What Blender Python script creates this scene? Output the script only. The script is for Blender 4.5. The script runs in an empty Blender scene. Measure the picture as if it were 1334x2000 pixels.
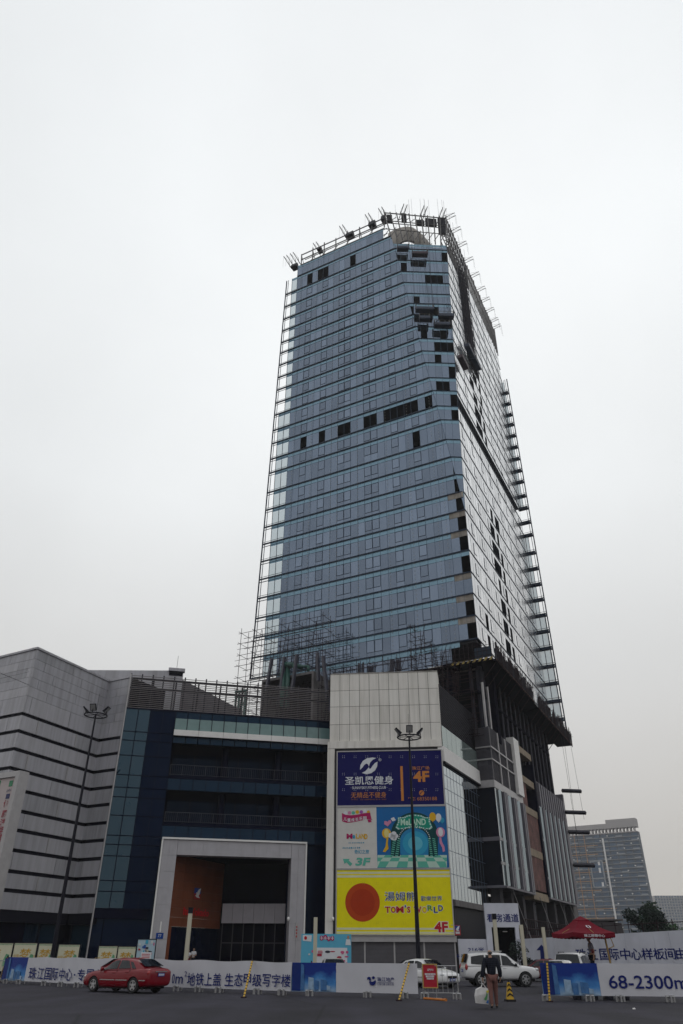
import bpy, bmesh, math, random
from mathutils import Vector, Matrix
R = math.radians
random.seed(7)
scene = bpy.context.scene
col = scene.collection

# ------------------------------------------------------------------ camera
F, PITCH, ROLL, CZ = 1424.8, R(31.29), math.atan2(13.3, 2344.0), 1.62
FWD = Vector((0, math.cos(PITCH), math.sin(PITCH)))
UP0 = Vector((0, -math.sin(PITCH), math.cos(PITCH)))
R0 = Vector((1, 0, 0))
RIGHT = R0*math.cos(ROLL) + UP0*math.sin(ROLL)
UP = UP0*math.cos(ROLL) - R0*math.sin(ROLL)
CAM = Vector((0, 0, CZ))
cd = bpy.data.cameras.new('camera')
cam = bpy.data.objects.new('camera', cd)
col.objects.link(cam)
cd.sensor_fit = 'HORIZONTAL'
cd.sensor_width = 36.0
cd.lens = F/1334.0*36.0
cd.clip_start, cd.clip_end = 0.1, 6000
m4 = Matrix((RIGHT, UP, -FWD)).transposed().to_4x4()
m4.translation = CAM
cam.matrix_world = m4
scene.camera = cam

# ------------------------------------------------------------------ light
SUN_EL, SUN_AZ = R(52), R(10)          # the sun stands behind thin cloud, behind the tower
world = bpy.data.worlds.new("World")
scene.world = world
world.use_nodes = True
wn, wl = world.node_tree.nodes, world.node_tree.links
wn.clear()
def wnode(t, **k):
    n = wn.new(t)
    for a, b in k.items(): setattr(n, a, b)
    return n
sky = wnode('ShaderNodeTexSky', sky_type='NISHITA', sun_disc=False, sun_elevation=SUN_EL, sun_rotation=SUN_AZ)
tc = wnode('ShaderNodeTexCoord')
nrmz = wnode('ShaderNodeVectorMath', operation='NORMALIZE')
wl.new(tc.outputs['Generated'], nrmz.inputs[0])
sep = wnode('ShaderNodeSeparateXYZ'); wl.new(nrmz.outputs[0], sep.inputs[0])
ramp = wnode('ShaderNodeValToRGB')     # overcast luminance by height above the horizon
cr = ramp.color_ramp
cr.elements[0].position = 0.0; cr.elements[0].color = (.58, .545, .495, 1)
cr.elements[1].position = 1.0; cr.elements[1].color = (.77, .795, .81, 1)
for p, c in ((.12, (.60, .575, .54, 1)), (.30, (.68, .68, .67, 1)), (.52, (.80, .82, .825, 1)), (.78, (.815, .84, .85, 1))):
    e = cr.elements.new(p); e.color = c
wl.new(sep.outputs['Z'], ramp.inputs[0])
# bright patch of cloud round the hidden sun
sd = Vector((math.sin(SUN_AZ)*math.cos(SUN_EL), math.cos(SUN_AZ)*math.cos(SUN_EL), math.sin(SUN_EL)))
dot = wnode('ShaderNodeVectorMath', operation='DOT_PRODUCT')
wl.new(nrmz.outputs[0], dot.inputs[0]); dot.inputs[1].default_value = sd
mr = wnode('ShaderNodeMapRange'); mr.interpolation_type = 'SMOOTHSTEP'
wl.new(dot.outputs['Value'], mr.inputs['Value'])
mr.inputs['From Min'].default_value = .80; mr.inputs['From Max'].default_value = 1.0
mr.inputs['To Min'].default_value = 1.0; mr.inputs['To Max'].default_value = 1.10
nz = wnode('ShaderNodeTexNoise'); nz.inputs['Scale'].default_value = 2.2; nz.inputs['Detail'].default_value = 4
wl.new(nrmz.outputs[0], nz.inputs['Vector'])
mr2 = wnode('ShaderNodeMapRange'); wl.new(nz.outputs['Fac'], mr2.inputs['Value'])
mr2.inputs['From Min'].default_value = .3; mr2.inputs['From Max'].default_value = .7
mr2.inputs['To Min'].default_value = .94; mr2.inputs['To Max'].default_value = 1.04
mul = wnode('ShaderNodeMath', operation='MULTIPLY'); wl.new(mr.outputs[0], mul.inputs[0]); wl.new(mr2.outputs[0], mul.inputs[1])
mul10 = wnode('ShaderNodeMath', operation='MULTIPLY'); wl.new(mul.outputs[0], mul10.inputs[0]); mul10.inputs[1].default_value = 10.6
sc_ = wnode('ShaderNodeVectorMath', operation='SCALE'); wl.new(ramp.outputs[0], sc_.inputs[0]); wl.new(mul10.outputs[0], sc_.inputs['Scale'])
mix = wnode('ShaderNodeMixRGB'); mix.inputs[0].default_value = .97
wl.new(sky.outputs[0], mix.inputs[1]); wl.new(sc_.outputs[0], mix.inputs[2])
bg = wnode('ShaderNodeBackground'); bg.inputs['Strength'].default_value = 0.1
wl.new(mix.outputs[0], bg.inputs['Color'])
wo = wnode('ShaderNodeOutputWorld'); wl.new(bg.outputs[0], wo.inputs['Surface'])
sl = bpy.data.lights.new('sun', 'SUN'); sl.energy = 0.5; sl.angle = R(25); sl.color = (1, .95, .88)
so = bpy.data.objects.new('sun', sl); col.objects.link(so)
so.rotation_euler = (-sd).to_track_quat('-Z', 'Y').to_euler()
so.location = (0, 0, 300)
scene.view_settings.view_transform = 'Standard'
scene.view_settings.look = 'None'
scene.view_settings.exposure = 0.0
scene.view_settings.gamma = 1.0
scene.view_settings.use_curve_mapping = False
scene.render.engine = 'CYCLES'
scene.cycles.max_bounces = 7
scene.cycles.glossy_bounces = 4
scene.cycles.diffuse_bounces = 3
scene.cycles.transparent_max_bounces = 12

# ------------------------------------------------------------------ geometry helpers
def ray(x, y):
    return RIGHT*((x-667)/F) + UP*((1000-y)/F) + FWD
def on_z(x, y, z=0):
    d = ray(x, y); return CAM + d*((z-CZ)/d.z)
def on_y(x, y, Y):
    d = ray(x, y); return CAM + d*(Y/d.y)
class Fr:
    """vertical plane: u runs along it to the right, z up, d out towards the street"""
    def __init__(s, o, az):
        s.o = Vector((o[0], o[1], 0)); a = R(az); s.az = az
        s.t = Vector((math.cos(a), math.sin(a), 0)); s.n = Vector((math.sin(a), -math.cos(a), 0))
    def P(s, u, z, d=0): return s.o + s.t*u + s.n*d + Vector((0, 0, z))
    def px(s, x, y, d=0):
        r = ray(x, y); o = s.o + s.n*d
        q = CAM + r*((o-CAM).dot(s.n)/r.dot(s.n))
        return (q-s.o).dot(s.t), q.z
    def off(s, u=0, d=0): 
        p = s.P(u, 0, d); return Fr(p, s.az)
MATS = {}
def mat(name, rgb, rough=.6, metal=0, spec=.5, var=.12, scale=1.5, bump=0, bscale=20, emit=0, alpha=1, stain=0, coat=0, tint=None, ior=None):
    if name in MATS: return MATS[name]
    m = bpy.data.materials.new(name); m.use_nodes = True
    n, l = m.node_tree.nodes, m.node_tree.links
    b = n['Principled BSDF']
    b.inputs['Roughness'].default_value = rough; b.inputs['Metallic'].default_value = metal
    b.inputs['Specular IOR Level'].default_value = spec
    if ior: b.inputs['IOR'].default_value = ior
    if coat: b.inputs['Coat Weight'].default_value = coat; b.inputs['Coat Roughness'].default_value = .08
    if tint: b.inputs['Specular Tint'].default_value = (*tint, 1)
    if alpha < 1: b.inputs['Alpha'].default_value = alpha
    t = n.new('ShaderNodeTexCoord')
    base = (*rgb, 1)
    if var:
        z = n.new('ShaderNodeTexNoise'); z.inputs['Scale'].default_value = scale; z.inputs['Detail'].default_value = 5
        l.new(t.outputs['Object'], z.inputs['Vector'])
        c = n.new('ShaderNodeValToRGB')
        c.color_ramp.elements[0].position = .3; c.color_ramp.elements[1].position = .7
        c.color_ramp.elements[0].color = tuple(v*(1-var) for v in rgb)+(1,)
        c.color_ramp.elements[1].color = tuple(min(1, v*(1+var)) for v in rgb)+(1,)
        l.new(z.outputs['Fac'], c.inputs[0]); out = c.outputs[0]
        if stain:                              # rain streaks running down
            mp = n.new('ShaderNodeMapping'); mp.inputs['Scale'].default_value = (1.7, 1.7, .12)
            l.new(t.outputs['Object'], mp.inputs[0])
            z2 = n.new('ShaderNodeTexNoise'); z2.inputs['Scale'].default_value = 1.6; z2.inputs['Detail'].default_value = 6
            l.new(mp.outputs[0], z2.inputs['Vector'])
            c2 = n.new('ShaderNodeValToRGB'); c2.color_ramp.elements[0].position = .35; c2.color_ramp.elements[1].position = .6
            c2.color_ramp.elements[0].color = (1-stain, 1-stain, 1-stain*1.1, 1); c2.color_ramp.elements[1].color = (1, 1, 1, 1)
            l.new(z2.outputs['Fac'], c2.inputs[0])
            mx = n.new('ShaderNodeMixRGB'); mx.blend_type = 'MULTIPLY'; mx.inputs[0].default_value = 1
            l.new(out, mx.inputs[1]); l.new(c2.outputs[0], mx.inputs[2]); out = mx.outputs[0]
        l.new(out, b.inputs['Base Color'])
    else:
        b.inputs['Base Color'].default_value = base
    if bump:
        z3 = n.new('ShaderNodeTexNoise'); z3.inputs['Scale'].default_value = bscale; z3.inputs['Detail'].default_value = 6
        l.new(t.outputs['Object'], z3.inputs['Vector'])
        bp = n.new('ShaderNodeBump'); bp.inputs['Strength'].default_value = bump; bp.inputs['Distance'].default_value = .02
        l.new(z3.outputs['Fac'], bp.inputs['Height']); l.new(bp.outputs[0], b.inputs['Normal'])
    if emit:
        b.inputs['Emission Color'].default_value = base; b.inputs['Emission Strength'].default_value = emit
    MATS[name] = m
    return m

class MB:
    def __init__(s): s.v = []; s.f = []; s.m = []
    def poly(s, pts, m=0):
        i = len(s.v); s.v += [Vector(p) for p in pts]; s.f.append(tuple(range(i, i+len(pts)))); s.m.append(m)
    def hexa(s, c, m=0):
        """c: 8 corners, bottom 0-3 counterclockwise, top 4-7"""
        i = len(s.v); s.v += [Vector(p) for p in c]
        for q in ((0, 3, 2, 1), (4, 5, 6, 7), (0, 1, 5, 4), (1, 2, 6, 5), (2, 3, 7, 6), (3, 0, 4, 7)):
            s.f.append(tuple(i+k for k in q)); s.m.append(m)
    def fbox(s, fr, u0, u1, z0, z1, d0, d1, m=0):
        P = fr.P
        s.hexa([P(u0, z0, d1), P(u1, z0, d1), P(u1, z0, d0), P(u0, z0, d0), P(u0, z1, d1), P(u1, z1, d1), P(u1, z1, d0), P(u0, z1, d0)], m)
    def box(s, x0, x1, y0, y1, z0, z1, m=0):
        s.hexa([(x0, y0, z0), (x1, y0, z0), (x1, y1, z0), (x0, y1, z0), (x0, y0, z1), (x1, y0, z1), (x1, y1, z1), (x0, y1, z1)], m)
    def tube(s, p, q, r0, r1=None, n=8, m=0, caps=True):
        p, q = Vector(p), Vector(q); r1 = r0 if r1 is None else r1
        a = (q-p)
        if a.length < 1e-6: return
        a.normalize()
        x = a.cross(Vector((0, 0, 1)) if abs(a.z) < .9 else Vector((1, 0, 0))).normalized(); y = a.cross(x)
        i = len(s.v)
        for c, r in ((p, r0), (q, r1)):
            for k in range(n):
                t = 2*math.pi*k/n; s.v.append(c+(x*math.cos(t)+y*math.sin(t))*r)
        for k in range(n):
            s.f.append((i+k, i+(k+1) % n, i+n+(k+1) % n, i+n+k)); s.m.append(m)
        if caps:
            s.f.append(tuple(i+k for k in range(n))[::-1]); s.m.append(m)
            s.f.append(tuple(i+n+k for k in range(n))); s.m.append(m)
    def bar(s, p, q, w, m=0): s.tube(p, q, w*.7071, n=4, m=m)
    def lathe(s, c, prof, n=16, m=0, axis=Vector((0, 0, 1))):
        """prof: list of (radius, along axis)"""
        c = Vector(c); a = Vector(axis).normalized()
        x = a.cross(Vector((0, 0, 1)) if abs(a.z) < .9 else Vector((1, 0, 0))).normalized(); y = a.cross(x)
        i = len(s.v)
        for r, h in prof:
            for k in range(n):
                t = 2*math.pi*k/n; s.v.append(c+a*h+(x*math.cos(t)+y*math.sin(t))*r)
        for j in range(len(prof)-1):
            for k in range(n):
                s.f.append((i+j*n+k, i+j*n+(k+1) % n, i+(j+1)*n+(k+1) % n, i+(j+1)*n+k)); s.m.append(m)
        s.f.append(tuple(i+k for k in range(n))[::-1]); s.m.append(m)
        j = len(prof)-1
        s.f.append(tuple(i+j*n+k for k in range(n))); s.m.append(m)
    def disc(s, fr, u, z, ru, rz, d, m=0, n=28, th=.02, a0=0, a1=2*math.pi):
        full = abs(a1-a0-2*math.pi) < 1e-6
        pts = [(u+ru*math.cos(a0+(a1-a0)*k/n), z+rz*math.sin(a0+(a1-a0)*k/n)) for k in range(n if full else n+1)]
        s.slab(fr, pts, d, th, m)
    def slab(s, fr, pts, d, th=.02, m=0):
        """flat cut-out of an outline (u,z), standing th proud of d"""
        i = len(s.v); n = len(pts)
        for dd in (d, d+th):
            for (u, z) in pts: s.v.append(fr.P(u, z, dd))
        s.f.append(tuple(i+n+k for k in range(n))); s.m.append(m)
        for k in range(n):
            s.f.append((i+k, i+(k+1) % n, i+n+(k+1) % n, i+n+k)); s.m.append(m)
    def add_mesh(s, me, fn, m=0):
        i = len(s.v)
        s.v += [Vector(fn(v.co)) for v in me.vertices]
        for p in me.polygons:
            s.f.append(tuple(i+k for k in p.vertices)); s.m.append(m)
    def build(s, name, mats, parent=None, smooth=False, world=True, recalc=False, angle=None):
        me = bpy.data.meshes.new(name)
        off = Vector((0, 0, 0))
        o = bpy.data.objects.new(name, me)
        col.objects.link(o)
        if parent is not None:
            o.parent = parent
            if world: off = world_loc(parent)
        elif world and s.v:
            xs = [v.x for v in s.v]; ys = [v.y for v in s.v]
            off = Vector(((min(xs)+max(xs))/2, (min(ys)+max(ys))/2, min(v.z for v in s.v)))
            o.location = off
        me.from_pydata([v-off for v in s.v], [], s.f)
        for k in (mats if isinstance(mats, (list, tuple)) else [mats]): me.materials.append(k)
        me.polygons.foreach_set('material_index', s.m)
        if smooth: me.polygons.foreach_set('use_smooth', [True]*len(s.f))
        if recalc or angle:
            b = bmesh.new(); b.from_mesh(me)
            if recalc: bmesh.ops.recalc_face_normals(b, faces=b.faces)
            b.to_mesh(me); b.free()
        if angle: me.set_sharp_from_angle(angle=R(angle))
        me.update()
        return o
def world_loc(o):
    p = Vector(o.location)
    while o.parent is not None: o = o.parent; p = p + Vector(o.location)
    return p
def tag(o, label=None, cat=None, group=None, kind=None):
    if label: o['label'] = label
    if cat: o['category'] = cat
    if group: o['group'] = group
    if kind: o['kind'] = kind
    return o
def thing(name, label, cat, loc=(0, 0, 0), rz=0, group=None):
    o = bpy.data.objects.new(name, None); col.objects.link(o)
    o.empty_display_size = .3
    o.location = loc; o.rotation_euler = (0, 0, rz)
    return tag(o, label, cat, group)
def dup(o, loc=None, rz=None, label=None, parent=None):
    c = o.copy(); col.objects.link(c)
    if parent is not None: c.parent = parent
    if loc is not None: c.location = loc
    if rz is not None: c.rotation_euler = (0, 0, rz)
    if label: c['label'] = label
    for ch in [x for x in bpy.data.objects if x.parent == o]: dup(ch, parent=c)
    return c
_txt = {}
def text_mesh(body, bold=0.0, shear=0.0):
    k = (body, bold, shear)
    if k in _txt: return _txt[k]
    c = bpy.data.curves.new('lettering', 'FONT'); c.body = body; c.offset = bold; c.shear = shear
    c.resolution_u = 3
    o = bpy.data.objects.new('lettering', c); col.objects.link(o)
    dg = bpy.context.evaluated_depsgraph_get()
    me = bpy.data.meshes.new_from_object(o.evaluated_get(dg))
    bpy.data.objects.remove(o); bpy.data.curves.remove(c)
    xs = [v.co.x for v in me.vertices]; ys = [v.co.y for v in me.vertices]
    _txt[k] = (me, min(xs), max(xs), min(ys), max(ys))
    return _txt[k]
def letters(mb, fr, body, u0, u1, z0, z1, d=.03, m=0, bold=0.0, shear=0.0):
    """lettering fitted to a rectangle of the plane fr"""
    me, x0, x1, y0, y1 = text_mesh(body, bold, shear)
    mb.add_mesh(me, lambda c: fr.P(u0+(c.x-x0)/(x1-x0)*(u1-u0), z0+(c.y-y0)/(y1-y0)*(z1-z0), d), m)
def clip(poly, a, b, c):
    """keep the part of a (u,z) polygon with a*u+b*z+c >= 0"""
    out = []
    for i in range(len(poly)):
        p, q = poly[i], poly[(i+1) % len(poly)]
        fp, fq = a*p[0]+b*p[1]+c, a*q[0]+b*q[1]+c
        if fp >= 0: out.append(p)
        if (fp >= 0) != (fq >= 0):
            t = fp/(fp-fq); out.append((p[0]+(q[0]-p[0])*t, p[1]+(q[1]-p[1])*t))
    return out if len(out) > 2 else []

# ------------------------------------------------------------------ materials
M = {}
def asphalt_mat():
    m = mat('asphalt', (.026, .0245, .033), .85, var=.25, scale=.3, bump=.6, bscale=45, spec=.25)
    n, l = m.node_tree.nodes, m.node_tree.links; b = n['Principled BSDF']
    src = b.inputs['Base Color'].links[0].from_socket
    t = n.new('ShaderNodeTexCoord')
    def layer(scale, lo, hi, c0, c1, mp=None, kind='ShaderNodeTexNoise'):
        nonlocal src
        z = n.new(kind); z.inputs['Scale'].default_value = scale
        if mp:
            q = n.new('ShaderNodeMapping'); q.inputs['Scale'].default_value = mp; q.inputs['Rotation'].default_value = (0, 0, R(14)); l.new(t.outputs['Object'], q.inputs[0]); l.new(q.outputs[0], z.inputs['Vector'])
        else: l.new(t.outputs['Object'], z.inputs['Vector'])
        if kind == 'ShaderNodeTexNoise': z.inputs['Detail'].default_value = 8; o = z.outputs['Fac']
        else: z.feature = 'DISTANCE_TO_EDGE'; o = z.outputs['Distance']
        c = n.new('ShaderNodeValToRGB'); e = c.color_ramp; e.elements[0].position = lo; e.elements[1].position = hi; e.elements[0].color = (c0, c0, c0, 1); e.elements[1].color = (c1, c1, c1*1.02, 1); l.new(o, c.inputs[0])
        mx = n.new('ShaderNodeMixRGB'); mx.blend_type = 'MULTIPLY'; mx.inputs[0].default_value = 1; l.new(src, mx.inputs[1]); l.new(c.outputs[0], mx.inputs[2]); src = mx.outputs[0]
    layer(26, .35, .65, .78, 1.22)                       # stone grain
    layer(.5, .38, .62, .72, 1.15, (1, .12, 1))          # worn wheel lanes
    layer(1.1, .26, .34, .55, 1.0)                       # oil stains
    layer(.09, .0, .006, .45, 1.0, None, 'ShaderNodeTexVoronoi')   # sealed cracks
    l.new(src, b.inputs['Base Color'])
    return m
M['asphalt'] = asphalt_mat()
M['paving'] = mat('plaza_paving', (.05, .048, .055), .8, var=.15, scale=.8, bump=.2)
M['line'] = mat('road_paint', (.35, .34, .33), .8, var=.3, scale=6)
for k in range(4):
    v = (.86, 1.0, 1.12, .95)[k]
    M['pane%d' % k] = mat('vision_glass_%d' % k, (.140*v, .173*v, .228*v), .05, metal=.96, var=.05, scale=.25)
    M['rpane%d' % k] = mat('sky_sheen_vision_glass_%d' % k, (.70*v, .70*v, .705*v), .2, metal=.9, var=.06, scale=.4)  # right face: grazing sky reflection put into a whiter glass colour
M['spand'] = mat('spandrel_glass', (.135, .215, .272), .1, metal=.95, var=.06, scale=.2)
M['rspand'] = mat('sky_sheen_spandrel_glass', (.70, .71, .72), .2, metal=.9, var=.06, scale=.3)  # same sky sheen put into the spandrel colour
M['mull'] = mat('mullion_metal', (.07, .11, .17), .5, metal=.3, var=.05)
M['ledge'] = mat('ledge_dark_metal', (.018, .03, .055), .5, spec=.15, var=.1)
M['steel'] = mat('raw_steel', (.14, .135, .135), .6, metal=.2, var=.15, scale=3)
M['darksteel'] = mat('dark_steel', (.022, .022, .035), .6, spec=.15, var=.2, scale=3)
M['rust'] = mat('rusty_pole', (.030, .019, .023), .8, spec=.1, var=.3, scale=4)
M['interior'] = mat('interior_shade', (.002, .002, .009), .9, spec=.03, var=.3)  # near-black blue: shade of recesses and undersides put into the colour
M['slab'] = mat('shaded_slab_concrete', (.035, .034, .042), .85, var=.15)  # concrete darkened and blued so the open bays look shaded
M['conc'] = mat('concrete', (.30, .27, .24), .85, var=.2, scale=.8, bump=.2, stain=.3)
M['concdark'] = mat('grey_concrete', (.13, .12, .125), .85, var=.2, scale=.8, stain=.3)
M['finglass'] = mat('screen_glass', (.24, .44, .53), .05, metal=0, spec=.6, var=.03, alpha=.6)
M['block'] = mat('white_tile_cladding', (.68, .655, .62), .5, var=.035, scale=.5, stain=.16)
M['clad'] = mat('grey_aluminium_cladding', (.385, .382, .42), .45, metal=.1, spec=.35, var=.05, scale=.4, stain=.2)
CLADS = [M['clad'], mat('grey_cladding_dull', (.345, .345, .378), .5, metal=.1, spec=.35, var=.05, scale=.4, stain=.24), mat('grey_cladding_bright', (.41, .405, .44), .42, metal=.1, spec=.35, var=.05, scale=.4, stain=.16)]
BLOCKS = [M['block'], mat('white_tile_dull', (.645, .62, .585), .55, var=.04, scale=.5, stain=.2), mat('white_tile_fresh', (.70, .68, .645), .5, var=.03, scale=.5, stain=.12)]
M['groove'] = mat('groove_dark', (.004, .004, .012), .6, spec=.15, var=.1)
M['seam'] = mat('seam_grey', (.05, .048, .055), .7, var=.1)
M['navy'] = mat('navy_glass', (.0012, .004, .019), .06, spec=.12, var=.2, scale=.4, tint=(.35, .6, 1))
M['navyr'] = mat('reflecting_navy_glass', (.004, .014, .030), .03, metal=0, spec=.6, var=.1, tint=(.5, .8, 1), ior=1.6)
M['navy2'] = mat('deep_blue_glass', (.002, .010, .028), .06, spec=.3, var=.2, scale=.5, tint=(.4, .7, 1))
M['teal'] = mat('green_balustrade_glass', (.14, .235, .235), .12, spec=.5, var=.08)
M['mirror'] = mat('silver_glass', (.44, .50, .53), .015, metal=1.0, var=.02, scale=.1)
M['strip'] = mat('dim_silver_glass', (.29, .34, .37), .03, metal=1.0, var=.05, scale=.3)
M['navymull'] = mat('navy_mullion_and_shade', (.003, .004, .016), .6, spec=.05, var=.1)  # mullion paint; its near-black blue also paints the shade in the balcony recesses
M['silver'] = mat('brushed_aluminium', (.36, .35, .36), .4, metal=.3, var=.08, scale=2)
M['white'] = mat('white_paint', (.70, .69, .68), .5, var=.05, scale=2)
M['louvre'] = mat('louvre_metal', (.17, .155, .16), .5, metal=.2, var=.1)
M['dlouvre'] = mat('dark_louvre', (.045, .043, .055), .6, spec=.15, var=.12, scale=2)
M['pil'] = mat('grey_pilaster', (.12, .115, .14), .5, var=.1, scale=1)
M['beam'] = mat('beige_concrete_beam', (.27, .215, .155), .85, var=.15, scale=1.5, stain=.25)
M['terra'] = mat('terracotta_panel', (.20, .056, .022), .55, var=.12, scale=.7, stain=.1)
M['black'] = mat('black_metal', (.006, .006, .013), .5, spec=.15, var=.1)
def brick_mat():
    m = bpy.data.materials.new('brick_infill'); m.use_nodes = True
    n, l = m.node_tree.nodes, m.node_tree.links; b = n['Principled BSDF']; b.inputs['Roughness'].default_value = .9
    t = n.new('ShaderNodeTexCoord'); mp = n.new('ShaderNodeMapping'); mp.inputs['Rotation'].default_value = (R(90), 0, R(26))
    l.new(t.outputs['Object'], mp.inputs[0])
    br = n.new('ShaderNodeTexBrick'); br.inputs['Scale'].default_value = 2.2
    br.inputs['Color1'].default_value = (.17, .055, .045, 1); br.inputs['Color2'].default_value = (.11, .04, .036, 1); br.inputs['Mortar'].default_value = (.16, .12, .11, 1)
    br.inputs['Mortar Size'].default_value = .025
    l.new(mp.outputs[0], br.inputs['Vector'])
    z = n.new('ShaderNodeTexNoise'); z.inputs['Scale'].default_value = .9; z.inputs['Detail'].default_value = 6; l.new(t.outputs['Object'], z.inputs['Vector'])
    c = n.new('ShaderNodeValToRGB'); c.color_ramp.elements[0].position = .35; c.color_ramp.elements[1].position = .7
    c.color_ramp.elements[0].color = (.5, .5, .5, 1); c.color_ramp.elements[1].color = (1.25, 1.2, 1.2, 1); l.new(z.outputs['Fac'], c.inputs[0])
    mx = n.new('ShaderNodeMixRGB'); mx.blend_type = 'MULTIPLY'; mx.inputs[0].default_value = 1
    l.new(br.outputs[0], mx.inputs[1]); l.new(c.outputs[0], mx.inputs[2]); l.new(mx.outputs[0], b.inputs['Base Color'])
    return m
M['brick'] = brick_mat()

# ------------------------------------------------------------------ planes of the buildings (world metres)
AZ_F, AZ_R = -28.4, 63.6
T0 = Vector((17.81, 89.57, 0))
TF, TR = Fr(T0, AZ_F), Fr(T0, AZ_R)                       # tower: front and right face, sharing the near corner
BL = Fr((-1.12, 78.0), -6.2)                              # white tiled block with the billboards
_b = BL.P(BL.px(863.5, 1466.7)[0], 0); SD = Fr(_b, 64.5)  # street side of the mall
CN = Fr((-1.17, 81.0), 13.0)                              # glass front of the mall
PF = Fr((16.03, 88.38), -28.5)                            # podium, short front
PR = Fr(PF.P(1.84, 0), 63.0)                              # podium, long side
L3 = Fr((-22.44, 76.1), -29.0)                            # clad wing, short return
_i = L3.P(L3.px(203, 1390)[0], 0)
L2 = Fr(_i, 66.5)                                         # clad wing, long face (u negative = towards us)
_k = L2.P(L2.px(43.9, 1393.4)[0], 0)
L1 = Fr(_k, -29.0)                                        # clad wing, front face
# ================================================================== setting
mb = MB(); mb.poly([(-4000, -1500, 0), (4000, -1500, 0), (4000, 5000, 0), (-4000, 5000, 0)])
tag(mb.build('ground', M['asphalt'], world=False), kind='structure')
mb = MB(); mb.poly([(-90, 62, .004), (-18, 57.5, .004), (8, 66, .004), (60, 66, .004), (80, 110, .004), (-90, 110, .004)])
tag(mb.build('plaza_paving', M['paving'], world=False), kind='structure')

# ================================================================== OFFICE TOWER
FZ = [33.6, 37.0, 40.25, 43.44, 46.64, 50.05, 53.35, 56.6, 59.8, 63.02, 66.41, 69.91, 73.98, 76.95, 80.36, 83.31, 86.85, 89.69, 92.8,
      95.9, 99.0, 102.1, 104.87, 108.01, 111.22, 114.68, 118.23, 122.31, 125.6]
NF = len(FZ)-1
BW = 1.24
tower = thing('office_tower', 'tall unfinished blue glass office tower standing behind the mall', 'tower', (0, 107, 0))
APEX = 56.2
FTOP = TF.px(765, 465); RTOP = TR.px(873, 490)
def fold_f(z): return 0 if z <= APEX else FTOP[0]*(z-APEX)/(FTOP[1]-APEX)
def fold_r(z): return 0 if z <= APEX else RTOP[0]*(z-APEX)/(RTOP[1]-APEX)
UL = -25*BW                                       # left end of the heated building on the front
RU = TR.px(1001.5, 895)[0]                          # far end of the right face
def fin_l(z):                                     # raking outer edge of the left screen
    (ua, za), (ub, zb) = TF.px(562, 530), TF.px(490, 1310); return ua+(ub-ua)*(z-za)/(zb-za)
def fin_r(z):
    (ua, za), (ub, zb) = TR.px(985, 720), TR.px(1115, 1470); return ua+(ub-ua)*(z-za)/(zb-za)
def cell_f(x, y, fr=TF, w=BW):
    u, z = fr.px(x, y)
    k = max(i for i in range(NF) if FZ[i] <= max(z, FZ[0]))
    return math.floor(u/w), k
holes_f = set()
def z2(x, y): return 500+x/4.447, 700+y/4.447
def z3(x, y): return 760+x/4.447, 700+y/4.447
def z5(x, y): return 780+x/3.811, 1000+y/3.811
def z1(x, y): return 540+x/2.9, 380+y/2.9
for q in ([z2(*p) for p in ((410, 715), (575, 660), (745, 605), (800, 580), (975, 530), (1030, 505), (1155, 490), (1215, 470), (1270, 450), (1322, 430))] +
          [z3(*p) for p in ((10, 480), (55, 475), (115, 450), (180, 425), (240, 400), (370, 365), (265, 735), (450, 500), (500, 510), (545, 660), (580, 660), (560, 800), (570, 950), (590, 1100), (600, 1270))] +
          [z5(*p) for p in ((440, 90), (475, 90), (465, 230), (490, 230), (480, 390), (505, 390), (510, 715), (535, 715), (530, 880), (560, 880), (545, 1060), (570, 1060), (400, 1090))]):
    holes_f.add(cell_f(*q))
CASE = (22, 19, 16, 15, 12, 11, 8, 5)
glass, mull, case_far = MB(), MB(), MB()
ncase = 0
def tilt(fr, pts, amp=.006, base=0):
    a, b = random.uniform(-amp, amp), random.uniform(-amp, amp)
    cu = sum(p[0] for p in pts)/len(pts); cz = sum(p[1] for p in pts)/len(pts)
    return [fr.P(u, z, base+(u-cu)*a+(z-cz)*b) for u, z in pts]
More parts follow.
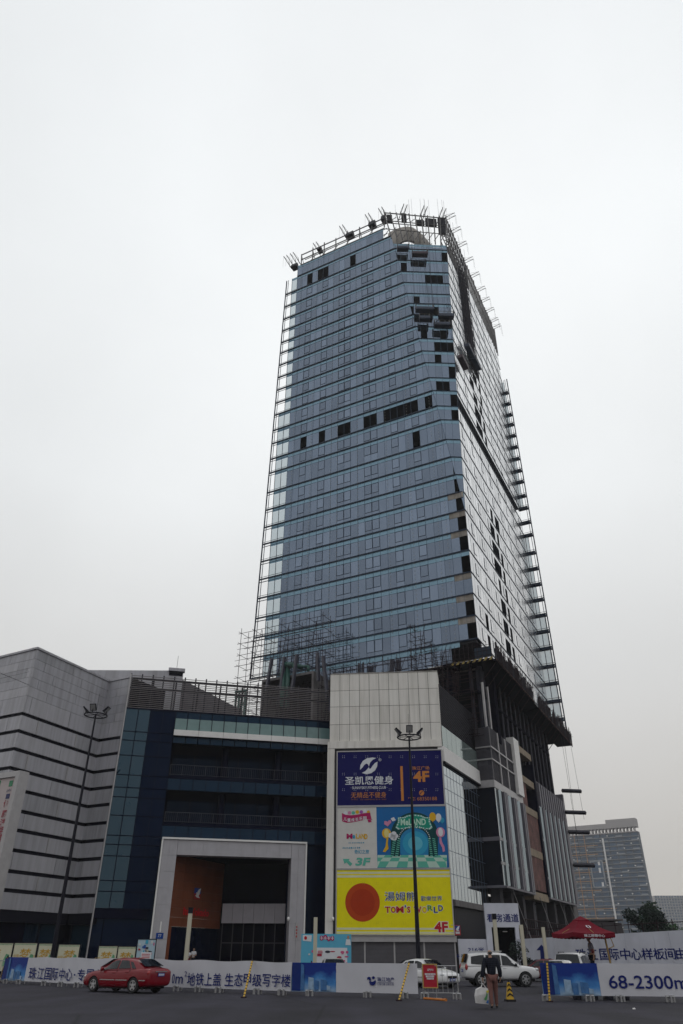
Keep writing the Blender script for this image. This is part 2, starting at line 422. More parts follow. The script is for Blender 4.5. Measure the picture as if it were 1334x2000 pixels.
for k in range(NF):
    z0, z1_ = FZ[k], FZ[k+1]
    top = k == NF-1
    spand, ledge = MB(), MB()
    zs = z1_-.85                                  # spandrel sits right below the ledge above
    for b in range(-26, 0):
        u0, u1 = b*BW, (b+1)*BW
        def cut(pl):
            if z1_ > APEX:
                # keep u <= fold line
                du, dz = FTOP[0], FTOP[1]-APEX
                pl = clip(pl, -dz, du, -du*APEX)
            return pl
        if b < -25: continue
        if k < 1 and b > -3: continue
        if k == NF-1 and u1 > -10.9: continue      # glazing of the crown stops short of the corner
        g = cut([(u0+.02, z0+.06), (u1-.02, z0+.06), (u1-.02, zs), (u0+.02, zs)])
        s_ = cut([(u0+.02, zs+.03), (u1-.02, zs+.03), (u1-.02, z1_-.1), (u0+.02, z1_-.1)])
        if g and (b, k) not in holes_f:
            if k == NF-2 and b in (-23, -20, -21, -15): pass    # missing panes under the crown
            else: glass.poly(tilt(TF, g), random.choice((0, 0, 1, 1, 2, 3)))
        if s_: spand.poly(tilt(TF, s_, .003), 0)
        if g:
            uu = [p[0] for p in g]
            if len(g) == 4 and -(b+1) in CASE and k < NF-2 and (b, k) not in holes_f and abs((max(uu)-min(uu))-(BW-.04)) < .01:
                ncase += 1
                c = MB() if (k <= 12 and k >= 1) else case_far
                w = .045; a0, a1, c0, c1 = u0+.03, u1-.03, zs-1.75, zs-.02
                for (p0, p1, q0, q1) in ((a0, a0+w, c0, c1), (a1-w, a1, c0, c1), (a0+w, a1-w, c0, c0+w), (a0+w, a1-w, c1-w, c1)):
                    c.fbox(TF, p0, p1, q0, q1, .0, .05)
                if c is not case_far:
                    c.poly(tilt(TF, [(a0+w, c0+w), (a1-w, c0+w), (a1-w, c1-w), (a0+w, c1-w)], .012, .025), 1)
                    c.build('casement_window', [M['ledge'], M['pane%d' % random.randrange(4)]], tower)
        # mullion
        if u1 <= fold_f(z1_)+.01 or z1_ <= APEX:
            mull.fbox(TF, u0-.018, u0+.018, z0, z1_, .0, .035)
        if g: mull.fbox(TF, u0+.018, min(u1-.018, fold_f(zs)), zs-.0, zs+.03, .0, .03)
    ue = fold_f(z0)
    uu0 = fin_l(z0) if k < NF-1 else UL
    if not (k == 0): ledge.fbox(TF, uu0, ue-.004, z0-.1, z0+.05, -.15, .13); 
    if not (k == 0): ledge.fbox(TF, uu0, ue-.004, z0-.17, z0-.135, .13, .16)
    spand.build('spandrel_band', M['spand'], tower)
    if ledge.v: ledge.build('floor_ledge', M['ledge'], tower)
case_far.fbox(TF, -1, -1+.001, 34, 34.001, -.3, -.299)
o = case_far.build('casement_window', [M['ledge'], M['pane1']], tower); tag(o, kind='stuff')
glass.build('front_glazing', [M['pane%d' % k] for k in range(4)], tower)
mull.build('front_mullion', M['mull'], tower)
# grey concrete spandrels still bare along the near corner
for k in range(1, 8):
    mb = MB()
    mb.fbox(TF, -2*BW+.03, -.05, FZ[k+1]-1.0, FZ[k+1]-.12, .0, .03)
    if k != 4: mb.build('bare_spandrel', M['conc'], tower)
# pale protective beads running down some joints
mb = MB()
for u in (-30.02, -26.3, -22.3, -21.1, -17.3, -12.1, -8.25, -4.25, -3.02):
    z = 37.4
    while z < (FZ[27] if u < -10 else APEX+(abs(u)/9.44)*60):
        mb.fbox(TF, u-.03, u+.03, z, z+.16, .035, .06); z += .62
mb.build('joint_tape', mat('pale_tape', (.33, .33, .31), .7), tower)

# chamfered near corner
ch, chm = MB(), MB()
holes_c = [z1(*p) for p in ((722, 400), (860, 445), (895, 455), (925, 460), (783, 588), (757, 655), (820, 660), (860, 668), (900, 680), (940, 690), (975, 700), (820, 775), (960, 815), (895, 865), (935, 875), (970, 880), (908, 930), (990, 1020), (930, 1080), (968, 1085), (955, 350))] + \
          [z3(*p) for p in ((450, 235), (510, 245), (535, 375), (545, 510), (575, 515))]
A_ = TF.P(FTOP[0], FTOP[1]); B_ = TR.P(RTOP[0], RTOP[1]); C_ = TF.P(0, APEX)
nch = (A_-C_).cross(B_-C_).normalized()
if nch.dot(CAM-C_) < 0: nch = -nch
def chP(s, z, d=0):
    p, q = TF.P(fold_f(z), z), TR.P(fold_r(z), z)
    w = (q-p).length
    return q+(p-q)*(0 if w < 1e-6 else s/w)+nch*d
def chW(z): return (TR.P(fold_r(z), z)-TF.P(fold_f(z), z)).length
hc = []
for x, y in holes_c:
    r = ray(x, y); q = CAM+r*((C_-CAM).dot(nch)/r.dot(nch))
    s_ = (TR.P(fold_r(q.z), q.z)-q).length
    hc.append((math.floor(s_/1.12), max(i for i in range(NF) if FZ[i] <= q.z)))
for k in range(7, NF-1):
    z0, z1_ = max(FZ[k], APEX+.05), FZ[k+1]
    chs, chl = MB(), MB()
    if k == NF-2: z1_ = FZ[k]+1.6
    zs = z1_-.85
    n = int(chW(z1_)/1.12)+1
    for b in range(n):
        def q4(za, zb):
            pts = []
            for s0, z in ((b*1.12+.02, za), (b*1.12+1.10, za), (b*1.12+1.10, zb), (b*1.12+.02, zb)):
                pts.append(chP(min(s0, max(chW(z)-.02, 0)), z))
            return pts
        if zs > z0+.1 and (b, k) not in hc: ch.poly(q4(z0+.06, zs), random.choice((0, 1, 2, 3)))
        chs.poly(q4(max(zs+.03, z0), z1_-.1), 0)
        if chW(z0) > b*1.12: chm.bar(chP(b*1.12, z0, .01), chP(min(b*1.12, chW(z1_)), z1_, .01), .035)
    if k > 7:
        for a, dd in ((-.02, .07), (-.16, .12)):
            chl.bar(chP(0, z0+a, dd*.5), chP(chW(z0), z0+a, dd*.5), .11 if a > -.1 else .04)
    chm.bar(chP(chW(z0), z0, .02), chP(chW(z1_), z1_, .02), .06)
    chs.build('spandrel_band', M['spand'], tower)
    if chl.v: chl.build('floor_ledge', M['ledge'], tower)
ch.build('corner_glazing', [M['pane%d' % k] for k in range(4)], tower)
chm.build('corner_mullion', M['mull'], tower)

# right face
rg, rs, rm, rl, rc = MB(), MB(), MB(), MB(), MB()
def zr(x, y): return 900+x/8.34, 1000+y/8.34
def zq(x, y): return 860+x/7.411, 700+y/7.411
holes_r = set()
RW = 1.3
def rcell(x, y):
    u, z = TR.px(x, y); return math.floor(u/RW), max([i for i in range(NF) if FZ[i] <= z] or [0])
for p in ((495, 60), (520, 110), (580, 180), (600, 230), (515, 310), (550, 380), (560, 450), (620, 480), (550, 590), (590, 670), (600, 740), (660, 750), (585, 880), (620, 950), (640, 1040), (697, 1050), (625, 1170), (660, 1260), (670, 1340), (737, 1350), (665, 1480), (700, 1560), (715, 1640), (773, 1630)):
    holes_r.add(rcell(*zr(*p)))
for p in ((450, 320), (480, 380), (500, 330), (555, 400), (480, 500), (510, 560), (530, 600), (580, 600), (500, 700), (530, 760), (560, 800), (600, 790), (540, 900), (570, 960), (600, 1010), (630, 970), (590, 1100), (620, 1180), (660, 1150), (650, 1010), (470, 170), (500, 230), (540, 260), (575, 420)):
    holes_r.add(rcell(*zq(*p)))
def zs_(x, y): return 940+x/6.668, 1200+y/6.668
for p in ((300, 100), (325, 180), (335, 250), (385, 230), (330, 370), (360, 440), (375, 510), (420, 490), (365, 640), (390, 720), (405, 780), (460, 760), (485, 820), (405, 930), (430, 990), (70, 150), (105, 440), (710, 1280), (720, 1340)):
    holes_r.add(rcell(*zs_(*p)))
hz = TR.px(895, 795)[1]; kb = max(i for i in range(NF) if FZ[i] <= 77.0)
for b in range(1, 33): holes_r.add((b, kb))
NR = int(RU/RW)+1
for k in range(0, NF-1):
    z0, z1_ = FZ[k], FZ[k+1]; zs = z1_-.85
    for b in range(0, NR):
        u0, u1 = b*RW, min((b+1)*RW, RU)
        if u1-u0 < .2: continue
        if k == 0 and b < 1: continue
        def cutr(pl):
            if z1_ > APEX:
                du, dz = RTOP[0], RTOP[1]-APEX
                pl = clip(pl, dz, -du, du*APEX)
            return pl
        g = cutr([(u0+.02, z0+.06), (u1-.02, z0+.06), (u1-.02, zs), (u0+.02, zs)])
        s_ = cutr([(u0+.02, zs+.03), (u1-.02, zs+.03), (u1-.02, z1_-.1), (u0+.02, z1_-.1)])
        if k == NF-2 and b < 9: continue
        if g and (b, k) not in holes_r and not (9 <= b <= 13 and 19 <= k): rg.poly(tilt(TR, g, .012), random.choice((0, 1, 2, 3)))
        if s_ and not (9 <= b <= 13 and 19 <= k): rs.poly(tilt(TR, s_, .006), 0)
        rm.fbox(TR, u0-.015 if b else .0, u0+.015, z0, z1_, -.01, .008) if u0 >= fold_r(z1_) else None
        if b % 4 == 2 and g and (b, k) not in holes_r:
            c0, c1, a0, a1 = zs-1.7, zs-.05, u0+.05, u1-.05
            rc.fbox(TR, a0, a0+.05, c0, c1, 0, .05); rc.fbox(TR, a0+.05, a1, c0, c0+.06, 0, .04)
    rl.fbox(TR, fold_r(z0)+.004, RU+.2, z0-.1, z0+.03, -.15, .07)
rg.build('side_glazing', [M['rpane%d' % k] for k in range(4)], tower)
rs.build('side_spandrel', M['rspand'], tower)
rm.build('side_mullion', M['mull'], tower)
rl.build('side_ledge', M['ledge'], tower)
tag(rc.build('side_casement', M['ledge'], tower), kind='stuff')
# hoist strip: bare dark bays with a lattice of poles, left open from the roof down
mb = MB()
ha, hb = 9*RW, 14*RW
for k in range(19, NF-1):
    for j in range(4):
        z = FZ[k]+(FZ[k+1]-FZ[k])*j/4
        mb.tube(TR.P(ha, z, .25), TR.P(hb, z, .25), .05, n=5)
        mb.tube(TR.P(ha, z, .25), TR.P(hb, FZ[k]+(FZ[k+1]-FZ[k])*(j+1)/4, .25), .04, n=4)
for j in range(6): mb.tube(TR.P(ha+(hb-ha)*j/5, FZ[19]-1, .28), TR.P(ha+(hb-ha)*j/5, FZ[NF]+3, .28), .06, n=5)
mb.build('hoist_lattice', M['darksteel'], tower)
# floor slabs and a dark core behind the glass
BK = 34.0                                         # building width seen from the right face back
for k in range(NF-1):
    mb = MB(); z = FZ[k]
    cf, crr = fold_f(z)-.0, fold_r(z)
    pts = [TF.P(UL+.1, z-.45, -.25), TF.P(min(cf-.25, -.3), z-.45, -.25), TR.P(max(crr+.25, .3), z-.45, -.25), TR.P(RU-.1, z-.45, -.25)]
    pts.append(TR.P(RU-.1, z-.45, -22)); pts.append(TF.P(UL+.1, z-.45, -30))
    n = len(pts); i = len(mb.v)
    mb.v += [Vector(p) for p in pts]+[Vector(p)+Vector((0, 0, .32)) for p in pts]
    mb.f.append(tuple(i+j for j in range(n))[::-1]); mb.m.append(0)
    mb.f.append(tuple(i+n+j for j in range(n))); mb.m.append(0)
    for j in range(n): mb.f.append((i+j, i+(j+1) % n, i+n+(j+1) % n, i+n+j)); mb.m.append(0)
    mb.build('floor_slab', M['slab'], tower, recalc=True)
mb = MB()
pts = [TF.P(UL+2.6, 0, -3.2), TF.P(-6.5, 0, -3.2), TR.P(7.8, 0, -3.2), TR.P(RU-2.5, 0, -3.2), TR.P(RU-2.5, 0, -20), TF.P(UL+2.6, 0, -28)]
i = 0; n = 6
mb.v = [p+Vector((0, 0, 24)) for p in pts]+[p+Vector((0, 0, FZ[NF-2])) for p in pts]
for j in range(n): mb.f.append((j, (j+1) % n, n+(j+1) % n, n+j)); mb.m.append(0)
mb.f.append((6, 7, 8, 9, 10, 11)); mb.m.append(0)
mb.build('core', M['interior'], tower, recalc=True)
# left side wall of the building
mb = MB()
for k in range(1, NF-1):
    z0, z1_ = FZ[k], FZ[k+1]
    for j in range(8):
        d0, d1 = -.3-j*3.6, -.3-(j+1)*3.6
        mb.poly([TF.P(UL, z0, d0), TF.P(UL, z0, d1), TF.P(UL, z1_-.5, d1), TF.P(UL, z1_-.5, d0)], 0)
        mb.poly([TF.P(UL, z1_-.45, d0), TF.P(UL, z1_-.45, d1), TF.P(UL, z1_, d1), TF.P(UL, z1_, d0)], 1)
mb.build('left_side_glazing', [M['pane1'], M['spand']], tower)
# raking glass screens that run past both ends of the tower
def screen(fr, inner, outer, k0, k1, sgn, name, bw):
    fg, ff = MB(), MB()
    for k in range(k0, k1):
        fs = MB()
        z0, z1_ = FZ[k], FZ[k+1]
        o0, o1 = outer(z0), outer(z1_)
        ff.bar(fr.P(o0, z0, 0), fr.P(o1, z1_, 0), .16)
        ff.bar(fr.P(o0-sgn*.45, z0, 0), fr.P(o1-sgn*.45, z1_, 0), .08)
        for zz, w in ((z0, .14), (z0-.55, .10), (z0+.35, .06)):
            ff.bar(fr.P(inner, zz, 0), fr.P(outer(zz), zz, 0), w)
        if sgn > 0:                                # shelf of each storey and one pane above it
            e_ = o0-.25
            ff.hexa([fr.P(inner, z0-.35, .05), fr.P(e_, z0-.35, .05), fr.P(e_, z0-.35, -.9), fr.P(inner, z0-.35, -.9),
                     fr.P(inner, z0+.05, .05), fr.P(e_, z0+.05, .05), fr.P(e_, z0+.05, -.9), fr.P(inner, z0+.05, -.9)])
            f_ = .86 if k < 7 else .52
            if k not in (12, 13):
                g0, g1 = inner+(o0-inner)*f_, inner+(o1-inner)*f_
                for q0_, q1_ in ((0, .48), (.5, 1)):
                    fg.poly([fr.P(inner+(g0-inner)*q0_+.05, z0+.1, -.1), fr.P(inner+(g0-inner)*q1_, z0+.1, -.1), fr.P(inner+(g1-inner)*q1_, z1_-.55, -.1), fr.P(inner+(g1-inner)*q0_+.05, z1_-.55, -.1)])
                ff.bar(fr.P((inner+g0)/2, z0, -.1), fr.P((inner+g1)/2, z1_, -.1), .09); ff.bar(fr.P(g0, z0, -.1), fr.P(g1, z1_, -.1), .07)
            continue
        u = inner; j = 0
        while True:
            un = u+sgn*bw
            lim = o1 if sgn > 0 else o1
            if (un-o1)*sgn > -.9 or (un-o0)*sgn > -.9: break
            fg.poly([fr.P(u+sgn*.04, z0+.1, 0), fr.P(un-sgn*.04, z0+.1, 0), fr.P(un-sgn*.04, z1_-.88, 0), fr.P(u+sgn*.04, z1_-.88, 0)])
            if sgn < 0: fs.poly([fr.P(u+sgn*.02, z1_-.85, .01), fr.P(un-sgn*.02, z1_-.85, .01), fr.P(un-sgn*.02, z1_-.1, .01), fr.P(u+sgn*.02, z1_-.1, .01)])
            ff.bar(fr.P(un, z0, 0), fr.P(un, z1_, 0), .07)
            u = un; j += 1
        if fs.v: fs.build('spandrel_band', M['spand'], tower)
    fg.build(name+'_glass', M['finglass'], tower)
    ff.build(name+'_frame', M['ledge'], tower)
screen(TF, UL, fin_l, 1, NF-1, -1, 'left_screen', BW)
RF = Fr(TR.P(RU+.05, 0, -.4), AZ_F)             # the right screen stands square to the side face
def fin_r2(z):
    (ua, za), (ub, zb) = RF.px(986, 720), RF.px(1114, 1468); return max(.3, ua+(ub-ua)*(z-za)/(zb-za))
kt = max(i for i in range(NF) if FZ[i] <= RF.px(986, 735)[1])
screen(RF, .0, fin_r2, 0, kt, 1, 'right_screen', 3.6)
# crown: ring wall of concrete, steel posts and rails, outriggers for the cradles
mb = MB()
inw = -Vector((nch.x, nch.y, 0)).normalized()
qa, qb = TF.P(-10.6, 0, -2.5), TR.P(9.5, 0, -2.5)
N = 24
def cw(t, d): return qa.lerp(qb, t)+inw*(1.2+3.0*(2*t-1)**2+d)
for j in range(N):
    t0, t1 = j/N, (j+1)/N
    zt = 132.0-1.0*t0-4.2*max(0, t0-.45)
    zb = 118.0
    if .14 < t0 < .50: zb = 126.0+1.4*math.sqrt(max(0, 1-((t0-.32)/.19)**2))
    def pt(t, d, z): p = cw(t, d); return Vector((p.x, p.y, z))
    mb.hexa([pt(t0, 0, zb), pt(t1, 0, zb), pt(t1, .5, zb), pt(t0, .5, zb), pt(t0, 0, zt), pt(t1, 0, zt-.1), pt(t1, .5, zt-.1), pt(t0, .5, zt)])
    if j % 6 == 3: mb.hexa([pt(t0, -.5, 118), pt(t0+.012, -.5, 118), pt(t0+.012, 0, 118), pt(t0, 0, 118), pt(t0, -.5, zt), pt(t0+.012, -.5, zt), pt(t0+.012, 0, zt), pt(t0, 0, zt)])
mb.build('crown_ring_wall', mat('crown_concrete', (.46, .43, .40), .85, var=.15, scale=.5, stain=.2), tower, recalc=True)
mb = MB()
ZR = 130.2
def frm(fr, a, b, step, zl, zt):
    nseg = max(1, int(abs(b-a)/step))
    for j in range(nseg+1):
        u = a+(b-a)*j/nseg
        mb.bar(fr.P(u, zl(u), 0), fr.P(u, zt+random.uniform(.1, 1.0), 0), .17)
        if j < nseg:
            v = a+(b-a)*(j+1)/nseg
            if random.random() < .75: mb.bar(fr.P(u, zt-3, -1.2), fr.P(v, zt-.2, -1.2), .10)
            if random.random() < .5: mb.bar(fr.P(u, zt-.2, 0), fr.P(u, zt-3, -1.6), .10)
    for zz in (zt-.1, zt-1.6, zt-3.2):
        mb.bar(fr.P(a, zz, 0), fr.P(b, zz, 0), .20); mb.bar(fr.P(a, zz, -1.4), fr.P(b, zz, -1.4), .14)
frm(TF, UL+.8, -10.9, 2.5, lambda u: 125.7, 128.6)
# corner truss across the chamfer
q0, q1 = TF.P(-10.9, 0), TR.P(7.2, 0)
n_ = 10
for j in range(n_+1):
    p = q0.lerp(q1, j/n_); pb = A_.lerp(B_, j/n_)
    mb.bar(Vector((pb.x, pb.y, 121.4-1.9*j/n_)), Vector((p.x, p.y, ZR+.4)), .17)
    if j < n_:
        pn = q0.lerp(q1, (j+1)/n_)
        for zz, w in ((ZR, .2), (ZR-2.4, .16), (ZR-5, .14)): mb.bar(p+Vector((0, 0, zz)), pn+Vector((0, 0, zz)), w)
        mb.bar(p+Vector((0, 0, ZR-2.4)), pn+Vector((0, .8, ZR)), .11)
        mb.bar(p+Vector((0, 1.8, ZR-5)), pn+Vector((0, 1.8, ZR-2.4)), .11)
        mb.bar(p+Vector((.4, 2.2, ZR-.2)), pn+Vector((.4, 2.2, ZR-.2)), .16)
# right edge truss
for j in range(31):
    u = 7.2+(RU-7.2)*j/30
    mb.bar(TR.P(u, 119 if u < 12.5 else 122.4, 0), TR.P(u, ZR+random.uniform(-.3, 1.2), 0), .16)
    if j < 30:
        v = 7.2+(RU-7.2)*(j+1)/30
        hi = j < 10
        for zz in ((ZR-.2, ZR-3, ZR-6, ZR-8.5) if hi else (ZR-3.5, ZR-.4)):
            mb.bar(TR.P(u, zz, 0), TR.P(v, zz, 0), .16); mb.bar(TR.P(u, zz, -1.6), TR.P(v, zz, -1.6), .14)
        if hi:
            mb.bar(TR.P(u, ZR-3, 0), TR.P(v, ZR-.2, -1.6), .11); mb.bar(TR.P(u, ZR-8.5, -1.6), TR.P(v, ZR-6, 0), .11); mb.bar(TR.P(u, ZR-6, 0), TR.P(v, ZR-3, -1.6), .11)
mb.build('crown_steelwork', M['steel'], tower)
mb = MB()
pts = [TF.P(UL+.3, 122.2, -.4), TF.P(FTOP[0]-.4, 122.2, -.4), TF.P(FTOP[0]-.4, 122.2, -14), TR.P(RTOP[0]+8, 122.2, -6), TR.P(RTOP[0]+8, 122.2, -.4), TR.P(RU-.3, 122.2, -.4), TR.P(RU-.3, 122.2, -22), TF.P(UL+.3, 122.2, -30)]
mb.poly(pts); mb.build('roof_slab', M['slab'], tower)
mb = MB()
pts = [TR.P(12, 122.2, -1), TR.P(RU-1, 122.2, -1), TR.P(RU-1, 122.2, -5), TR.P(12, 122.2, -5)]
mb.hexa(pts+[p+Vector((0, 0, 5.6)) for p in pts]); mb.build('plant_room', M['concdark'], tower)
# dark sheets hung in the crown steel
for fr, u0, u1, za, zb in ((TF, -32.6, -31.2, 125.6, 126.7), (TF, -26.2, -25.4, 127.4, 128.3), (TF, -19.6, -17.9, 127.6, 128.9), (TF, -14.3, -12.9, 127.8, 129.2), (TF, -11.5, -10.8, 127.8, 129.4)):
    mb = MB()
    mb.hexa([fr.P(u0, za, .5), fr.P(u1, za, .5), fr.P(u1, za, -.9), fr.P(u0, za, -.9), fr.P(u0, zb, .1), fr.P(u1, zb, .1), fr.P(u1, zb, -.3), fr.P(u0, zb, -.3)])
    mb.build('dark_sheet', M['black'], tower)
for j0, j1, za, zb in ((.05, .13, 127.6, 129.8), (.28, .36, 128.2, 130.6), (.50, .64, 127.6, 129), (.66, .84, 127.8, 129.8), (.86, .98, 125.5, 130.2)):
    p, q = q0.lerp(q1, j0), q0.lerp(q1, j1); mb = MB()
    e = Vector((0, .5, 0))
    mb.hexa([p+Vector((0, 0, za)), q+Vector((0, 0, za)), q+e+Vector((0, 0, za)), p+e+Vector((0, 0, za)), p+Vector((0, 0, zb)), q+Vector((0, 0, zb)), q+e+Vector((0, 0, zb)), p+e+Vector((0, 0, zb))])
    mb.build('dark_sheet', M['black'], tower)
# outrigger arms
arm = MB()
def outrigger(fr, u, z, L=1.9):
    a = MB()
    for du in (-.35, .35):
        a.bar(fr.P(u+du, z, -1.5), fr.P(u+du, z+.5, L), .11)
        a.bar(fr.P(u+du, z-.2, -.8), fr.P(u+du, z+1.0, -.2), .09)
        a.bar(fr.P(u+du, z+1.0, -.2), fr.P(u+du, z+.5, L), .04)
        a.tube(fr.P(u+du, z+.5, L), fr.P(u+du, z-3.0, L+.02), .015, n=4)
    a.build('outrigger', M['steel'], tower)
for u in (-33.2, -31.6, -26.0, -19.8, -13.9, -10.9): outrigger(TF, u, 129.2 if u > -25 else 127.6, 1.8)
for u in (7.4, 11.0, 15.0, 19.5, 24.0, 28.5, 32.0, 35.5, 39.0, 41.3): outrigger(TR, u, 130.2)
for j in (.3, .62, .92):
    p = q0.lerp(q1, j); f_ = Fr(p, 14); outrigger(f_, 0, 130.3, 2.0)
# ================================================================== CLAD WING (left)
wing = thing('clad_wing', 'grey metal clad windowless wing with dark horizontal grooves, left of the glass front', 'building', (-36, 75, 0))
ZT = 27.0
SEAM = [26.0, 25.13, 24.2, 23.3, 22.4]
GRV = [20.69, 19.1, 17.49, 15.83, 14.2, 12.52, 10.96, 9.36, 7.71, 6.25]
ZB = 4.82
body = MB()
uK = (L2.o*0)  # unused origin
LK = -(Vector((_k.x, _k.y, 0))-Vector((_i.x, _i.y, 0))).length      # near corner on L2
I3 = -(Vector((_i.x, _i.y, 0))-Vector((-22.44, 76.1, 0))).length    # inner corner on L3
def courses():
    z = ZT; out = []
    edges = [ZT]+SEAM+GRV+[ZB]
    for a, b in zip(edges[:-1], edges[1:]):
        ga = .16 if a in GRV else (.012 if a in SEAM else 0)
        gb = .16 if b in GRV else (.012 if b in SEAM else 0)
        out.append((b+gb, a-ga))
    return out
for fr, u0, u1, w, nm in ((L2, LK, 0, 5.3, 'long'), (L1, -26, 0, 5.6, 'front'), (L3, I3, 0, 3.3, 'return')):
    mb = MB(); sm = MB()
    for r_, (za, zb) in enumerate(courses()):
        u = u1 if fr is not L2 else u0
        cuts = []
        x = u0+((r_*2.37) % w)*.6
        while x < u1-.3:
            if x > u0+.6: cuts.append(x)
            x += w
        ed = [u0]+cuts+[u1]
        for a, b in zip(ed[:-1], ed[1:]):
            ga = .0 if a == u0 else .02
            gb = .0 if b == u1 else .02
            mb.fbox(fr, a+ga, b-gb, za, zb, -.18, random.uniform(-.006, .006) if b != u1 and a != u0 else 0, random.choice((0, 0, 1, 2)))
            if r_ >= 5 and b != u1 and r_ % 2 == 0 and fr is L2:     # bright vertical joint trim
                sm = MB(); sm.fbox(fr, b-.10, b+.06, za, zb, .0, .05); sm.build('joint_trim', M['silver'], wing)
    mb.build('cladding', CLADS, wing)
    g = MB(); g.fbox(fr, u0+.25, u1+(.3 if fr is L2 else -.25 if fr is L1 else .0), ZB, ZT-.05, -.5, -.2); g.build('cladding_backing', M['groove'], wing)
    c = MB(); c.fbox(fr, u0-.1, u1+(.1 if fr is not L3 else 0), ZT-.05, ZT+.15, -.6, .12); c.build('coping', M['clad'], wing)
    # shop windows below the cladding
    g = MB()
    n = max(1, int((u1-u0)/2.6))
    for j in range(n):
        a, b = u0+(u1-u0)*j/n, u0+(u1-u0)*(j+1)/n
        g.poly([fr.P(a+.06, .5, -.7), fr.P(b-.06, .5, -.7), fr.P(b-.06, ZB-.9, -.7), fr.P(a+.06, ZB-.9, -.7)], 0)
        g.fbox(fr, a-.06, a+.06, 0, ZB-.9, -.85, -.6, 1)
    g.fbox(fr, u0, u1, 0, .5, -.9, -.6, 1); g.fbox(fr, u0, u1, ZB-.9, ZB, -.9, -.1, 1)
    g.build('shop_window', [M['navyr'], M['black']], wing)
mb = MB(); mb.fbox(L2, LK+.9, 1.2, .02, ZT-.2, -6, -.92); mb.fbox(L3, I3-2, .5, .02, ZT-.2, -5, -.92); mb.fbox(L1, -26, -.95, .02, ZT-.2, -6, -.92)
mb.build('wing_core', M['interior'], wing)
mb = MB()
mb.poly([L1.P(-26, ZT), L1.P(0, ZT), L2.P(0, ZT), L3.P(0, ZT), L3.P(0, ZT, -25), L1.P(-26, ZT, -30)])
mb.build('roof', M['concdark'], wing)
# vertical framed banner on the near corner of the wing
q = [L1.px(x, y, .9) for x, y in ((0, 1512), (42, 1512), (0, 1700), (12, 1700))]
BAN = L1.off(0, .9)
sgn = thing('vertical_banner', 'tall pale vertical banner with red characters in a grey frame on the clad wing', 'banner', (-30.5, 67.5, 0))
ub = BAN.px(40, 1512)[0]; zt_ = BAN.px(20, 1508)[1]
ua = ub-5.2
mb = MB(); mb.fbox(BAN, ua, ub-.45, 3.0, zt_-.45, -.6, -.05)
pan = mb.build('banner_panel', mat('pale_pink_panel', (.42, .36, .36), .5, var=.05), sgn)
mb = MB(); mb.fbox(BAN, ub-.45, ub, 2.6, zt_, -.9, .12); mb.fbox(BAN, ua, ub-.45, zt_-.45, zt_, -.9, .12); mb.build('frame', M['silver'], sgn)
redt = mat('crimson_lettering', (.25, .008, .03), .5, var=.05); grn = mat('green_logo', (.02, .20, .09), .5); dk = mat('ink_navy', (.006, .012, .085), .5, var=.05)
mb = MB()
for ch_, y in zip('伊藤洋华堂', (1569, 1589, 1606, 1621, 1636)):
    cu, cz = BAN.px({1569: 11.5, 1589: 8.2, 1606: 4.7, 1621: 2, 1636: -1.5}[y], y)
    letters(mb, BAN, ch_, cu-.30, cu+.30, cz-.30, cz+.30, .0, bold=.02)
mb.build('lettering', redt, pan)
mb = MB(); cu, cz = BAN.px(20.8, 1530); mb.fbox(BAN, cu-.22, cu+.22, cz-.24, cz+.24, -.05, -.02); mb.build('logo', grn, pan)
mb = MB(); cu, cz = BAN.px(17.5, 1543); letters(mb, BAN, 'pbi', cu-.26, cu+.26, cz-.17, cz+.12, .0); mb.build('lettering', dk, pan)
mb = MB(); cu, cz = BAN.px(14.5, 1555); mb.fbox(BAN, cu-.22, cu+.22, cz-.2, cz+.2, -.05, -.02); mb.build('logo', dk, pan)
mb = MB(); cu, cz = BAN.px(0, 1530); mb.fbox(BAN, cu-.3, cu, cz-.24, cz+.24, -.05, -.02); mb.build('logo', grn, pan)

# ================================================================== MALL
mall = thing('shopping_mall', 'dark glass fronted shopping mall with deep balconies between the clad wing and the white block', 'building', (-8, 84, 0))
UL_ = -21.83
def cz_(x, y): return CN.px(x, y)
Z_TOP = 27.3; Z_LV = 23.72
# louvre screen along the roof edge
mb = MB(); po = MB()
z = Z_LV+.05
while z < Z_TOP:
    mb.fbox(CN, UL_, -.1, z, z+.055, -.02, .05); z += .20
for j in range(20):
    u = UL_+(-.2-UL_)*j/19
    po.bar(CN.P(u, Z_LV, -.12), CN.P(u, Z_TOP+.15, -.12), .10)
po.bar(CN.P(UL_, 25.9, -.15), CN.P(-.1, 25.9, -.15), .16); po.bar(CN.P(UL_, Z_TOP-.3, -.3), CN.P(-.1, Z_TOP-.3, -.3), .14)
for j in range(10):
    u = UL_+(-.2-UL_)*j/9
    po.bar(CN.P(u, Z_TOP-.3, -.3), CN.P(u, Z_LV+.2, -2.2), .12)
mb.build('louvre_screen', M['louvre'], mall); po.build('screen_post', M['darksteel'], mall)
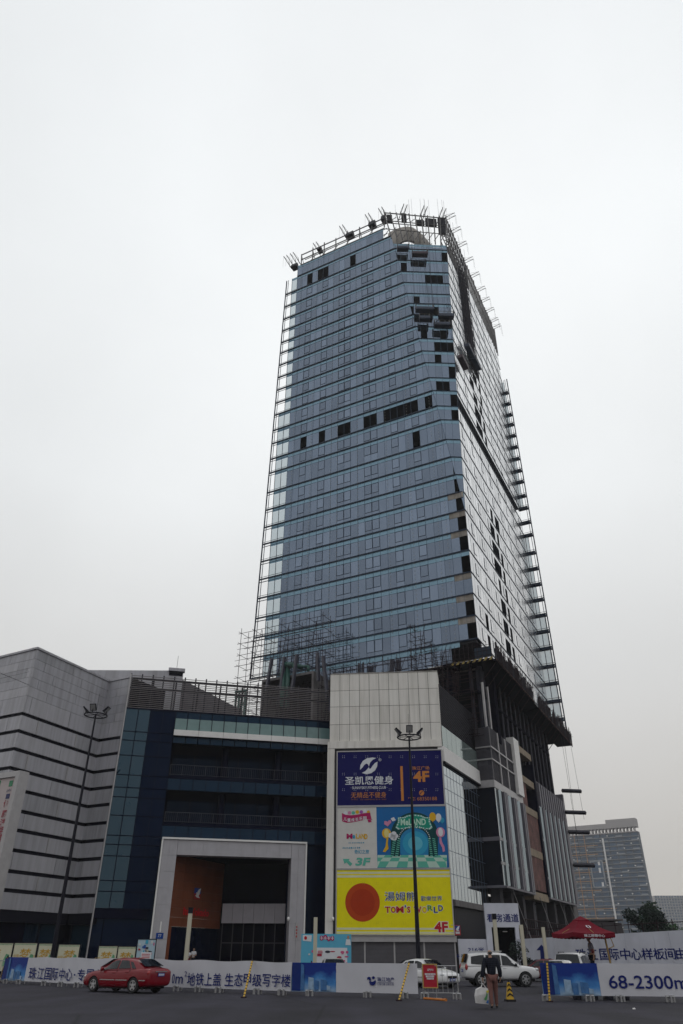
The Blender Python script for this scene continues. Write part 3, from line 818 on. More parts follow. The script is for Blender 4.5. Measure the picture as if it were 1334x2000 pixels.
# curtain wall left bays
g, gm = MB(), MB()
ub_ = [UL_, -20.55, -19.3, -17.97, -16.68]
rows = [5.2, 6.6, 7.5, 9.6, 10.6, 11.4, 13.2, 14.9, 15.8, 17.0, 18.9, 20.4, 21.3, Z_LV]
for a, b in zip(ub_[:-1], ub_[1:]):
    for c, d in zip(rows[:-1], rows[1:]):
        m_ = 1 if a < -19.5 else 0
        g.poly(tilt(CN, [(a+.04, c+.04), (b-.04, c+.04), (b-.04, d-.04), (a+.04, d-.04)], .008), m_)
    gm.fbox(CN, a-.04, a+.04, rows[0], Z_LV, -.15, .05)
for c in rows: gm.fbox(CN, UL_, -16.68, c-.04, c+.04, -.15, .04)
g.build('curtain_wall', [M['navy'], M['navyr']], mall); gm.build('curtain_mullion', M['navymull'], mall)
mb = MB(); mb.bar(CN.P(UL_-.05, .2, .1), CN.P(UL_-.05, Z_TOP, .1), .12); mb.build('corner_trim', M['silver'], mall)
mb = MB(); mb.fbox(CN, UL_, -17.0, 4.4, 5.16, -.6, .0); mb.build('edge_beam', M['navymull'], mall)
mb = MB(); mb.fbox(CN, UL_+.1, -.1, 11.3, Z_LV-.3, -16, -3.45); mb.fbox(CN, UL_+.1, -16.7, .02, Z_LV-.3, -16, -.6); mb.fbox(CN, -3.0, -.1, .02, 11.2, -16, -.6); mb.build('mall_core', M['interior'], mall)
mb = MB(); mb.fbox(CN, -16.78, -16.69, 11.2, Z_LV-.1, -3.5, -.02); mb.build('balcony_cheek', M['navymull'], mall); mb = MB(); mb.fbox(CN, -.06, -.01, 11.2, Z_LV-.1, -3.5, -.02); mb.build('balcony_cheek', M['navymull'], mall)
mb = MB(); mb.fbox(CN, UL_, -.02, Z_LV-.09, Z_LV+.04, -3, .08); mb.build('edge_beam', M['navymull'], mall)
# balcony band at the top: dark glass, green balustrade, white fascia
t_, gs = MB(), MB()
W_ = 1.3
n = 13
for j in range(n):
    a, b = -16.68+16.6*j/n, -16.68+16.6*(j+1)/n
    gs.poly(tilt(CN, [(a+.04, 22.85), (b-.04, 22.85), (b-.04, Z_LV-.1), (a+.04, Z_LV-.1)], .01, -.0), 0)
    t_.poly([CN.P(a+.035, 21.65, .55), CN.P(b-.035, 21.65, .55), CN.P(b-.035, 22.80, .55), CN.P(a+.035, 22.80, .55)], 0)
    gs.fbox(CN, a-.035, a+.035, 22.8, Z_LV, -.1, .04, 1)
    gs.poly(tilt(CN, [(a+.04, 20.35), (b-.04, 20.35), (b-.04, 20.98), (a+.04, 20.98)], .01, .3), 0)
gs.build('upper_glazing', [M['navy2'], M['navymull']], mall)
t_.build('balustrade', M['teal'], mall)
mb = MB()
for j in range(n+1):
    a = -16.68+16.6*j/n; mb.fbox(CN, a-.03, a+.03, 21.6, 22.85, .50, .58)
mb.build('balustrade_post', M['navymull'], mall)
mb = MB()
for j in range(n//2+1):
    a, b = -16.68+16.6*2*j/n, min(-16.68+16.6*(2*j+2)/n, -.05)
    if b-a > .1: mb.fbox(CN, a+.012, b-.012, 21.02, 21.6, -.2, .75)
mb.build('white_fascia', M['white'], mall)
mb = MB(); mb.fbox(CN, -16.68, -.05, 20.98, 21.02, -3.0, .7); mb.build('balcony_soffit', M['navymull'], mall)
# deep balconies
for (zb, zt, rail) in ((17.15, 20.35, 18.25), (12.7, 15.75, 13.7)):
    mb = MB()
    mb.fbox(CN, -16.6, -.05, zb-.25, zb, -3.2, .02)
    mb.fbox(CN, -16.6, -.05, zb, zt+.6, -3.4, -3.2)
    for u in (-11.0, -5.3): mb.tube(CN.P(u, zb, -1.4), CN.P(u, zt, -1.4), .35, n=12)
    mb.build('balcony_recess', M['navymull'], mall)
    bm_ = MB()
    for j in range(7):
        a = -16.4+j*2.35
        bm_.poly([CN.P(a, zb+.1, -3.15), CN.P(a+2.2, zb+.1, -3.15), CN.P(a+2.2, zt-.4, -3.15), CN.P(a, zt-.4, -3.15)])
    bm_.build('balcony_glazing', M['navy'], mall)
    r_ = MB()
    r_.bar(CN.P(-16.6, rail, -.1), CN.P(-.1, rail, -.1), .06); r_.bar(CN.P(-16.6, zb+.15, -.1), CN.P(-.1, zb+.15, -.1), .05)
    for j in range(84):
        u = -16.55+16.4*j/83; r_.bar(CN.P(u, zb+.1, -.1), CN.P(u, rail, -.1), .018 if j % 6 else .05)
    r_.build('railing', mat('railing_metal', (.03, .032, .045), .5), mall)
# blue panes between the balconies
for (zb, zt) in ((15.75, 16.9), (11.2, 12.45)):
    g = MB()
    for j in range(n):
        a, b = -16.68+16.6*j/n, -16.68+16.6*(j+1)/n
        g.poly(tilt(CN, [(a+.04, zb+.05), (b-.04, zb+.05), (b-.04, zt-.03), (a+.04, zt-.03)], .01), 0)
        g.fbox(CN, a-.04, a+.04, zb, zt, -.1, .03, 1)
    g.build('spandrel_glazing', [M['navy2'], M['navymull']], mall)
# wall round the portal and ground floor glazing
mb = MB()
mb.fbox(CN, -16.68, -.05, 11.16, 11.25, -3, .04)
for (a, b) in ((UL_, -16.3), (-4.0, -.1)):
    mb.poly([CN.P(a, .1, -.4), CN.P(b, .1, -.4), CN.P(b, 11.2, -.4), CN.P(a, 11.2, -.4)])
mb.build('ground_floor_glazing', M['navy'], mall)
mb = MB(); mb.poly([CN.P(UL_, Z_LV-.2, -.2), CN.P(-.05, Z_LV-.2, -.2), CN.P(-.05, Z_LV-.2, -14), CN.P(UL_, Z_LV-.2, -14)]); mb.build('roof', M['concdark'], mall)
# roof house behind the louvres, sloping dark back
mb = MB()
RH = CN.off(0, -3.5)
a0, h0 = RH.px(257, 1322); a1, _ = RH.px(357, 1325)
mb.hexa([RH.P(a0-8, Z_LV-.2, 0), RH.P(a1, Z_LV-.2, 0), RH.P(a1, Z_LV-.2, -4), RH.P(a0-8, Z_LV-.2, -4), RH.P(a0-8, 28.3, 0), RH.P(a1, 29.35, 0), RH.P(a1, 29.35, -4), RH.P(a0-8, 28.3, -4)])
mb.build('roof_house', M['clad'], mall)
mb = MB(); u0, _ = RH.px(331, 1310); z0 = RH.px(345, 1320)[1]; z1 = RH.px(345, 1311)[1]
mb.fbox(RH, u0, a1-.1, z0, z1-.12, .0, .05); mb.build('roof_opening', M['groove'], mall)
mb = MB(); mb.fbox(RH, u0-.1, a1+.15, z1-.1, z1+.25, -.2, .4); mb.build('roof_coping', M['clad'], mall)
mb = MB(); p2 = RH.px(475, 1385)
mb.hexa([RH.P(a1, Z_LV-.2, -.5), RH.P(p2[0], Z_LV-.2, -.5), RH.P(p2[0], Z_LV-.2, -4), RH.P(a1, Z_LV-.2, -4), RH.P(a1, RH.px(360, 1325)[1], -.5), RH.P(p2[0], p2[1], -.5), RH.P(p2[0], p2[1], -4), RH.P(a1, RH.px(360, 1325)[1], -4)])
mb.build('sloping_roof', mat('dark_zinc_roof', (.065, .058, .07), .6, var=.1), mall)
mb = MB(); q = RH.px(345, 1308); mb.bar(RH.P(q[0], q[1], -1), RH.P(q[0], q[1]+2, -1), .03); q = L2.px(76, 1266); mb.build('lightning_rod', M['darksteel'], mall)

# entrance portal
portal = []
PO = CN.off(0, 1.1)
ol, ot = PO.px(319.5, 1638); orr, _ = PO.px(597, 1650); ot = 11.1
il, it = PO.px(345, 1669); ir, _ = PO.px(569, 1677)
it = (it+PO.px(569, 1677)[1])/2
def slabs(fr, u0, u1, z0, z1, d0, d1, nu, nz, m='silver', gap=.012, name='portal_cladding', parent=mall):
    mb = MB()
    for i in range(nu):
        for j in range(nz):
            a, b = u0+(u1-u0)*i/nu, u0+(u1-u0)*(i+1)/nu; c, d = z0+(z1-z0)*j/nz, z0+(z1-z0)*(j+1)/nz
            mb.fbox(fr, a+gap, b-gap, c+gap, d-gap, d0, d1)
    mb.fbox(fr, u0+.02, u1-.02, z0+.02, z1-.02, d0+.02, d1-.03)
    return mb.build(name, M[m], parent)
M['portal'] = mat('portal_aluminium', (.38, .37, .40), .45, metal=.1, spec=.35, var=.05, stain=.07)
slabs(PO, ol, il, 0, ot-.02, -1.4, 0, 2, 8, 'portal', name='portal_pier')
slabs(PO, ir, orr, 0, ot-.02, -1.4, 0, 2, 8, 'portal', name='portal_pier')
slabs(PO, il+.004, ir-.004, it, ot-.02, -1.4, -.004, 9, 1, 'portal', name='portal_lintel')
mb = MB(); mb.fbox(PO, ol-.12, orr+.12, ot, ot+.16, -1.4, .16); mb.fbox(PO, orr, orr+.14, 0, ot, -1.4, .12); mb.fbox(PO, ol-.14, ol, 0, ot, -1.4, .12); mb.build('portal_edge', M['white'], mall)
# vestibule
VW = Fr(PO.P(il+.02, 0, -1.4), 66)
vl = VW.px(430, 1800)[0]
vz = VW.px(400, 1813)[1]
mb = MB()
nw, nh = 5, 8
for i in range(nw):
    for j in range(nh):
        a, b = vl*i/nw, vl*(i+1)/nw; c, d = vz+(it+.3-vz)*j/nh, vz+(it+.3-vz)*(j+1)/nh
        mb.fbox(VW, a+.008, b-.008, c+.008, d-.008, -.2, 0)
mb.fbox(VW, 0, .5, 0, vz, -.2, 0)
mb.build('terracotta_wall', M['terra'], mall)
mb = MB(); mb.fbox(VW, .5, vl, 0, vz, -.4, -.15); mb.build('side_door_glazing', M['navy'], mall)
VB = Fr(VW.P(vl, 0), -4)
mb = MB(); mb.fbox(VB, -1.5, 9, 0, it+1, -.3, -.2); mb.poly([PO.P(il, it+.1, -.5), PO.P(ir, it+.1, -.5), VB.P(9, it+.1), VB.P(0, it+.1)]); mb.poly([PO.P(ir+.02, 0, -1), VB.P(8.5, 0), VB.P(8.5, it+.2), PO.P(ir+.02, it+.2, -1)])
mb.build('vestibule_back', M['interior'], mall)
VC = VB.off(0, .6)
mb = MB()
p0 = VC.px(432, 1803); p1 = VC.px(558, 1765)
for j in range(6):
    a, b = p0[0]+(p1[0]-p0[0])*j/6, p0[0]+(p1[0]-p0[0])*(j+1)/6
    mb.fbox(VC, a+.012, b-.012, p0[1], p1[1], -.2, 0)
mb.build('inner_fascia', mat('grey_inner_panel', (.42, .40, .45), .5, var=.05), mall)
mb = MB()
for j in range(7):
    a = p0[0]+(p1[0]-p0[0])*j/6
    mb.fbox(VB, a-.04, a+.04, 0, p0[1], -.15, -.05)
mb.fbox(VB, p0[0], p1[0], 2.6, 2.7, -.15, -.06)
mb.build('door_frame', mat('door_metal', (.05, .05, .06), .4, metal=.4), mall)
# red store lettering and dove emblem on the terracotta wall
red = mat('red_lettering', (.32, .006, .012), .45, var=.05)
sg = thing('store_lettering', 'red roman store lettering mounted on the terracotta wall inside the entrance', 'lettering', tuple(VW.P(vl*.5, 0)))
def rect(fr, x0, y0, x1, y1, d=0):
    cx, cy = (x0+x1)/2, (y0+y1)/2
    a = fr.px(x0, cy, d)[0]; b = fr.px(x1, cy, d)[0]; c = fr.px(cx, y1, d)[1]; e = fr.px(cx, y0, d)[1]
    return a, b, c, e
mb = MB(); a, b, c, e = rect(VW, 357, 1774, 407, 1789); letters(mb, VW, 'Ito Yokado', a, b, c, e, .06, bold=.03)
mb.build('lettering', mat('bright_red_lettering', (.62, .006, .012), .45, var=.05), sg)
def dove(mb, fr, a, b, c, e, d, m=0):
    P_ = lambda s, t: (a+(b-a)*s, c+(e-c)*t)
    mb.slab(fr, [P_(*q) for q in ((.12, .32), (.3, .40), (.22, .62), (.38, .55), (.45, .70), (.62, .90), (.95, 1.0), (.86, .72), (.80, .5), (.66, .3), (.9, .12), (.45, .14), (.28, .2))], d, .02, m)
emb = thing('emblem_panel', 'small red and blue panel with white dove above the red lettering in the entrance', 'emblem', tuple(VW.P(vl*.5, 4)))
a, b, c, e = rect(VW, 379, 1734.5, 391, 1756.5)
mb = MB(); mb.fbox(VW, a, b, c, (c+e)/2, .01, .06, 0); mb.fbox(VW, a, b, (c+e)/2, e, .01, .06, 1); mb.build('panel', [red, mat('emblem_blue', (.02, .05, .30), .5)], emb)
mb = MB(); dove(mb, VW, a, b, c, e, .065); mb.build('dove', M['white'], emb)

# ================================================================== WHITE TILED BLOCK
blk = thing('tiled_block', 'white tiled square block carrying three stacked billboards', 'building', (5, 80, 0))
W0, W1 = 0.0, 11.68
zl = BL.px(750, 1447)[1]
rowz = [zl, 22.55, 24.45, 26.2, 28.06]
mb = MB(); nu = 11
for i in range(nu):
    for c, d in zip(rowz[:-1], rowz[1:]):
        a, b = W0+(W1-W0)*i/nu, W0+(W1-W0)*(i+1)/nu
        q = [(a+.02, c+.02), (b-.02, c+.02), (b-.02, d-.02), (a+.02, d-.02)]
        s_ = random.uniform(-.003, .003)
        P_ = BL.P
        mb.hexa([P_(q[0][0], q[0][1], s_), P_(q[1][0], q[1][1], -s_), P_(q[1][0], q[1][1], -.1), P_(q[0][0], q[0][1], -.1), P_(q[3][0], q[3][1], s_), P_(q[2][0], q[2][1], -s_), P_(q[2][0], q[2][1], -.1), P_(q[3][0], q[3][1], -.1)], random.choice((0, 0, 0, 1, 2)))
mb.build('tile_cladding', BLOCKS, blk)
mb = MB(); mb.fbox(BL, W0+.01, W1-.01, 0, 28.0, -3.0, -.03); mb.build('block_core', M['seam'], blk)
slabs(BL, W0-.18, W1+.02, BL.px(760, 1461)[1], zl, -.5, .25, 12, 1, 'block', name='head_cladding', parent=blk)
slabs(BL, W0-.18, BL.px(653, 1600)[0], 0, BL.px(760, 1461)[1]-.01, -.5, .25, 1, 14, 'block', name='pier_cladding', parent=blk)
# flank facing left
LF = Fr(BL.P(-.02, 0, -3.2), AZ_R+20)
mb = MB()
for c, d in zip(rowz[:-1], rowz[1:]): mb.fbox(LF, 0, 2.9, c+.012, d-.012, -.1, 0)
# right return of the block
SB = Fr(BL.P(W1, 0), 80)
for c, d in zip(rowz[:-1], rowz[1:]): mb.fbox(SB, .0, 2.6, c+.012, d-.012, -.1, 0)
mb.build('return_cladding', M['block'], blk)
zb3 = BL.px(770, 1826)[1]
slabs(BL, BL.px(653, 1830)[0]+.02, W1+.2, BL.px(770, 1840)[1], zb3-.06, -.3, .35, 9, 1, 'silver', name='base_fascia', parent=blk)
# roller shutters under the fascia
zsb = BL.px(770, 1840)[1]
mb = MB(); z = .1
while z < zsb-.05:
    mb.fbox(BL, 0.8, W1, z, z+.075, -.04, .02); z += .10
mb.build('roller_shutter', mat('shutter_slats', (.10, .095, .11), .5, metal=.2, var=.1), blk)
mb = MB()
for u in (.75, 3.5, 6.2, 8.9, W1): mb.fbox(BL, u-.07, u+.07, 0, zsb, -.06, .08)
mb.build('shutter_guide', M['silver'], blk)
mb = MB()
for i in range(5): mb.fbox(BL, .1, W1, 28.06, 28.14, -.3, .05)
mb.build('coping', M['block'], blk)
# ================================================================== MALL SIDE (street side)
z_f0, z_f1 = SD.px(866, 1488)[1], SD.px(890, 1477)[1]
side = MB(); sm = MB()
ue = 12.8
z_bot = 6.15
zr_ = [z_bot, 8.3, 10.3, 12.4, 14.6, 16.0, 17.3, z_f0-.25]
nb_ = 12
for i in range(nb_):
    a, b = ue*i/nb_, ue*(i+1)/nb_
    for c, d in zip(zr_[:-1], zr_[1:]):
        side.poly(tilt(SD, [(a+.02, c+.02), (b-.02, c+.02), (b-.02, d-.02), (a+.02, d-.02)], .004))
    sm.fbox(SD, a-.015, a+.015, z_bot, z_f0-.2, -.05, .015)
for c in zr_: sm.fbox(SD, 0, ue, c-.02, c+.02, -.05, .02)
side.build('street_side_glazing', M['mirror'], mall); sm.build('street_side_mullion', M['mull'], mall)
mb = MB(); mb.fbox(SD, -.2, ue, z_f0, z_f1, -.4, .28); mb.build('street_side_fascia', M['white'], mall)
mb = MB(); mb.fbox(SD, -.1, ue, z_f0-.2, z_f0-.02, -.4, .3); mb.build('street_side_soffit', M['groove'], mall)
g = MB()
for i in range(8):
    a, b = ue*i/8, ue*(i+1)/8
    g.poly([SD.P(a+.03, z_f1, .1), SD.P(b-.03, z_f1, .1), SD.P(b-.03, z_f1+2.2, .1), SD.P(a+.03, z_f1+2.2, .1)])
g.build('street_side_balustrade', mat('pale_green_glass', (.28, .35, .34), .05, metal=.6, var=.05), mall)
mb = MB(); z = z_f1+2.3
while z < 27:
    mb.fbox(SD, .2, ue+3, z, z+.07, -.35, -.25); z += .19
for i in range(10): mb.fbox(SD, .2+i*1.6, .3+i*1.6, z_f1, 27, -.45, -.36)
mb.build('street_side_louvre', M['dlouvre'], mall)
mb = MB(); mb.fbox(SD, .2, ue+3, z_f1, 26.5, -1.6, -1.4); mb.build('street_side_backing', M['interior'], mall)
mb = MB(); mb.fbox(SD, 0, ue+1, z_bot-.55, z_bot-.05, -1, .35); mb.build('street_side_ledge', M['concdark'], mall)
mb = MB(); mb.fbox(SD, .8, ue+2, 3.0, z_bot-.56, -.9, -.1); mb.build('street_side_canopy', M['black'], mall)
mb = MB(); mb.fbox(SD, .3, ue+2, .0, 3.2, -3.0, -2.8); mb.fbox(SD, .3, ue+2, 3.0, 3.05, -3, .0); mb.build('street_side_shopfront', M['navy'], mall)
mb = MB()
for i in range(5):
    mb = MB(); mb.fbox(SD, .1+i*3, .7+i*3, 0, 3.0, -.8, -.2); mb.build('street_side_column', M['concdark'], mall)

# ================================================================== PODIUM of the tower
pod = thing('podium_building', 'half finished dark podium with grey pilasters, brick infill and silver fins under the tower', 'building', (27, 108, 0))
ZBp = 8.15; ZF0, ZF1 = 18.15, 18.95
g, gm, p_ = MB(), MB(), MB()
# short front
mb = MB(); mb.fbox(PF, -5, 1.84-.02, ZBp, ZF0, -4, -.05); mb.build('front_wall', mat('black_glass', (.0015, .003, .010), .08, spec=.12, var=.2), pod)
mb = MB()
mb.fbox(PF, .0, 1.90, ZF0, ZF1, -.4, .06); mb.build('front_band', M['silver'], pod)
mb = MB(); z = ZF1+.05
while z < 24.9:
    if not (20.6 < z < 21.2 or 22.3 < z < 22.7): mb.fbox(PF, .02, 1.82, z, z+.09, -.2, -.02)
    z += .14
mb.fbox(PF, .0, 1.80, ZF1, 25.0, -.5, -.1); mb.build('front_louvre', mat('podium_louvre', (.055, .052, .066), .6, var=.1), pod)
mb = MB(); mb.fbox(PF, -.3, 1.86, 12.55, 12.95, -.3, .02); mb.fbox(PF, -5, 1.86, ZBp-.12, ZBp, -4, .03); mb.build('front_ledge', M['pil'], pod)
mb = MB()
for z in (21.2, 22.6): mb.fbox(PF, -.02, 1.9, z, z+.16, -.3, .08)
mb.build('front_rail', M['silver'], pod)
# long side, section A
def Ru(x, y): return PR.px(x, y)[0]
uA = 12.6; uB0, uB1 = 20.2, PR.px(1124, 1760)[0]
mb = MB()
for z0, z1, d in ((ZF0, ZF1, .06),): mb.fbox(PR, -.02, uA, z0, z1, -.4, d)
mb.build('side_band', M['silver'], pod)
def bays(u0, u1, nb, z0, z1, trans, nm):
    g, gm, pl = MB(), MB(), MB()
    for j in range(nb):
        a, b = u0+(u1-u0)*j/nb, u0+(u1-u0)*(j+1)/nb; w = b-a
        for c, d in zip([z0]+trans, trans+[z1]):
            g.poly(tilt(PR, [(a, c), (a+w*.34, c), (a+w*.34, d), (a, d)], .004), 0)
            g.poly([PR.P(a+w*.34, c, -.0), PR.P(a+w*.36, c, .3), PR.P(a+w*.36, d, .3), PR.P(a+w*.34, d, 0)], 0)
            g.poly(tilt(PR, [(a+w*.36, c), (a+w*.68, c), (a+w*.68, d), (a+w*.36, d)], .004), 1)
        for c in trans: gm.fbox(PR, a, a+w*.68, c-.14, c+.14, -.1, .05)
        for q, r_ in ((.68, .80), (.86, 1.0)):
            pl.fbox(PR, a+w*q, a+w*r_, z0-.05, z1, -.3, .32)
        pl.fbox(PR, a+w*.80, a+w*.86, z0, z1, -.3, .12)
    g.build('bay_glazing', [M['strip'], M['navy2']], pod); gm.build('bay_transom', M['silver'], pod); pl.build('pilaster', M['pil'], pod)
bays(.05, uA-.2, 3, ZBp, ZF0-.05, [10.3, 12.75], 'a')
bays(uB0+.3, uB1, 6, ZBp, 19.2, [10.4, 15.0], 'b')
mb = MB(); mb.fbox(PR, -.02, uA, ZBp-.25, ZBp-.06, -4, .3); mb.fbox(PR, uB0, uB1, ZBp-.25, ZBp-.06, -4, .3); mb.build('bottom_trim', M['pil'], pod)
# upper louvre panels of section A
mb = MB(); z = ZF1+.04
while z < 25:
    mb.fbox(PR, .05, 9.9, z, z+.09, -.2, -.03); z += .15
mb.fbox(PR, .05, 9.9, ZF1, 25, -.5, -.12); mb.build('side_louvre', M['dlouvre'], pod)
mb = MB()
for u in (3.4, 6.6): mb.fbox(PR, u-.12, u+.12, ZF1, 25, -.05, .10)
for z in (21.2, 22.6): mb.fbox(PR, .0, 9.9, z, z+.16, -.3, .105)
mb.build('louvre_frame', M['silver'], pod)
mb = MB(); mb.fbox(PR, 9.9, 12.4, ZF1, 26.0, -.6, .35); mb.build('white_pier', M['white'], pod)
# brick infill between the sections
mb = MB()
mb.fbox(PR, uA+.05, uB0, 8.6, 10.2+2.2, -1.2, -.08); mb.fbox(PR, uA+.05, uB0, 13.25, 17.4, -1.2, -.08); mb.fbox(PR, uA+.05, 15.4, 18.3, 21.15, -1.2, -.08); mb.build('brick_wall', M['brick'], pod)
for z in (7.5, 12.4, 17.4, 21.2, 25.0):
    mb = MB(); mb.fbox(PR, uA+.02, uB0+.05, z, z+.85, -1.2, .0); mb.build('concrete_beam', M['beam'], pod)
mb = MB(); mb.fbox(PR, -.1, uB1+.2, ZBp+.1, 25.5, -6, -3.5); mb.build('podium_core', M['interior'], pod)
mb = MB(); mb.fbox(PR, uB0-.3, uB0+.3, ZBp, 24.5, -1.2, .2); mb.build('dark_joint', M['navymull'], pod)
mb = MB(); mb.fbox(PR, uB0+.3, uB1, 19.25, 22.8, -.8, -.2); mb.build('upper_panel', M['dlouvre'], pod)
mb = MB()
for j in range(12):
    u = uB0+.5+(uB1-uB0-.5)*j/12
    mb.fbox(PR, u+.9, u+1.5, 19.2, 22.3, -.2, .3)
mb.build('pilaster', M['pil'], pod)
mb = MB(); mb.fbox(PR, uB0+.3, uB1, 19.05, 19.25, -.3, .1); mb.build('bay_transom', M['silver'], pod)
# open steel storey under the tower
mb = MB()
for j in range(16):
    u = 1+j*2.4
    for d in (-1.0, -5): mb.bar(PR.P(u, 24 if u < 20 else 22, d), PR.P(u, 33.2, d), .32)
for u in (-.2, -3, 1.2): mb.bar(PF.P(u, 25, -1.2), PF.P(u, 33.2, -1.2), .30)
mb.build('steel_column', M['darksteel'], pod)
mb = MB()
for u in (.2, 2.2): mb.bar(PR.P(u, 25, -.3), PR.P(u, 30.5, -.3), .22)
mb.build('pale_column', M['silver'], pod)
mb = MB(); mb.poly([PF.P(-14, 33.0, 2), PR.P(0, 33.0, 2), PR.P(uB1+8, 33.0, 1), PR.P(uB1+8, 33.0, -20), PF.P(-20, 33.0, -20)]); mb.fbox(PR, 0, uB1-.4, 22.5, 33, -4.6, -4.2); mb.fbox(PR, uB1-.8, uB1-.3, 20, 33, -9, -1.2); mb.fbox(PF, -14, 1.8, 24, 33, -5, -4); mb.fbox(PR, 0, uB1, 29.3, 29.6, -6, -.8)
mb.build('transfer_floor', M['interior'], pod)
# ground floor void: columns, dark back
mb = MB(); mb.fbox(PR, -1, uB1+2, 0, ZBp, -7, -6.6); mb.build('ground_floor_back', M['interior'], pod)
mb = MB()
for j, u in enumerate((1.0, 5.4, 10.2, 14.8, 21, 26.5, 32, 37)):
    mb = MB(); mb.fbox(PR, u, u+1.1, 0, ZBp-.26, -1.9, -.8); mb.build('ground_floor_column', mat('shaded_column', (.035, .033, .042), .8, var=.2), pod)  # concrete darkened: shade under the podium put into the column colour
mb = MB()
for u in (2.6, 14.6, 25.5, 32): mb.tube(PR.P(u, ZBp-.3, .2), PR.P(u+3.0, 3.2, .9), .04, n=6)
mb.build('diagonal_stay', M['silver'], pod)
mb = MB()
for z in (4.3, 5.2): mb.bar(PR.P(6, z, .1), PR.P(30, z, .1), .09)
for j in range(26): mb.bar(PR.P(6+j*.96, 3.6, .1), PR.P(6+j*.96, 5.25, .1), .06)
mb.fbox(PR, 6, 34, 3.3, 3.7, -1, .2); mb.build('gallery_railing', M['rust'], pod)
# horizontal steel outriggers beyond the end of the podium
OE = Fr(PR.P(uB1, 0), 8)
for (x0, x1, y) in ((1104, 1135, 1545.5), (1111, 1144, 1587.5), (1117, 1150, 1626), (1127, 1161, 1690.5)):
    mb = MB(); a, z = OE.px(x0-6, y+1); b, z2_ = OE.px(x1, y)
    mb.bar(OE.P(a, z2_, 0), OE.P(b, z2_, 0), .42); mb.build('outrigger_beam', M['darksteel'], pod)
mb = MB(); uE = PR.px(1139, 1765)[0]; mb.fbox(PR, uB1+.1, uB1+3.4, 0, 15.0, -6, -.5); mb.build('end_wall', M['concdark'], pod)
mb = MB(); mb.fbox(PR, uB1+.1, uB1+.8, 8, 23.4, -3, .3); mb.build('end_pier', M['pil'], pod)

for k, (x0, y0, x1, y1) in enumerate(((1112, 1440, 1141, 1600), (1096, 1440, 1136, 1690), (1101, 1440, 1128, 1640))):
    mb = MB(); p0 = OE.px(x0, y0, .5); p1 = OE.px(x1, y1, .5); mb.tube(OE.P(p0[0], p0[1], .5), OE.P(p1[0], p1[1], .5), .022, n=4); mb.build('hanging_rope', M['darksteel'], pod)
# ================================================================== BILLBOARDS on the tiled block
def ink(name, rgb, var=.04): return mat(name, rgb, .6, var=var, scale=2, spec=.12)
I = {}
I['navy'] = ink('board_navy', (.004, .004, .085)); I['orange'] = ink('board_orange', (.52, .20, .045)); I['lwhite'] = ink('board_white', (.62, .64, .68))
I['paper'] = ink('board_paper', (.56, .55, .53)); I['yellow'] = ink('board_yellow', (.74, .66, .003)); I['red'] = ink('board_red', (.42, .012, .02)); I['blue'] = ink('board_blue', (.01, .05, .24))
I['redorange'] = ink('board_red_orange', (.42, .05, .008)); I['teal'] = ink('board_teal', (.10, .40, .31)); I['dteal'] = ink('board_dark_teal', (.01, .16, .14)); I['ddteal'] = ink('board_deep_teal', (.004, .05, .055))
I['magenta'] = ink('board_magenta', (.36, .012, .10)); I['pink'] = ink('board_pink', (.55, .22, .36)); I['cyan'] = ink('board_cyan', (.03, .28, .45)); I['gold'] = ink('board_gold', (.62, .36, .02)); I['lgold'] = ink('board_pale_gold', (.66, .56, .20)); I['skyb'] = ink('board_sky', (.012, .12, .34)); I['lstripe'] = ink('board_pale_stripe', (.62, .62, .44))
I['violet'] = ink('board_violet', (.30, .08, .36)); I['green'] = ink('board_green', (.08, .26, .05)); I['ink'] = ink('board_ink', (.01, .01, .03))
def ikey(k): return [I[k]]
DB = .46
BP = BL.off(0, DB)                                # face of the boards
def S5(x, y): return 640+x/4.877, 1440+y/4.877
def bx(x0, y0, x1, y1, d=0, fr=BP):
    a, b = S5(x0, y0), S5(x1, y1); return rect(fr, a[0], a[1], b[0], b[1], d)
def board(name, label, quadpx, face_mats, face_fn):
    a, b, c, e = bx(*quadpx)
    t = thing(name, label, 'billboard', tuple(BP.P((a+b)/2, c)))
    fm = MB(); w = .10
    for p0, p1, q0, q1 in ((a-w, a, c-w, e+w), (b, b+w, c-w, e+w), (a, b, c-w, c), (a, b, e, e+w)): fm.fbox(BP, p0, p1, q0, q1, -.4, .05)
    fm.build('frame', M['silver'], t)
    return t, a, b, c, e
def lbl(mb, body, x0, y0, x1, y1, m=0, d=.02, bold=.0, shear=0, fr=BP):
    a, b, c, e = bx(x0, y0, x1, y1, d, fr); letters(mb, fr, body, a, b, c, e, d, m, bold, shear)
def ell(mb, x, y, rx, ry, m, d=.006, n=28, a0=0, a1=2*math.pi):
    a, b, c, e = bx(x-rx, y-ry, x+rx, y+ry, d); mb.disc(BP, (a+b)/2, (c+e)/2, (b-a)/2, (e-c)/2, d, m, n, .006, a0, a1)
def shp(mb, pts, m, d=.006):
    q = [BP.px(*S5(*p)) for p in pts]; mb.slab(BP, q, d, .006, m)
def strokes(mb, x0, y0, x1, y1, n, m, d=.02):
    """a line of print too small to read: short broken strokes"""
    a, b, c, e = bx(x0, y0, x1, y1, d); w = (b-a)/n; h = e-c
    for i in range(n):
        u = a+i*w
        for k in range(3):
            t = random.random()
            if k % 2: mb.fbox(BP, u+w*.1, u+w*(.5+.4*t), c+h*.2+h*.5*random.random(), c+h*.3+h*.55*t, d, d+.004, m)
            else: q = u+w*(.15+.5*t); mb.fbox(BP, q, q+w*.16, c+h*.05, c+h*.95, d, d+.004, m)
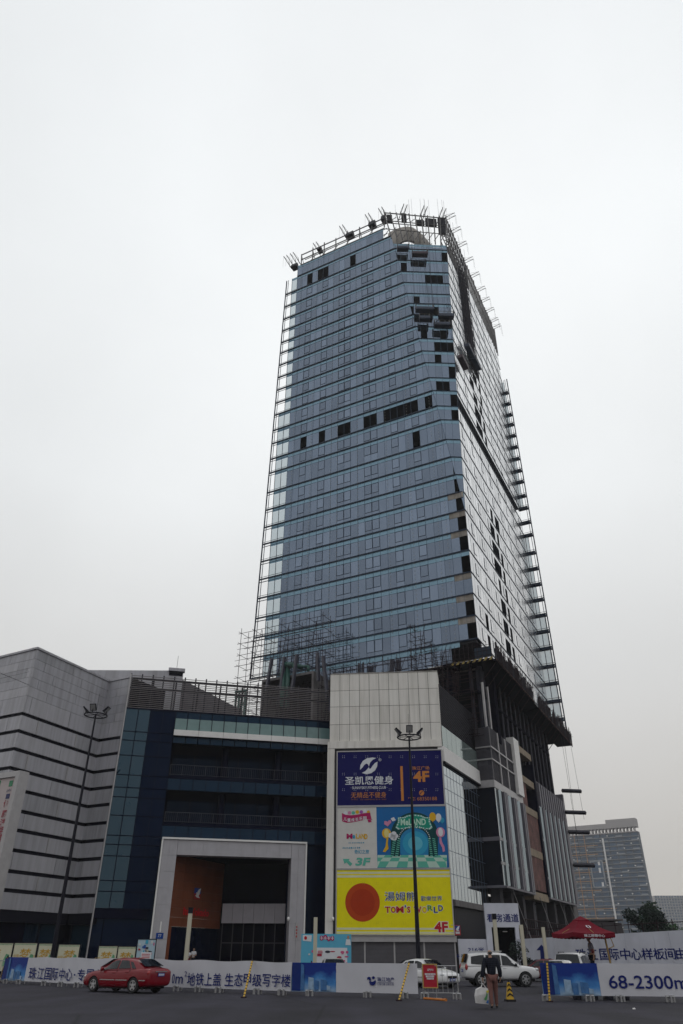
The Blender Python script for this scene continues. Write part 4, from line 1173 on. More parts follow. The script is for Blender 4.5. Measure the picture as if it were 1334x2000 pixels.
def rivets(t, x0, y0, x1, y1, nx, ys):
    mb = MB()
    for y in ys:
        for i in range(nx):
            x = x0+(x1-x0)*(i+.5)/nx
            for dx in (-9, 9):
                for dy in (-8, 8):
                    a, b, c, e = bx(x+dx-2, y+dy-2, x+dx+2, y+dy+2); mb.fbox(BP, a, b, c, e, .0, .012)
    return mb
# fitness club
t, a, b, c, e = board('fitness_billboard', 'navy billboard with white leaf emblem and orange characters, top of the three on the block', (94, 132, 1096, 645), None, None)
mb = MB(); mb.fbox(BP, a, b, c, e, -.3, 0); pan = mb.build('panel', I['navy'], t)
mb = MB()
shp(mb, [(308, 310), (312, 265), (335, 225), (375, 200), (425, 192), (462, 198), (430, 214), (405, 240), (392, 280), (385, 258), (370, 250), (350, 262), (330, 290)], 0)
shp(mb, [(475, 232), (472, 275), (452, 315), (415, 342), (370, 352), (325, 340), (360, 322), (380, 300), (392, 285), (396, 300), (410, 298), (425, 275), (450, 245)], 0)
mb.build('leaf_emblem', I['lwhite'], pan)
mb = MB(); lbl(mb, '圣凯恩健身', 165, 370, 625, 452, bold=.012); mb.build('lettering', I['lwhite'], pan)
mb = MB(); lbl(mb, '· SUNNYSKY FITNESS CLUB ·', 220, 467, 568, 492, bold=.012); mb.build('lettering', I['lwhite'], pan)
mb = MB(); lbl(mb, '®', 484, 200, 512, 228); mb.build('registered_mark', I['lwhite'], pan)
mb = MB(); lbl(mb, '无精品不健身', 222, 522, 558, 578); mb.build('lettering', I['orange'], pan)
mb = MB(); strokes(mb, 220, 585, 290, 600, 5, 0); strokes(mb, 312, 585, 560, 600, 17, 0); mb.build('small_print', ink('dim_orange', (.22, .085, .03)), pan)
mb = MB(); A, B, C_2, E_ = bx(696, 275, 720, 605); mb.fbox(BP, A, B, C_2, E_, .005, .02); mb.build('divider', I['orange'], pan)
mb = MB(); lbl(mb, '珠江广场', 805, 275, 968, 310, bold=.008); mb.build('lettering', I['orange'], pan)
mb = MB(); lbl(mb, '4F', 815, 320, 968, 425, bold=.035); mb.build('floor_number', I['orange'], pan)
mb = MB(); ell(mb, 895, 530, 24, 25, 0); mb.build('telephone_symbol', I['orange'], pan)
mb = MB(); shp(mb, [(884, 544), (880, 536), (888, 524), (900, 514), (909, 516), (907, 523), (900, 521), (890, 533), (892, 541)], 0, .015); mb.build('handset', I['navy'], pan)
mb = MB(); lbl(mb, '68350188', 852, 568, 1040, 601, bold=-.004); mb.build('telephone_number', I['orange'], pan)
mb = MB(); strokes(mb, 765, 570, 838, 584, 5, 0); strokes(mb, 812, 590, 838, 604, 2, 0); mb.build('small_print', I['orange'], pan)
rivets(t, 94, 0, 1096, 0, 9, (186, 350, 500)).build('rivet', I['lwhite'], pan)
# children's park (mascots left out)
t, a, b, c, e = board('playground_billboard', 'white and blue children playground billboard with balloons and green arch, middle of the three', (90, 662, 1140, 1245), None, None)
A = bx(468, 662, 470, 1245)[0]
mb = MB(); mb.fbox(BP, a, A, c, e, -.3, 0); wp = mb.build('white_panel', I['paper'], t)
mb = MB(); mb.fbox(BP, A+.003, b, c, e, -.3, 0); bp_ = mb.build('blue_panel', I['skyb'], t)
mb = MB(); shp(mb, [(135, 722), (170, 738), (225, 742), (290, 735), (350, 722), (405, 718), (418, 780), (372, 782), (300, 798), (230, 812), (180, 815), (138, 800)], 0); shp(mb, [(378, 784), (428, 782), (410, 796), (424, 808), (388, 812)], 0); mb.build('ribbon', I['magenta'], wp)
mb = MB()
for k, x in enumerate((150, 187, 224, 262, 300, 338)):
    y = (765, 772, 772, 766, 758, 756)[k]; lbl(mb, '儿童成长乐园'[k], x, y-2, x+32, y+32, bold=.02, d=.02)
mb.build('lettering', I['lwhite'], wp)
for k, (x, y, r_, m) in enumerate(((172, 722, 18, 'lwhite'), (208, 720, 17, 'pink'), (244, 720, 17, 'teal'), (282, 712, 18, 'gold'), (320, 712, 17, 'violet'), (354, 704, 17, 'lwhite'), (388, 712, 15, 'gold'))):
    mb = MB(); ell(mb, x, y, r_, r_, 0, .002, 18); mb.build('coloured_ball', I[m], wp)
for k, (chh, x0, y0, x1, y1, m) in enumerate((('M', 180, 918, 236, 968, 'magenta'), ('e', 236, 930, 262, 966, 'cyan'), ('L', 268, 918, 292, 966, 'gold'), ('A', 292, 920, 322, 968, 'gold'), ('N', 322, 918, 350, 964, 'gold'), ('D', 348, 920, 380, 970, 'gold'))):
    mb = MB(); lbl(mb, chh, x0, y0, x1, y1, bold=.05); mb.build('letter', I[m], wp)
mb = MB(); strokes(mb, 195, 998, 350, 1012, 9, 0); strokes(mb, 138, 1044, 312, 1062, 9, 0); mb.build('small_print', I['cyan'], wp)
mb = MB(); lbl(mb, '奇幻之旅', 255, 1070, 395, 1110, bold=.01); mb.build('lettering', I['cyan'], wp)
mb = MB(); shp(mb, [(145, 1158), (212, 1158), (200, 1172), (236, 1205), (214, 1228), (180, 1192), (160, 1205)], 0, .01); mb.build('arrow', I['teal'], wp)
mb = MB(); lbl(mb, '3F', 262, 1146, 410, 1224, bold=.045, shear=.15); mb.build('floor_number', I['teal'], wp)
# blue panel: lights, arch, floor, balloons
mb = MB()
for r_, m in ((150, 0), (105, 1), (60, 2)): ell(mb, 835, 1010, r_*1.15, r_*1.1, m, .002+.003*m)
mb.build('glow', [ink('sky_two', (.02, .20, .42)), ink('sky_three', (.03, .30, .48)), ink('sky_four', (.10, .42, .55))], bp_)
mb = MB()
for i in range(9):
    for j in range(3):
        x0, x1 = 475+i*74, 475+(i+1)*74; y0 = (1122, 1146, 1182)[j]; y1 = (1146, 1182, 1240)[j]
        cx = 800; s0, s1 = (1, 1.08, 1.2)[j], (1.08, 1.2, 1.4)[j]
        pts = [(cx+(x0-cx)*s0, y0), (cx+(x1-cx)*s0, y0), (cx+(x1-cx)*s1, y1), (cx+(x0-cx)*s1, y1)]
        pts = [(min(max(x, 474), 1136), y) for x, y in pts]
        if pts[1][0]-pts[0][0] > 2: shp(mb, pts, (i+j) % 2, .008)
mb.build('chequered_floor', [ink('floor_pale', (.42, .58, .50)), I['teal']], bp_)
mb = MB()
arch = [(600, 1140)]+[(825-225*math.cos(R(180*k/20)), 935-225*math.sin(R(180*k/20))) for k in range(21)]+[(1050, 1140), (960, 1140)]+[(825+135*math.cos(R(180*k/16)), 985-130*math.sin(R(180*k/16))) for k in range(17)]+[(690, 1140)]
n = len(arch)
outer = [(600, 1135)]+[(825-225*math.cos(R(180*k/20)), 935-220*math.sin(R(180*k/20))) for k in range(21)]+[(1050, 1135)]
inner = [(690, 1135)]+[(825-135*math.cos(R(180*k/20)), 985-120*math.sin(R(180*k/20))) for k in range(21)]+[(960, 1135)]
for k in range(len(outer)-1):
    q = [outer[k], outer[k+1], inner[k+1], inner[k]]; shp(mb, q, 0, .012)
mb.build('arch', I['ddteal'], bp_)
mb = MB()
for (x0, x1) in ((612, 640), (655, 683), (966, 990), (1008, 1036)):
    for k in range(9):
        y = 960+k*20; shp(mb, [(x0-(k-4)*3*(1 if x0 < 800 else -1), y), (x1-(k-4)*3*(1 if x0 < 800 else -1), y+6), (x1-(k-4)*3*(1 if x0 < 800 else -1), y+15), (x0-(k-4)*3*(1 if x0 < 800 else -1), y+9)], 0, .02)
mb.build('arch_stripe', I['teal'], bp_)
mb = MB()
plq = [(645, 862), (668, 805), (668, 762), (720, 762), (760, 742), (825, 735), (890, 742), (930, 762), (978, 762), (978, 805), (1000, 862), (975, 880), (900, 868), (825, 862), (745, 868), (668, 880)]
shp(mb, plq, 0, .02); mb.build('plaque', I['teal'], bp_)
mb = MB(); cx, cy = 825, 812
shp(mb, [(cx+(x-cx)*.88, cy+(y-cy)*.80) for x, y in plq], 0, .027); pq = mb.build('plaque_inset', ink('board_green_teal', (.01, .25, .17)), bp_)
mb = MB()
for k in range(34):
    t_ = k/34*len(plq); i0 = int(t_); f_ = t_-i0; p, q = plq[i0 % len(plq)], plq[(i0+1) % len(plq)]
    x, y = p[0]+(q[0]-p[0])*f_, p[1]+(q[1]-p[1])*f_; ell(mb, cx+(x-cx)*.94, cy+(y-cy)*.91, 6, 6, 0, .03, 10)
for k in range(22):
    an = R(8+164*k/21); ell(mb, 825-150*math.cos(an), 980-135*math.sin(an), 5, 5, 0, .03, 8)
mb.build('arch_bulbs', I['lwhite'], bp_)
mb = MB(); lbl(mb, 'MeLAND', 695, 775, 935, 838, d=.04, bold=.03); mb.build('lettering', ink('mint_letter', (.45, .66, .54)), bp_)
for (x, y, rx, ry, m) in ((1000, 757, 32, 42, 'gold'), (1056, 765, 27, 40, 'lwhite'), (1090, 790, 22, 26, 'cyan'), (560, 915, 43, 48, 'gold'), (1075, 905, 42, 48, 'pink')):
    mb = MB(); ell(mb, x, y, rx, ry, 0, .035, 24); shp(mb, [(x-5, y+ry+8), (x, y+ry-2), (x+5, y+ry+8)], 0, .035)
    bl = mb.build('balloon', I[m], bp_)
    if rx > 40:
        mb = MB(); ell(mb, x, y-2, rx*.55, ry*.85, 0, .043, 24); mb.build('balloon_highlight', I['lgold' if m == 'gold' else 'lwhite'], bl)
mb = MB(); shp(mb, [(560, 962), (578, 962), (572, 1010), (580, 1060), (548, 1095), (525, 1090), (552, 1040)], 0, .03); mb.build('streamer', I['gold'], bp_)
mb = MB(); shp(mb, [(1062, 955), (1082, 955), (1090, 1000), (1112, 1040), (1118, 1085), (1098, 1095), (1090, 1050), (1066, 1005)], 0, .03); mb.build('streamer', I['pink'], bp_)
mb = MB(); shp(mb, [(572, 850), (538, 828), (540, 800), (556, 797), (570, 806), (586, 790), (604, 792), (606, 812)], 0, .03); mb.build('heart', I['pink'], bp_)
mb = MB()
for x, y, r_ in ((612, 778, 10), (626, 774, 12), (636, 786, 10), (622, 790, 10), (600, 935, 24), (630, 922, 26), (652, 940, 20), (622, 955, 26), (640, 965, 18)): ell(mb, x, y, r_, r_, 0, .036, 16)
mb.build('cloud', I['lwhite'], bp_)
# family amusement (mascot left out, plain disc kept)
t, a, b, c, e = board('amusement_billboard', 'bright yellow billboard with a red orange disc and blue characters, lowest of the three', (86, 1262, 1182, 1876), None, None)
mb = MB(); mb.fbox(BP, a, b, c, e, -.3, 0); pan = mb.build('panel', I['yellow'], t)
for y0, y1 in ((1280, 1300), (1313, 1334), (1815, 1834), (1852, 1870)):
    mb = MB(); A, B, C_2, E_ = bx(88, y0, 1180, y1); mb.fbox(BP, a+.01, b-.01, C_2, E_, .002, .008); mb.build('stripe', I['lstripe'], pan)
mb = MB(); ell(mb, 332, 1573, 165, 184, 0, .004, 48); mb.build('disc', I['redorange'], pan)
mb = MB(); ell(mb, 332, 1573, 116, 128, 0, .012, 40); mb.build('disc_centre', ink('board_deep_orange', (.36, .034, .006)), pan)
mb = MB(); lbl(mb, '湯姆熊', 539, 1468, 847, 1564, 0, .010, bold=.022); lbl(mb, '歡樂世界', 886, 1510, 1093, 1562, 0, .010, bold=.008); mb.build('lettering_outline', I['lwhite'], pan)
mb = MB(); lbl(mb, '湯姆熊', 545, 1474, 841, 1558, 0, .020, bold=.004); lbl(mb, '歡樂世界', 888, 1512, 1090, 1560, 0, .020, bold=.0); mb.build('lettering', I['blue'], pan)
for ch_, x0, y0, x1, y1, m in (('T', 545, 1612, 598, 1672, 'red'), ('O', 602, 1614, 648, 1672, 'red'), ('M', 652, 1610, 724, 1672, 'red'), ("'", 733, 1600, 746, 1622, 'blue'), ('S', 757, 1612, 787, 1672, 'red'), ('W', 820, 1612, 893, 1672, 'red'), ('O', 900, 1614, 944, 1672, 'gold'), ('R', 950, 1600, 1003, 1652, 'green'), ('L', 1010, 1616, 1048, 1672, 'blue'), ('D', 1054, 1600, 1098, 1654, 'blue')):
    mb = MB(); lbl(mb, ch_, x0, y0, x1, y1, 0, .02, bold=.03); L_ = mb.build('letter', I[m], pan)
    mb = MB(); lbl(mb, ch_, x0-4, y0-4, x1+4, y1+4, 0, .010, bold=.035); mb.build('letter_outline', I['lwhite'], L_)
mb = MB(); lbl(mb, '4F', 1010, 1752, 1152, 1864, 0, .010, bold=.07); mb.build('number_outline', I['lwhite'], pan)
mb = MB(); lbl(mb, '4F', 1016, 1758, 1146, 1858, 0, .020, bold=.035); mb.build('floor_number', I['red'], pan)
rivets(t, 150, 0, 1180, 0, 8, (1390, 1768)).build('rivet', ink('rivet_olive', (.35, .31, .02)), pan)
# small hanging sign at the corner
HS = Fr(BL.P(BL.px(887, 1800)[0]+.05, 0, .5), -6.2)
a, b, c, e = rect(HS, 888, 1807, 899.5, 1826.5)
t = thing('hanging_sign', 'small blue and red square dove sign at the corner of the yellow billboard', 'sign', tuple(HS.P(a, c)))
mb = MB(); mb.fbox(HS, a, b, c, e, -.12, 0); pn = mb.build('panel', red, t)
mb = MB(); mb.fbox(HS, a+.04, b-.04, c+(e-c)*.55, e-.04, .002, .012); mb.build('blue_field', I['blue'], pn)
mb = MB(); dove(mb, HS, a+.05, b-.05, c+(e-c)*.35, e-.05, .02); mb.build('dove', I['lwhite'], pn)
mb = MB()
for k in range(4): u = a+.08+(b-a-.16)*k/4; mb.fbox(HS, u, u+.07, c+.1, c+.28, .01, .015); mb.fbox(HS, u, u+.10, c+.17, c+.2, .015, .018)
mb.build('small_print', I['lwhite'], pn)
mb = MB(); mb.bar(HS.P(a-.3, c+.8, -.05), HS.P(a, c+.8, -.05), .05); mb.bar(HS.P(a-.3, c+.2, -.05), HS.P(a, c+.2, -.05), .05); mb.build('bracket', M['silver'], t)
# house number plate on the portal
a, b, c, e = rect(PO, 304.5, 1822, 319, 1833.5)
t = thing('number_plate', 'blue enamel house number plate 77 on the left portal pier', 'sign', tuple(PO.P(a, c)))
mb = MB(); mb.fbox(PO, a, b, c, e, .0, .05); pn = mb.build('plate', I['blue'], t)
mb = MB(); letters(mb, PO, '77', a+(b-a)*.28, b-(b-a)*.28, c+(e-c)*.25, e-(e-c)*.25, .06); mb.build('lettering', I['lwhite'], pn)
mb = MB(); mb.fbox(PO, (a+b)/2-.06, (a+b)/2+.06, e+.05, e+.9, .0, .1); mb.build('light_tube', M['white'], t)
# security cameras
def camera_dome(fr, x, y, label):
    u, z = fr.px(x, y); t = thing('security_camera', label, 'camera', tuple(fr.P(u, z-.3)))
    mb = MB(); mb.bar(fr.P(u, z+.15, 0), fr.P(u, z+.15, .35), .06); mb.build('arm', M['white'], t)
    mb = MB(); mb.lathe(fr.P(u, z-.2, .35), [(.02, 0), (.10, .06), (.13, .16), (.13, .3), (.05, .36)], 10); mb.build('housing', M['white'], t, smooth=True)
camera_dome(PO, 562, 1795, 'white dome camera on the right portal pier')
camera_dome(BL.off(0, .26), 651, 1795, 'white dome camera on the pier left of the yellow billboard')
u, z = PO.px(579, 1819)
t = thing('wall_plaque', 'narrow pale vertical plaque on the right portal pier', 'plaque', tuple(PO.P(u, z-.7)))
mb = MB(); mb.disc(PO, u, z, .16, .75, 0, 0, 20, .08); pn = mb.build('plate', M['silver'], t)
mb = MB()
for k in range(4): mb.fbox(PO, u-.06, u+.06, z-.5+k*.26, z-.34+k*.26, .08, .095)
mb.build('small_print', red, pn)

# ================================================================== ROOF SCAFFOLDS, PLANT AND PLATFORMS
def pole_scaffold(name, label, fr, u0, u1, z0, z1, du, dz, depth, raking=None, cat='scaffold', jit=.25):
    t = thing(name, label, cat, tuple(fr.P((u0+u1)/2, z0, -depth/2)))
    up, le, tr = MB(), MB(), MB()
    nu = max(2, int((u1-u0)/du)); nz_ = max(2, int((z1-z0)/dz))
    for d in (0, -depth):
        for i in range(nu+1):
            u = u0+(u1-u0)*i/nu
            top = z1 if raking is None else raking(u)
            up.tube(fr.P(u+random.uniform(-.08, .08), z0, d), fr.P(u+random.uniform(-.12, .12), top+random.uniform(.2, 1.1), d), .04, n=5)
        for j in range(nz_+1):
            z = z0+(z1-z0)*j/nz_
            a, b = u0-random.uniform(.2, .9), u1+random.uniform(.2, .9)
            if raking is not None:
                us = [u0+(u1-u0)*k/40 for k in range(41) if raking(u0+(u1-u0)*k/40) >= z-.2]
                if not us: continue
                a, b = us[0]-.4, us[-1]+.4
            le.tube(fr.P(a, z+random.uniform(-.1, .1), d), fr.P(b, z+random.uniform(-.1, .1), d), .038, n=5)
            le.tube(fr.P(a, z+.9, d), fr.P(b, z+.9+random.uniform(-.1, .1), d), .03, n=5) if j < nz_ and random.random() < .6 and raking is None else None
            if d == 0:
                for i in range(nu+1):
                    u = u0+(u1-u0)*i/nu
                    if raking is None or raking(u) >= z: tr.tube(fr.P(u, z, .55), fr.P(u, z+random.uniform(-.05, .05), -depth-.5), .033, n=5)
    for i in range(0, nu, 2):
        tr.tube(fr.P(u0+(u1-u0)*i/nu, z0, .05), fr.P(min(u1, u0+(u1-u0)*(i+1.6)/nu), z1 if raking is None else min(z1, raking(u0+(u1-u0)*i/nu)), .05), .035, n=5)
    up.build('upright', M['rust'], t); le.build('ledger', M['rust'], t); tr.build('transom', M['rust'], t)
    return t
SC = TF.off(0, 4.5)
ua, za = SC.px(458, 1395); ub2, zb_ = SC.px(632, 1225)
pole_scaffold('roof_scaffold', 'tall rusty pole scaffold on the mall roof at the left foot of the tower', SC, ua, ub2, 25.5, SC.px(540, 1222)[1], 2.1, 1.55, 2.0)
ua, _ = SC.px(805, 1320); ub2, _ = SC.px(885, 1320); zA = SC.px(805, 1222)[1]; zB_ = SC.px(885, 1310)[1]
pole_scaffold('raking_scaffold', 'sloping rusty pole scaffold stair above the white block', SC, ua, ub2, 29.0, zA, 1.1, 1.0, 1.6, raking=lambda u: zA+(zB_-zA)*(u-ua)/(ub2-ua))
SC3 = TF.off(0, 3.2)
ua, _ = SC3.px(862, 1400); ub2, _ = SC3.px(925, 1400)
pole_scaffold('wall_scaffold', 'dark scaffold beside the white block below the striped catch deck', SC3, ua, ub2, 24.0, 33.0, 1.4, 1.6, 1.2)
SC4 = TF.off(0, 6.0)
ua, _ = SC4.px(645, 1320); ub2, _ = SC4.px(805, 1320)
pole_scaffold('low_scaffold', 'low line of thin scaffold poles rising just above the white block', SC4, ua, ub2, 26.5, SC4.px(720, 1296)[1], 1.7, 1.4, 1.2)
# concrete plant room on the mall roof with green pipes
PRm = TF.off(0, 6.5)
a, z1p = PRm.px(512, 1322); b, z1q = PRm.px(613, 1306); zt_ = (PRm.px(512, 1330)[1]+PRm.px(613, 1308)[1])/2
t = thing('roof_plant_room', 'open concrete plant room on the mall roof behind the louvres', 'plant room', tuple(PRm.P(a, Z_LV-.2, -3)))
mb = MB()
mb.fbox(PRm, a, b, zt_-.35, zt_, -6, 0); mb.fbox(PRm, b-.25, b, Z_LV-.2, zt_-.35, -6, 0); mb.fbox(PRm, a, a+.2, Z_LV-.2, zt_-.35, -6, 0); mb.fbox(PRm, a, b, Z_LV-.2, zt_, -6.3, -6)
mb.build('concrete_shell', M['concdark'], t)
mb = MB(); mb.fbox(PRm, a+.2, b-.25, Z_LV-.2, zt_-.36, -5.9, -4.5); mb.build('dark_inside', M['interior'], t)
SR = Fr(PRm.P(b, 0, 0), 60)
mb = MB(); q1_ = SR.px(648, 1332)
mb.hexa([SR.P(0, Z_LV-.2, 0), SR.P(4, Z_LV-.2, 0), SR.P(4, Z_LV-.2, -.3), SR.P(0, Z_LV-.2, -.3), SR.P(0, zt_, 0), SR.P(4, zt_-1.8, 0), SR.P(4, zt_-1.8, -.3), SR.P(0, zt_, -.3)]); mb.build('raking_wall', M['concdark'], t)
gp = mat('green_pipe', (.018, .075, .062), .45, var=.15)
t = thing('cooling_pipes', 'thick dark green pipes bending over the roof plant room', 'pipes', tuple(PRm.P((a+b)/2, 26, .5)))
def pipe(pts, r, name='pipe'):
    mb = MB(); P_ = [PRm.P(PRm.px(x, y, .6)[0], PRm.px(x, y, .6)[1], d) for x, y, d in pts]
    for p, q in zip(P_[:-1], P_[1:]): mb.tube(p, q, r, n=10)
    for p in P_[1:-1]: mb.lathe(p-Vector((0, 0, r)), [(.05*r, 0), (.7*r, .3*r), (r, r), (.7*r, 1.7*r), (.05*r, 2*r)], 10)
    mb.build(name, gp, t, smooth=True)
pipe([(551, 1380, .6), (553, 1305, .6), (557, 1297, .6), (575, 1299, .6), (577, 1306, .6)], .34)
pipe([(558, 1380, .3), (560, 1302, .3), (566, 1294, -.5), (580, 1297, -1)], .32)
pipe([(540, 1316, -.5), (542, 1304, -.5), (552, 1302, -.5)], .2)
pipe([(594, 1306, -.5), (594, 1297, -.5), (582, 1297, -.5)], .2)
st = mat('dark_blue_steel_post', (.03, .03, .05), .5, var=.2)
for k, (x0, y0, x1, y1) in enumerate(((531, 1286, 520, 1350), (556, 1283, 548, 1350), (580, 1278, 570, 1352), (620, 1275, 622, 1330), (631, 1282, 643, 1390))):
    mb = MB(); p = PRm.P(*PRm.px(x0, y0, .8), .8); q = PRm.P(*PRm.px(x1, y1, .8), .8); mb.bar(p, q, .36)
    tag(mb.build('steel_post', st), 'leaning dark steel post, ' + ('leftmost by the plant room', 'second from left by the plant room', 'tallest, right of the green pipes', 'upright at the plant room corner', 'rightmost, leaning on the white block')[k], 'post', 'steel posts on the mall roof')
for k, (x0, y0, x1, y1, w) in enumerate(((705, 1293, 704, 1318, .8), (724, 1299, 723, 1316, .5), (766, 1287, 762, 1314, .45), (775, 1286, 780, 1313, .55))):
    mb = MB(); fr_ = TF.off(0, 5.5); p0 = fr_.px(x0, y0); p1 = fr_.px(x1, y1)
    for j in range(4):
        o = (j-1.5)*w/3
        mb.bar(fr_.P(p0[0]+o*1.1, p0[1]-random.uniform(0, .3), random.uniform(-.2, .2)), fr_.P(p1[0]+o, p1[1]-2.2, 0), .16)
    tag(mb.build('pole_bundle', st), 'bundle of upright dark poles behind the white block, ' + ('leftmost and widest', 'short one second from left', 'third from left', 'rightmost and splayed')[k], 'poles', 'pole bundles above the white block')
t = thing('roof_duct', 'dark blocky pipework cluster standing on the mall roof behind the louvres', 'pipework', tuple(PRm.P(PRm.px(480, 1370)[0], Z_LV)))
mb = MB()
for j in range(4):
    u, z = PRm.px(470+j*6, 1356); mb.tube(PRm.P(u, Z_LV-.2, 1), PRm.P(u, z, 1), .16, n=8)
mb.build('riser', gp, t, smooth=False)
mb = MB()
for y in (1356, 1366): 
    u, z = PRm.px(468, y); u2, _ = PRm.px(491, y); mb.tube(PRm.P(u, z, 1), PRm.P(u2, z, 1), .2, n=8)
mb.build('header', gp, t)

# catch decks: planked platforms with netting on the right face of the tower
net = mat('dark_safety_net', (.008, .008, .018), .9, var=.5, scale=3)
netb = mat('blue_green_net', (.006, .018, .035), .8, var=.3, scale=2)
hz_ = mat('hazard_yellow', (.30, .22, .05), .7, var=.2, scale=3)
def deck(label, fr, u0, u1, z, d1, seg):
    t = thing('catch_deck', label, 'platform', tuple(fr.P((u0+u1)/2, z-.4, d1/2)))
    mb = MB(); mb.fbox(fr, u0, u1, z-.25, z, .12, d1); mb.build('planking', M['interior'], t)
    mb = MB(); mb.bar(fr.P(u0, z-.1, d1+.05), fr.P(u1, z-.1, d1+.05), .14); mb.build('edge_beam', mat('rusty_edge', (.09, .04, .03), .8, var=.3, scale=2), t)
    p = MB(); n = MB(); u = u0
    while u < u1:
        h = random.choice((.7, 1.2, 1.5, 1.9))+random.uniform(-.3, .5); w = random.uniform(.18, .6)
        n.hexa([fr.P(u, z, d1-.06), fr.P(min(u+w, u1), z, d1-.06), fr.P(min(u+w, u1), z, d1-.12), fr.P(u, z, d1-.12), fr.P(u, z+h, d1+.05), fr.P(min(u+w, u1), z+h+random.uniform(-.35, .2), d1+.05), fr.P(min(u+w, u1), z+h-.1, d1-.1), fr.P(u, z+h-.1, d1-.1)])
        if random.random() < .75: p.tube(fr.P(u, z-.5, d1+.1), fr.P(u+random.uniform(-.2, .2), z+random.uniform(1.8, 2.7), d1+.15), .035, n=4)
        if random.random() < .35: p.tube(fr.P(u, z+random.uniform(.3, 1.4), d1-.3), fr.P(u+random.uniform(-.1, .1), z+random.uniform(.8, 1.6), d1+.55), .03, n=4)
        u += w
    for zz in (.6, 1.2, 1.9): p.tube(fr.P(u0, z+zz, d1+.1), fr.P(u1, z+zz, d1+.1), .03, n=4)
    u = u0+.3
    while u < min(u1, 36): p.tube(fr.P(u, z-.3, d1-.1), fr.P(u, z-3.0, .1), .05, n=5); u += 2.4
    n.build('netting', net, t); p.build('pole', M['rust'], t)
    return t
dz1 = 33.15
def du_at(x, y, d): return TR.px(x, y, d)[0]
dk = deck('long dark netted catch deck at the tower foot, nearer of the two', TR, -2.0, 17.5, dz1, 2.6, 1)
deck('long dark netted catch deck at the tower foot, farther of the two', TR, 20.5, 44.5, dz1-.2, 2.6, 1)
# striped front edge of the near deck
FD = TF.off(0, 2.6)
fl = FD.px(868, 1350)[0]
mb = MB(); mb.fbox(FD, fl, 2.4, dz1-.25, dz1, -2.3, 0); mb.build('front_planking', M['interior'], dk)
mb = MB(); u = 2.3
while u > fl+1:
    a_, b_ = u, u-.33
    mb.hexa([FD.P(b_, dz1-.28, .03), FD.P(a_, dz1-.28, .03), FD.P(a_, dz1-.28, .0), FD.P(b_, dz1-.28, 0), FD.P(b_+.3, dz1+.12, .03), FD.P(a_+.3, dz1+.12, .03), FD.P(a_+.3, dz1+.12, 0), FD.P(b_+.3, dz1+.12, 0)]); u -= .72
mb.build('hazard_stripe', hz_, dk)
mb = MB(); mb.fbox(FD, .2, 2.4, dz1+.13, dz1+1.5, -.06, -.02); mb.build('blue_net', netb, dk)
mb = MB()
for j in range(12):
    u = fl+(2.4-fl)*j/11; mb.tube(FD.P(u, dz1-.4, .06), FD.P(u, dz1+2.2, .06), .03, n=4)
for zz in (.4, 1.0, 1.7): mb.tube(FD.P(fl, dz1+zz, .06), FD.P(2.5, dz1+zz, .06), .03, n=4)
mb.build('front_rail', M['rust'], dk)
mb = MB(); mb.fbox(TF, -9, -.02, 32.9, 33.75, -.3, .02); mb.build('front_edge_slab', M['conc'], tower)
mb = MB(); mb.bar(TF.P(-7, 33.9, .3), TF.P(0, 33.95, .3), .16); mb.build('front_rail', M['white'], tower)

# suspended cradles on the tower
cr_blue = mat('cradle_blue', (.012, .025, .06), .5, var=.2); cr_red = mat('cradle_dark_red', (.035, .008, .022), .5, var=.2)
def cradle(label, P0, P1, P2, h, m, cables):
    """floor quad from three corners, guard rails and hoist ends"""
    P3 = P0+(P2-P1); up = Vector((0, 0, 1))
    t = thing('cradle', label, 'cradle', tuple((P0+P2)/2), 0, 'suspended cradles on the tower')
    mb = MB(); mb.hexa([P0, P1, P2, P3, P0+up*.14, P1+up*.14, P2+up*.14, P3+up*.14]); mb.build('floor', m, t, recalc=True)
    mb = MB(); e = .04
    for a, b in ((P0, P1), (P1, P2), (P2, P3), (P3, P0)):
        nn = (b-a).cross(up).normalized()*e
        mb.hexa([a+up*.15, b+up*.15, b+up*.15+nn, a+up*.15+nn, a+up*h*.55, b+up*h*.55, b+up*h*.55+nn, a+up*h*.55+nn])
    mb.build('side_sheet', m, t, recalc=True)
    mb = MB()
    for a, b in ((P0, P1), (P1, P2), (P2, P3), (P3, P0)):
        mb.bar(a+up*h, b+up*h, .07); n_ = max(1, int((b-a).length/.8))
        for i in range(n_+1):
            p = a.lerp(b, i/n_); mb.bar(p, p+up*h, .05)
    mb.build('guard_rail', M['steel'], t)
    mb = MB()
    for q in (P0.lerp(P3, .5), P1.lerp(P2, .5)):
        d = (q-(P0+P2)/2)*.04
        mb.bar(q-d, q-d+up*(h+.5), .12)
    mb.build('hoist_stirrup', M['steel'], t)
    mb = MB()
    for q in (P0.lerp(P3, .5), P1.lerp(P2, .5)): mb.tube(q+up*(h+.4), Vector((q.x, q.y, cables)), .018, n=4)
    mb.build('cable', M['darksteel'], t)
def chq(x, y):                                     # pixel on the chamfer plane
    r = ray(x, y); return CAM+r*((C_-CAM).dot(nch)/r.dot(nch))
hn = Vector((nch.x, nch.y, 0)).normalized()
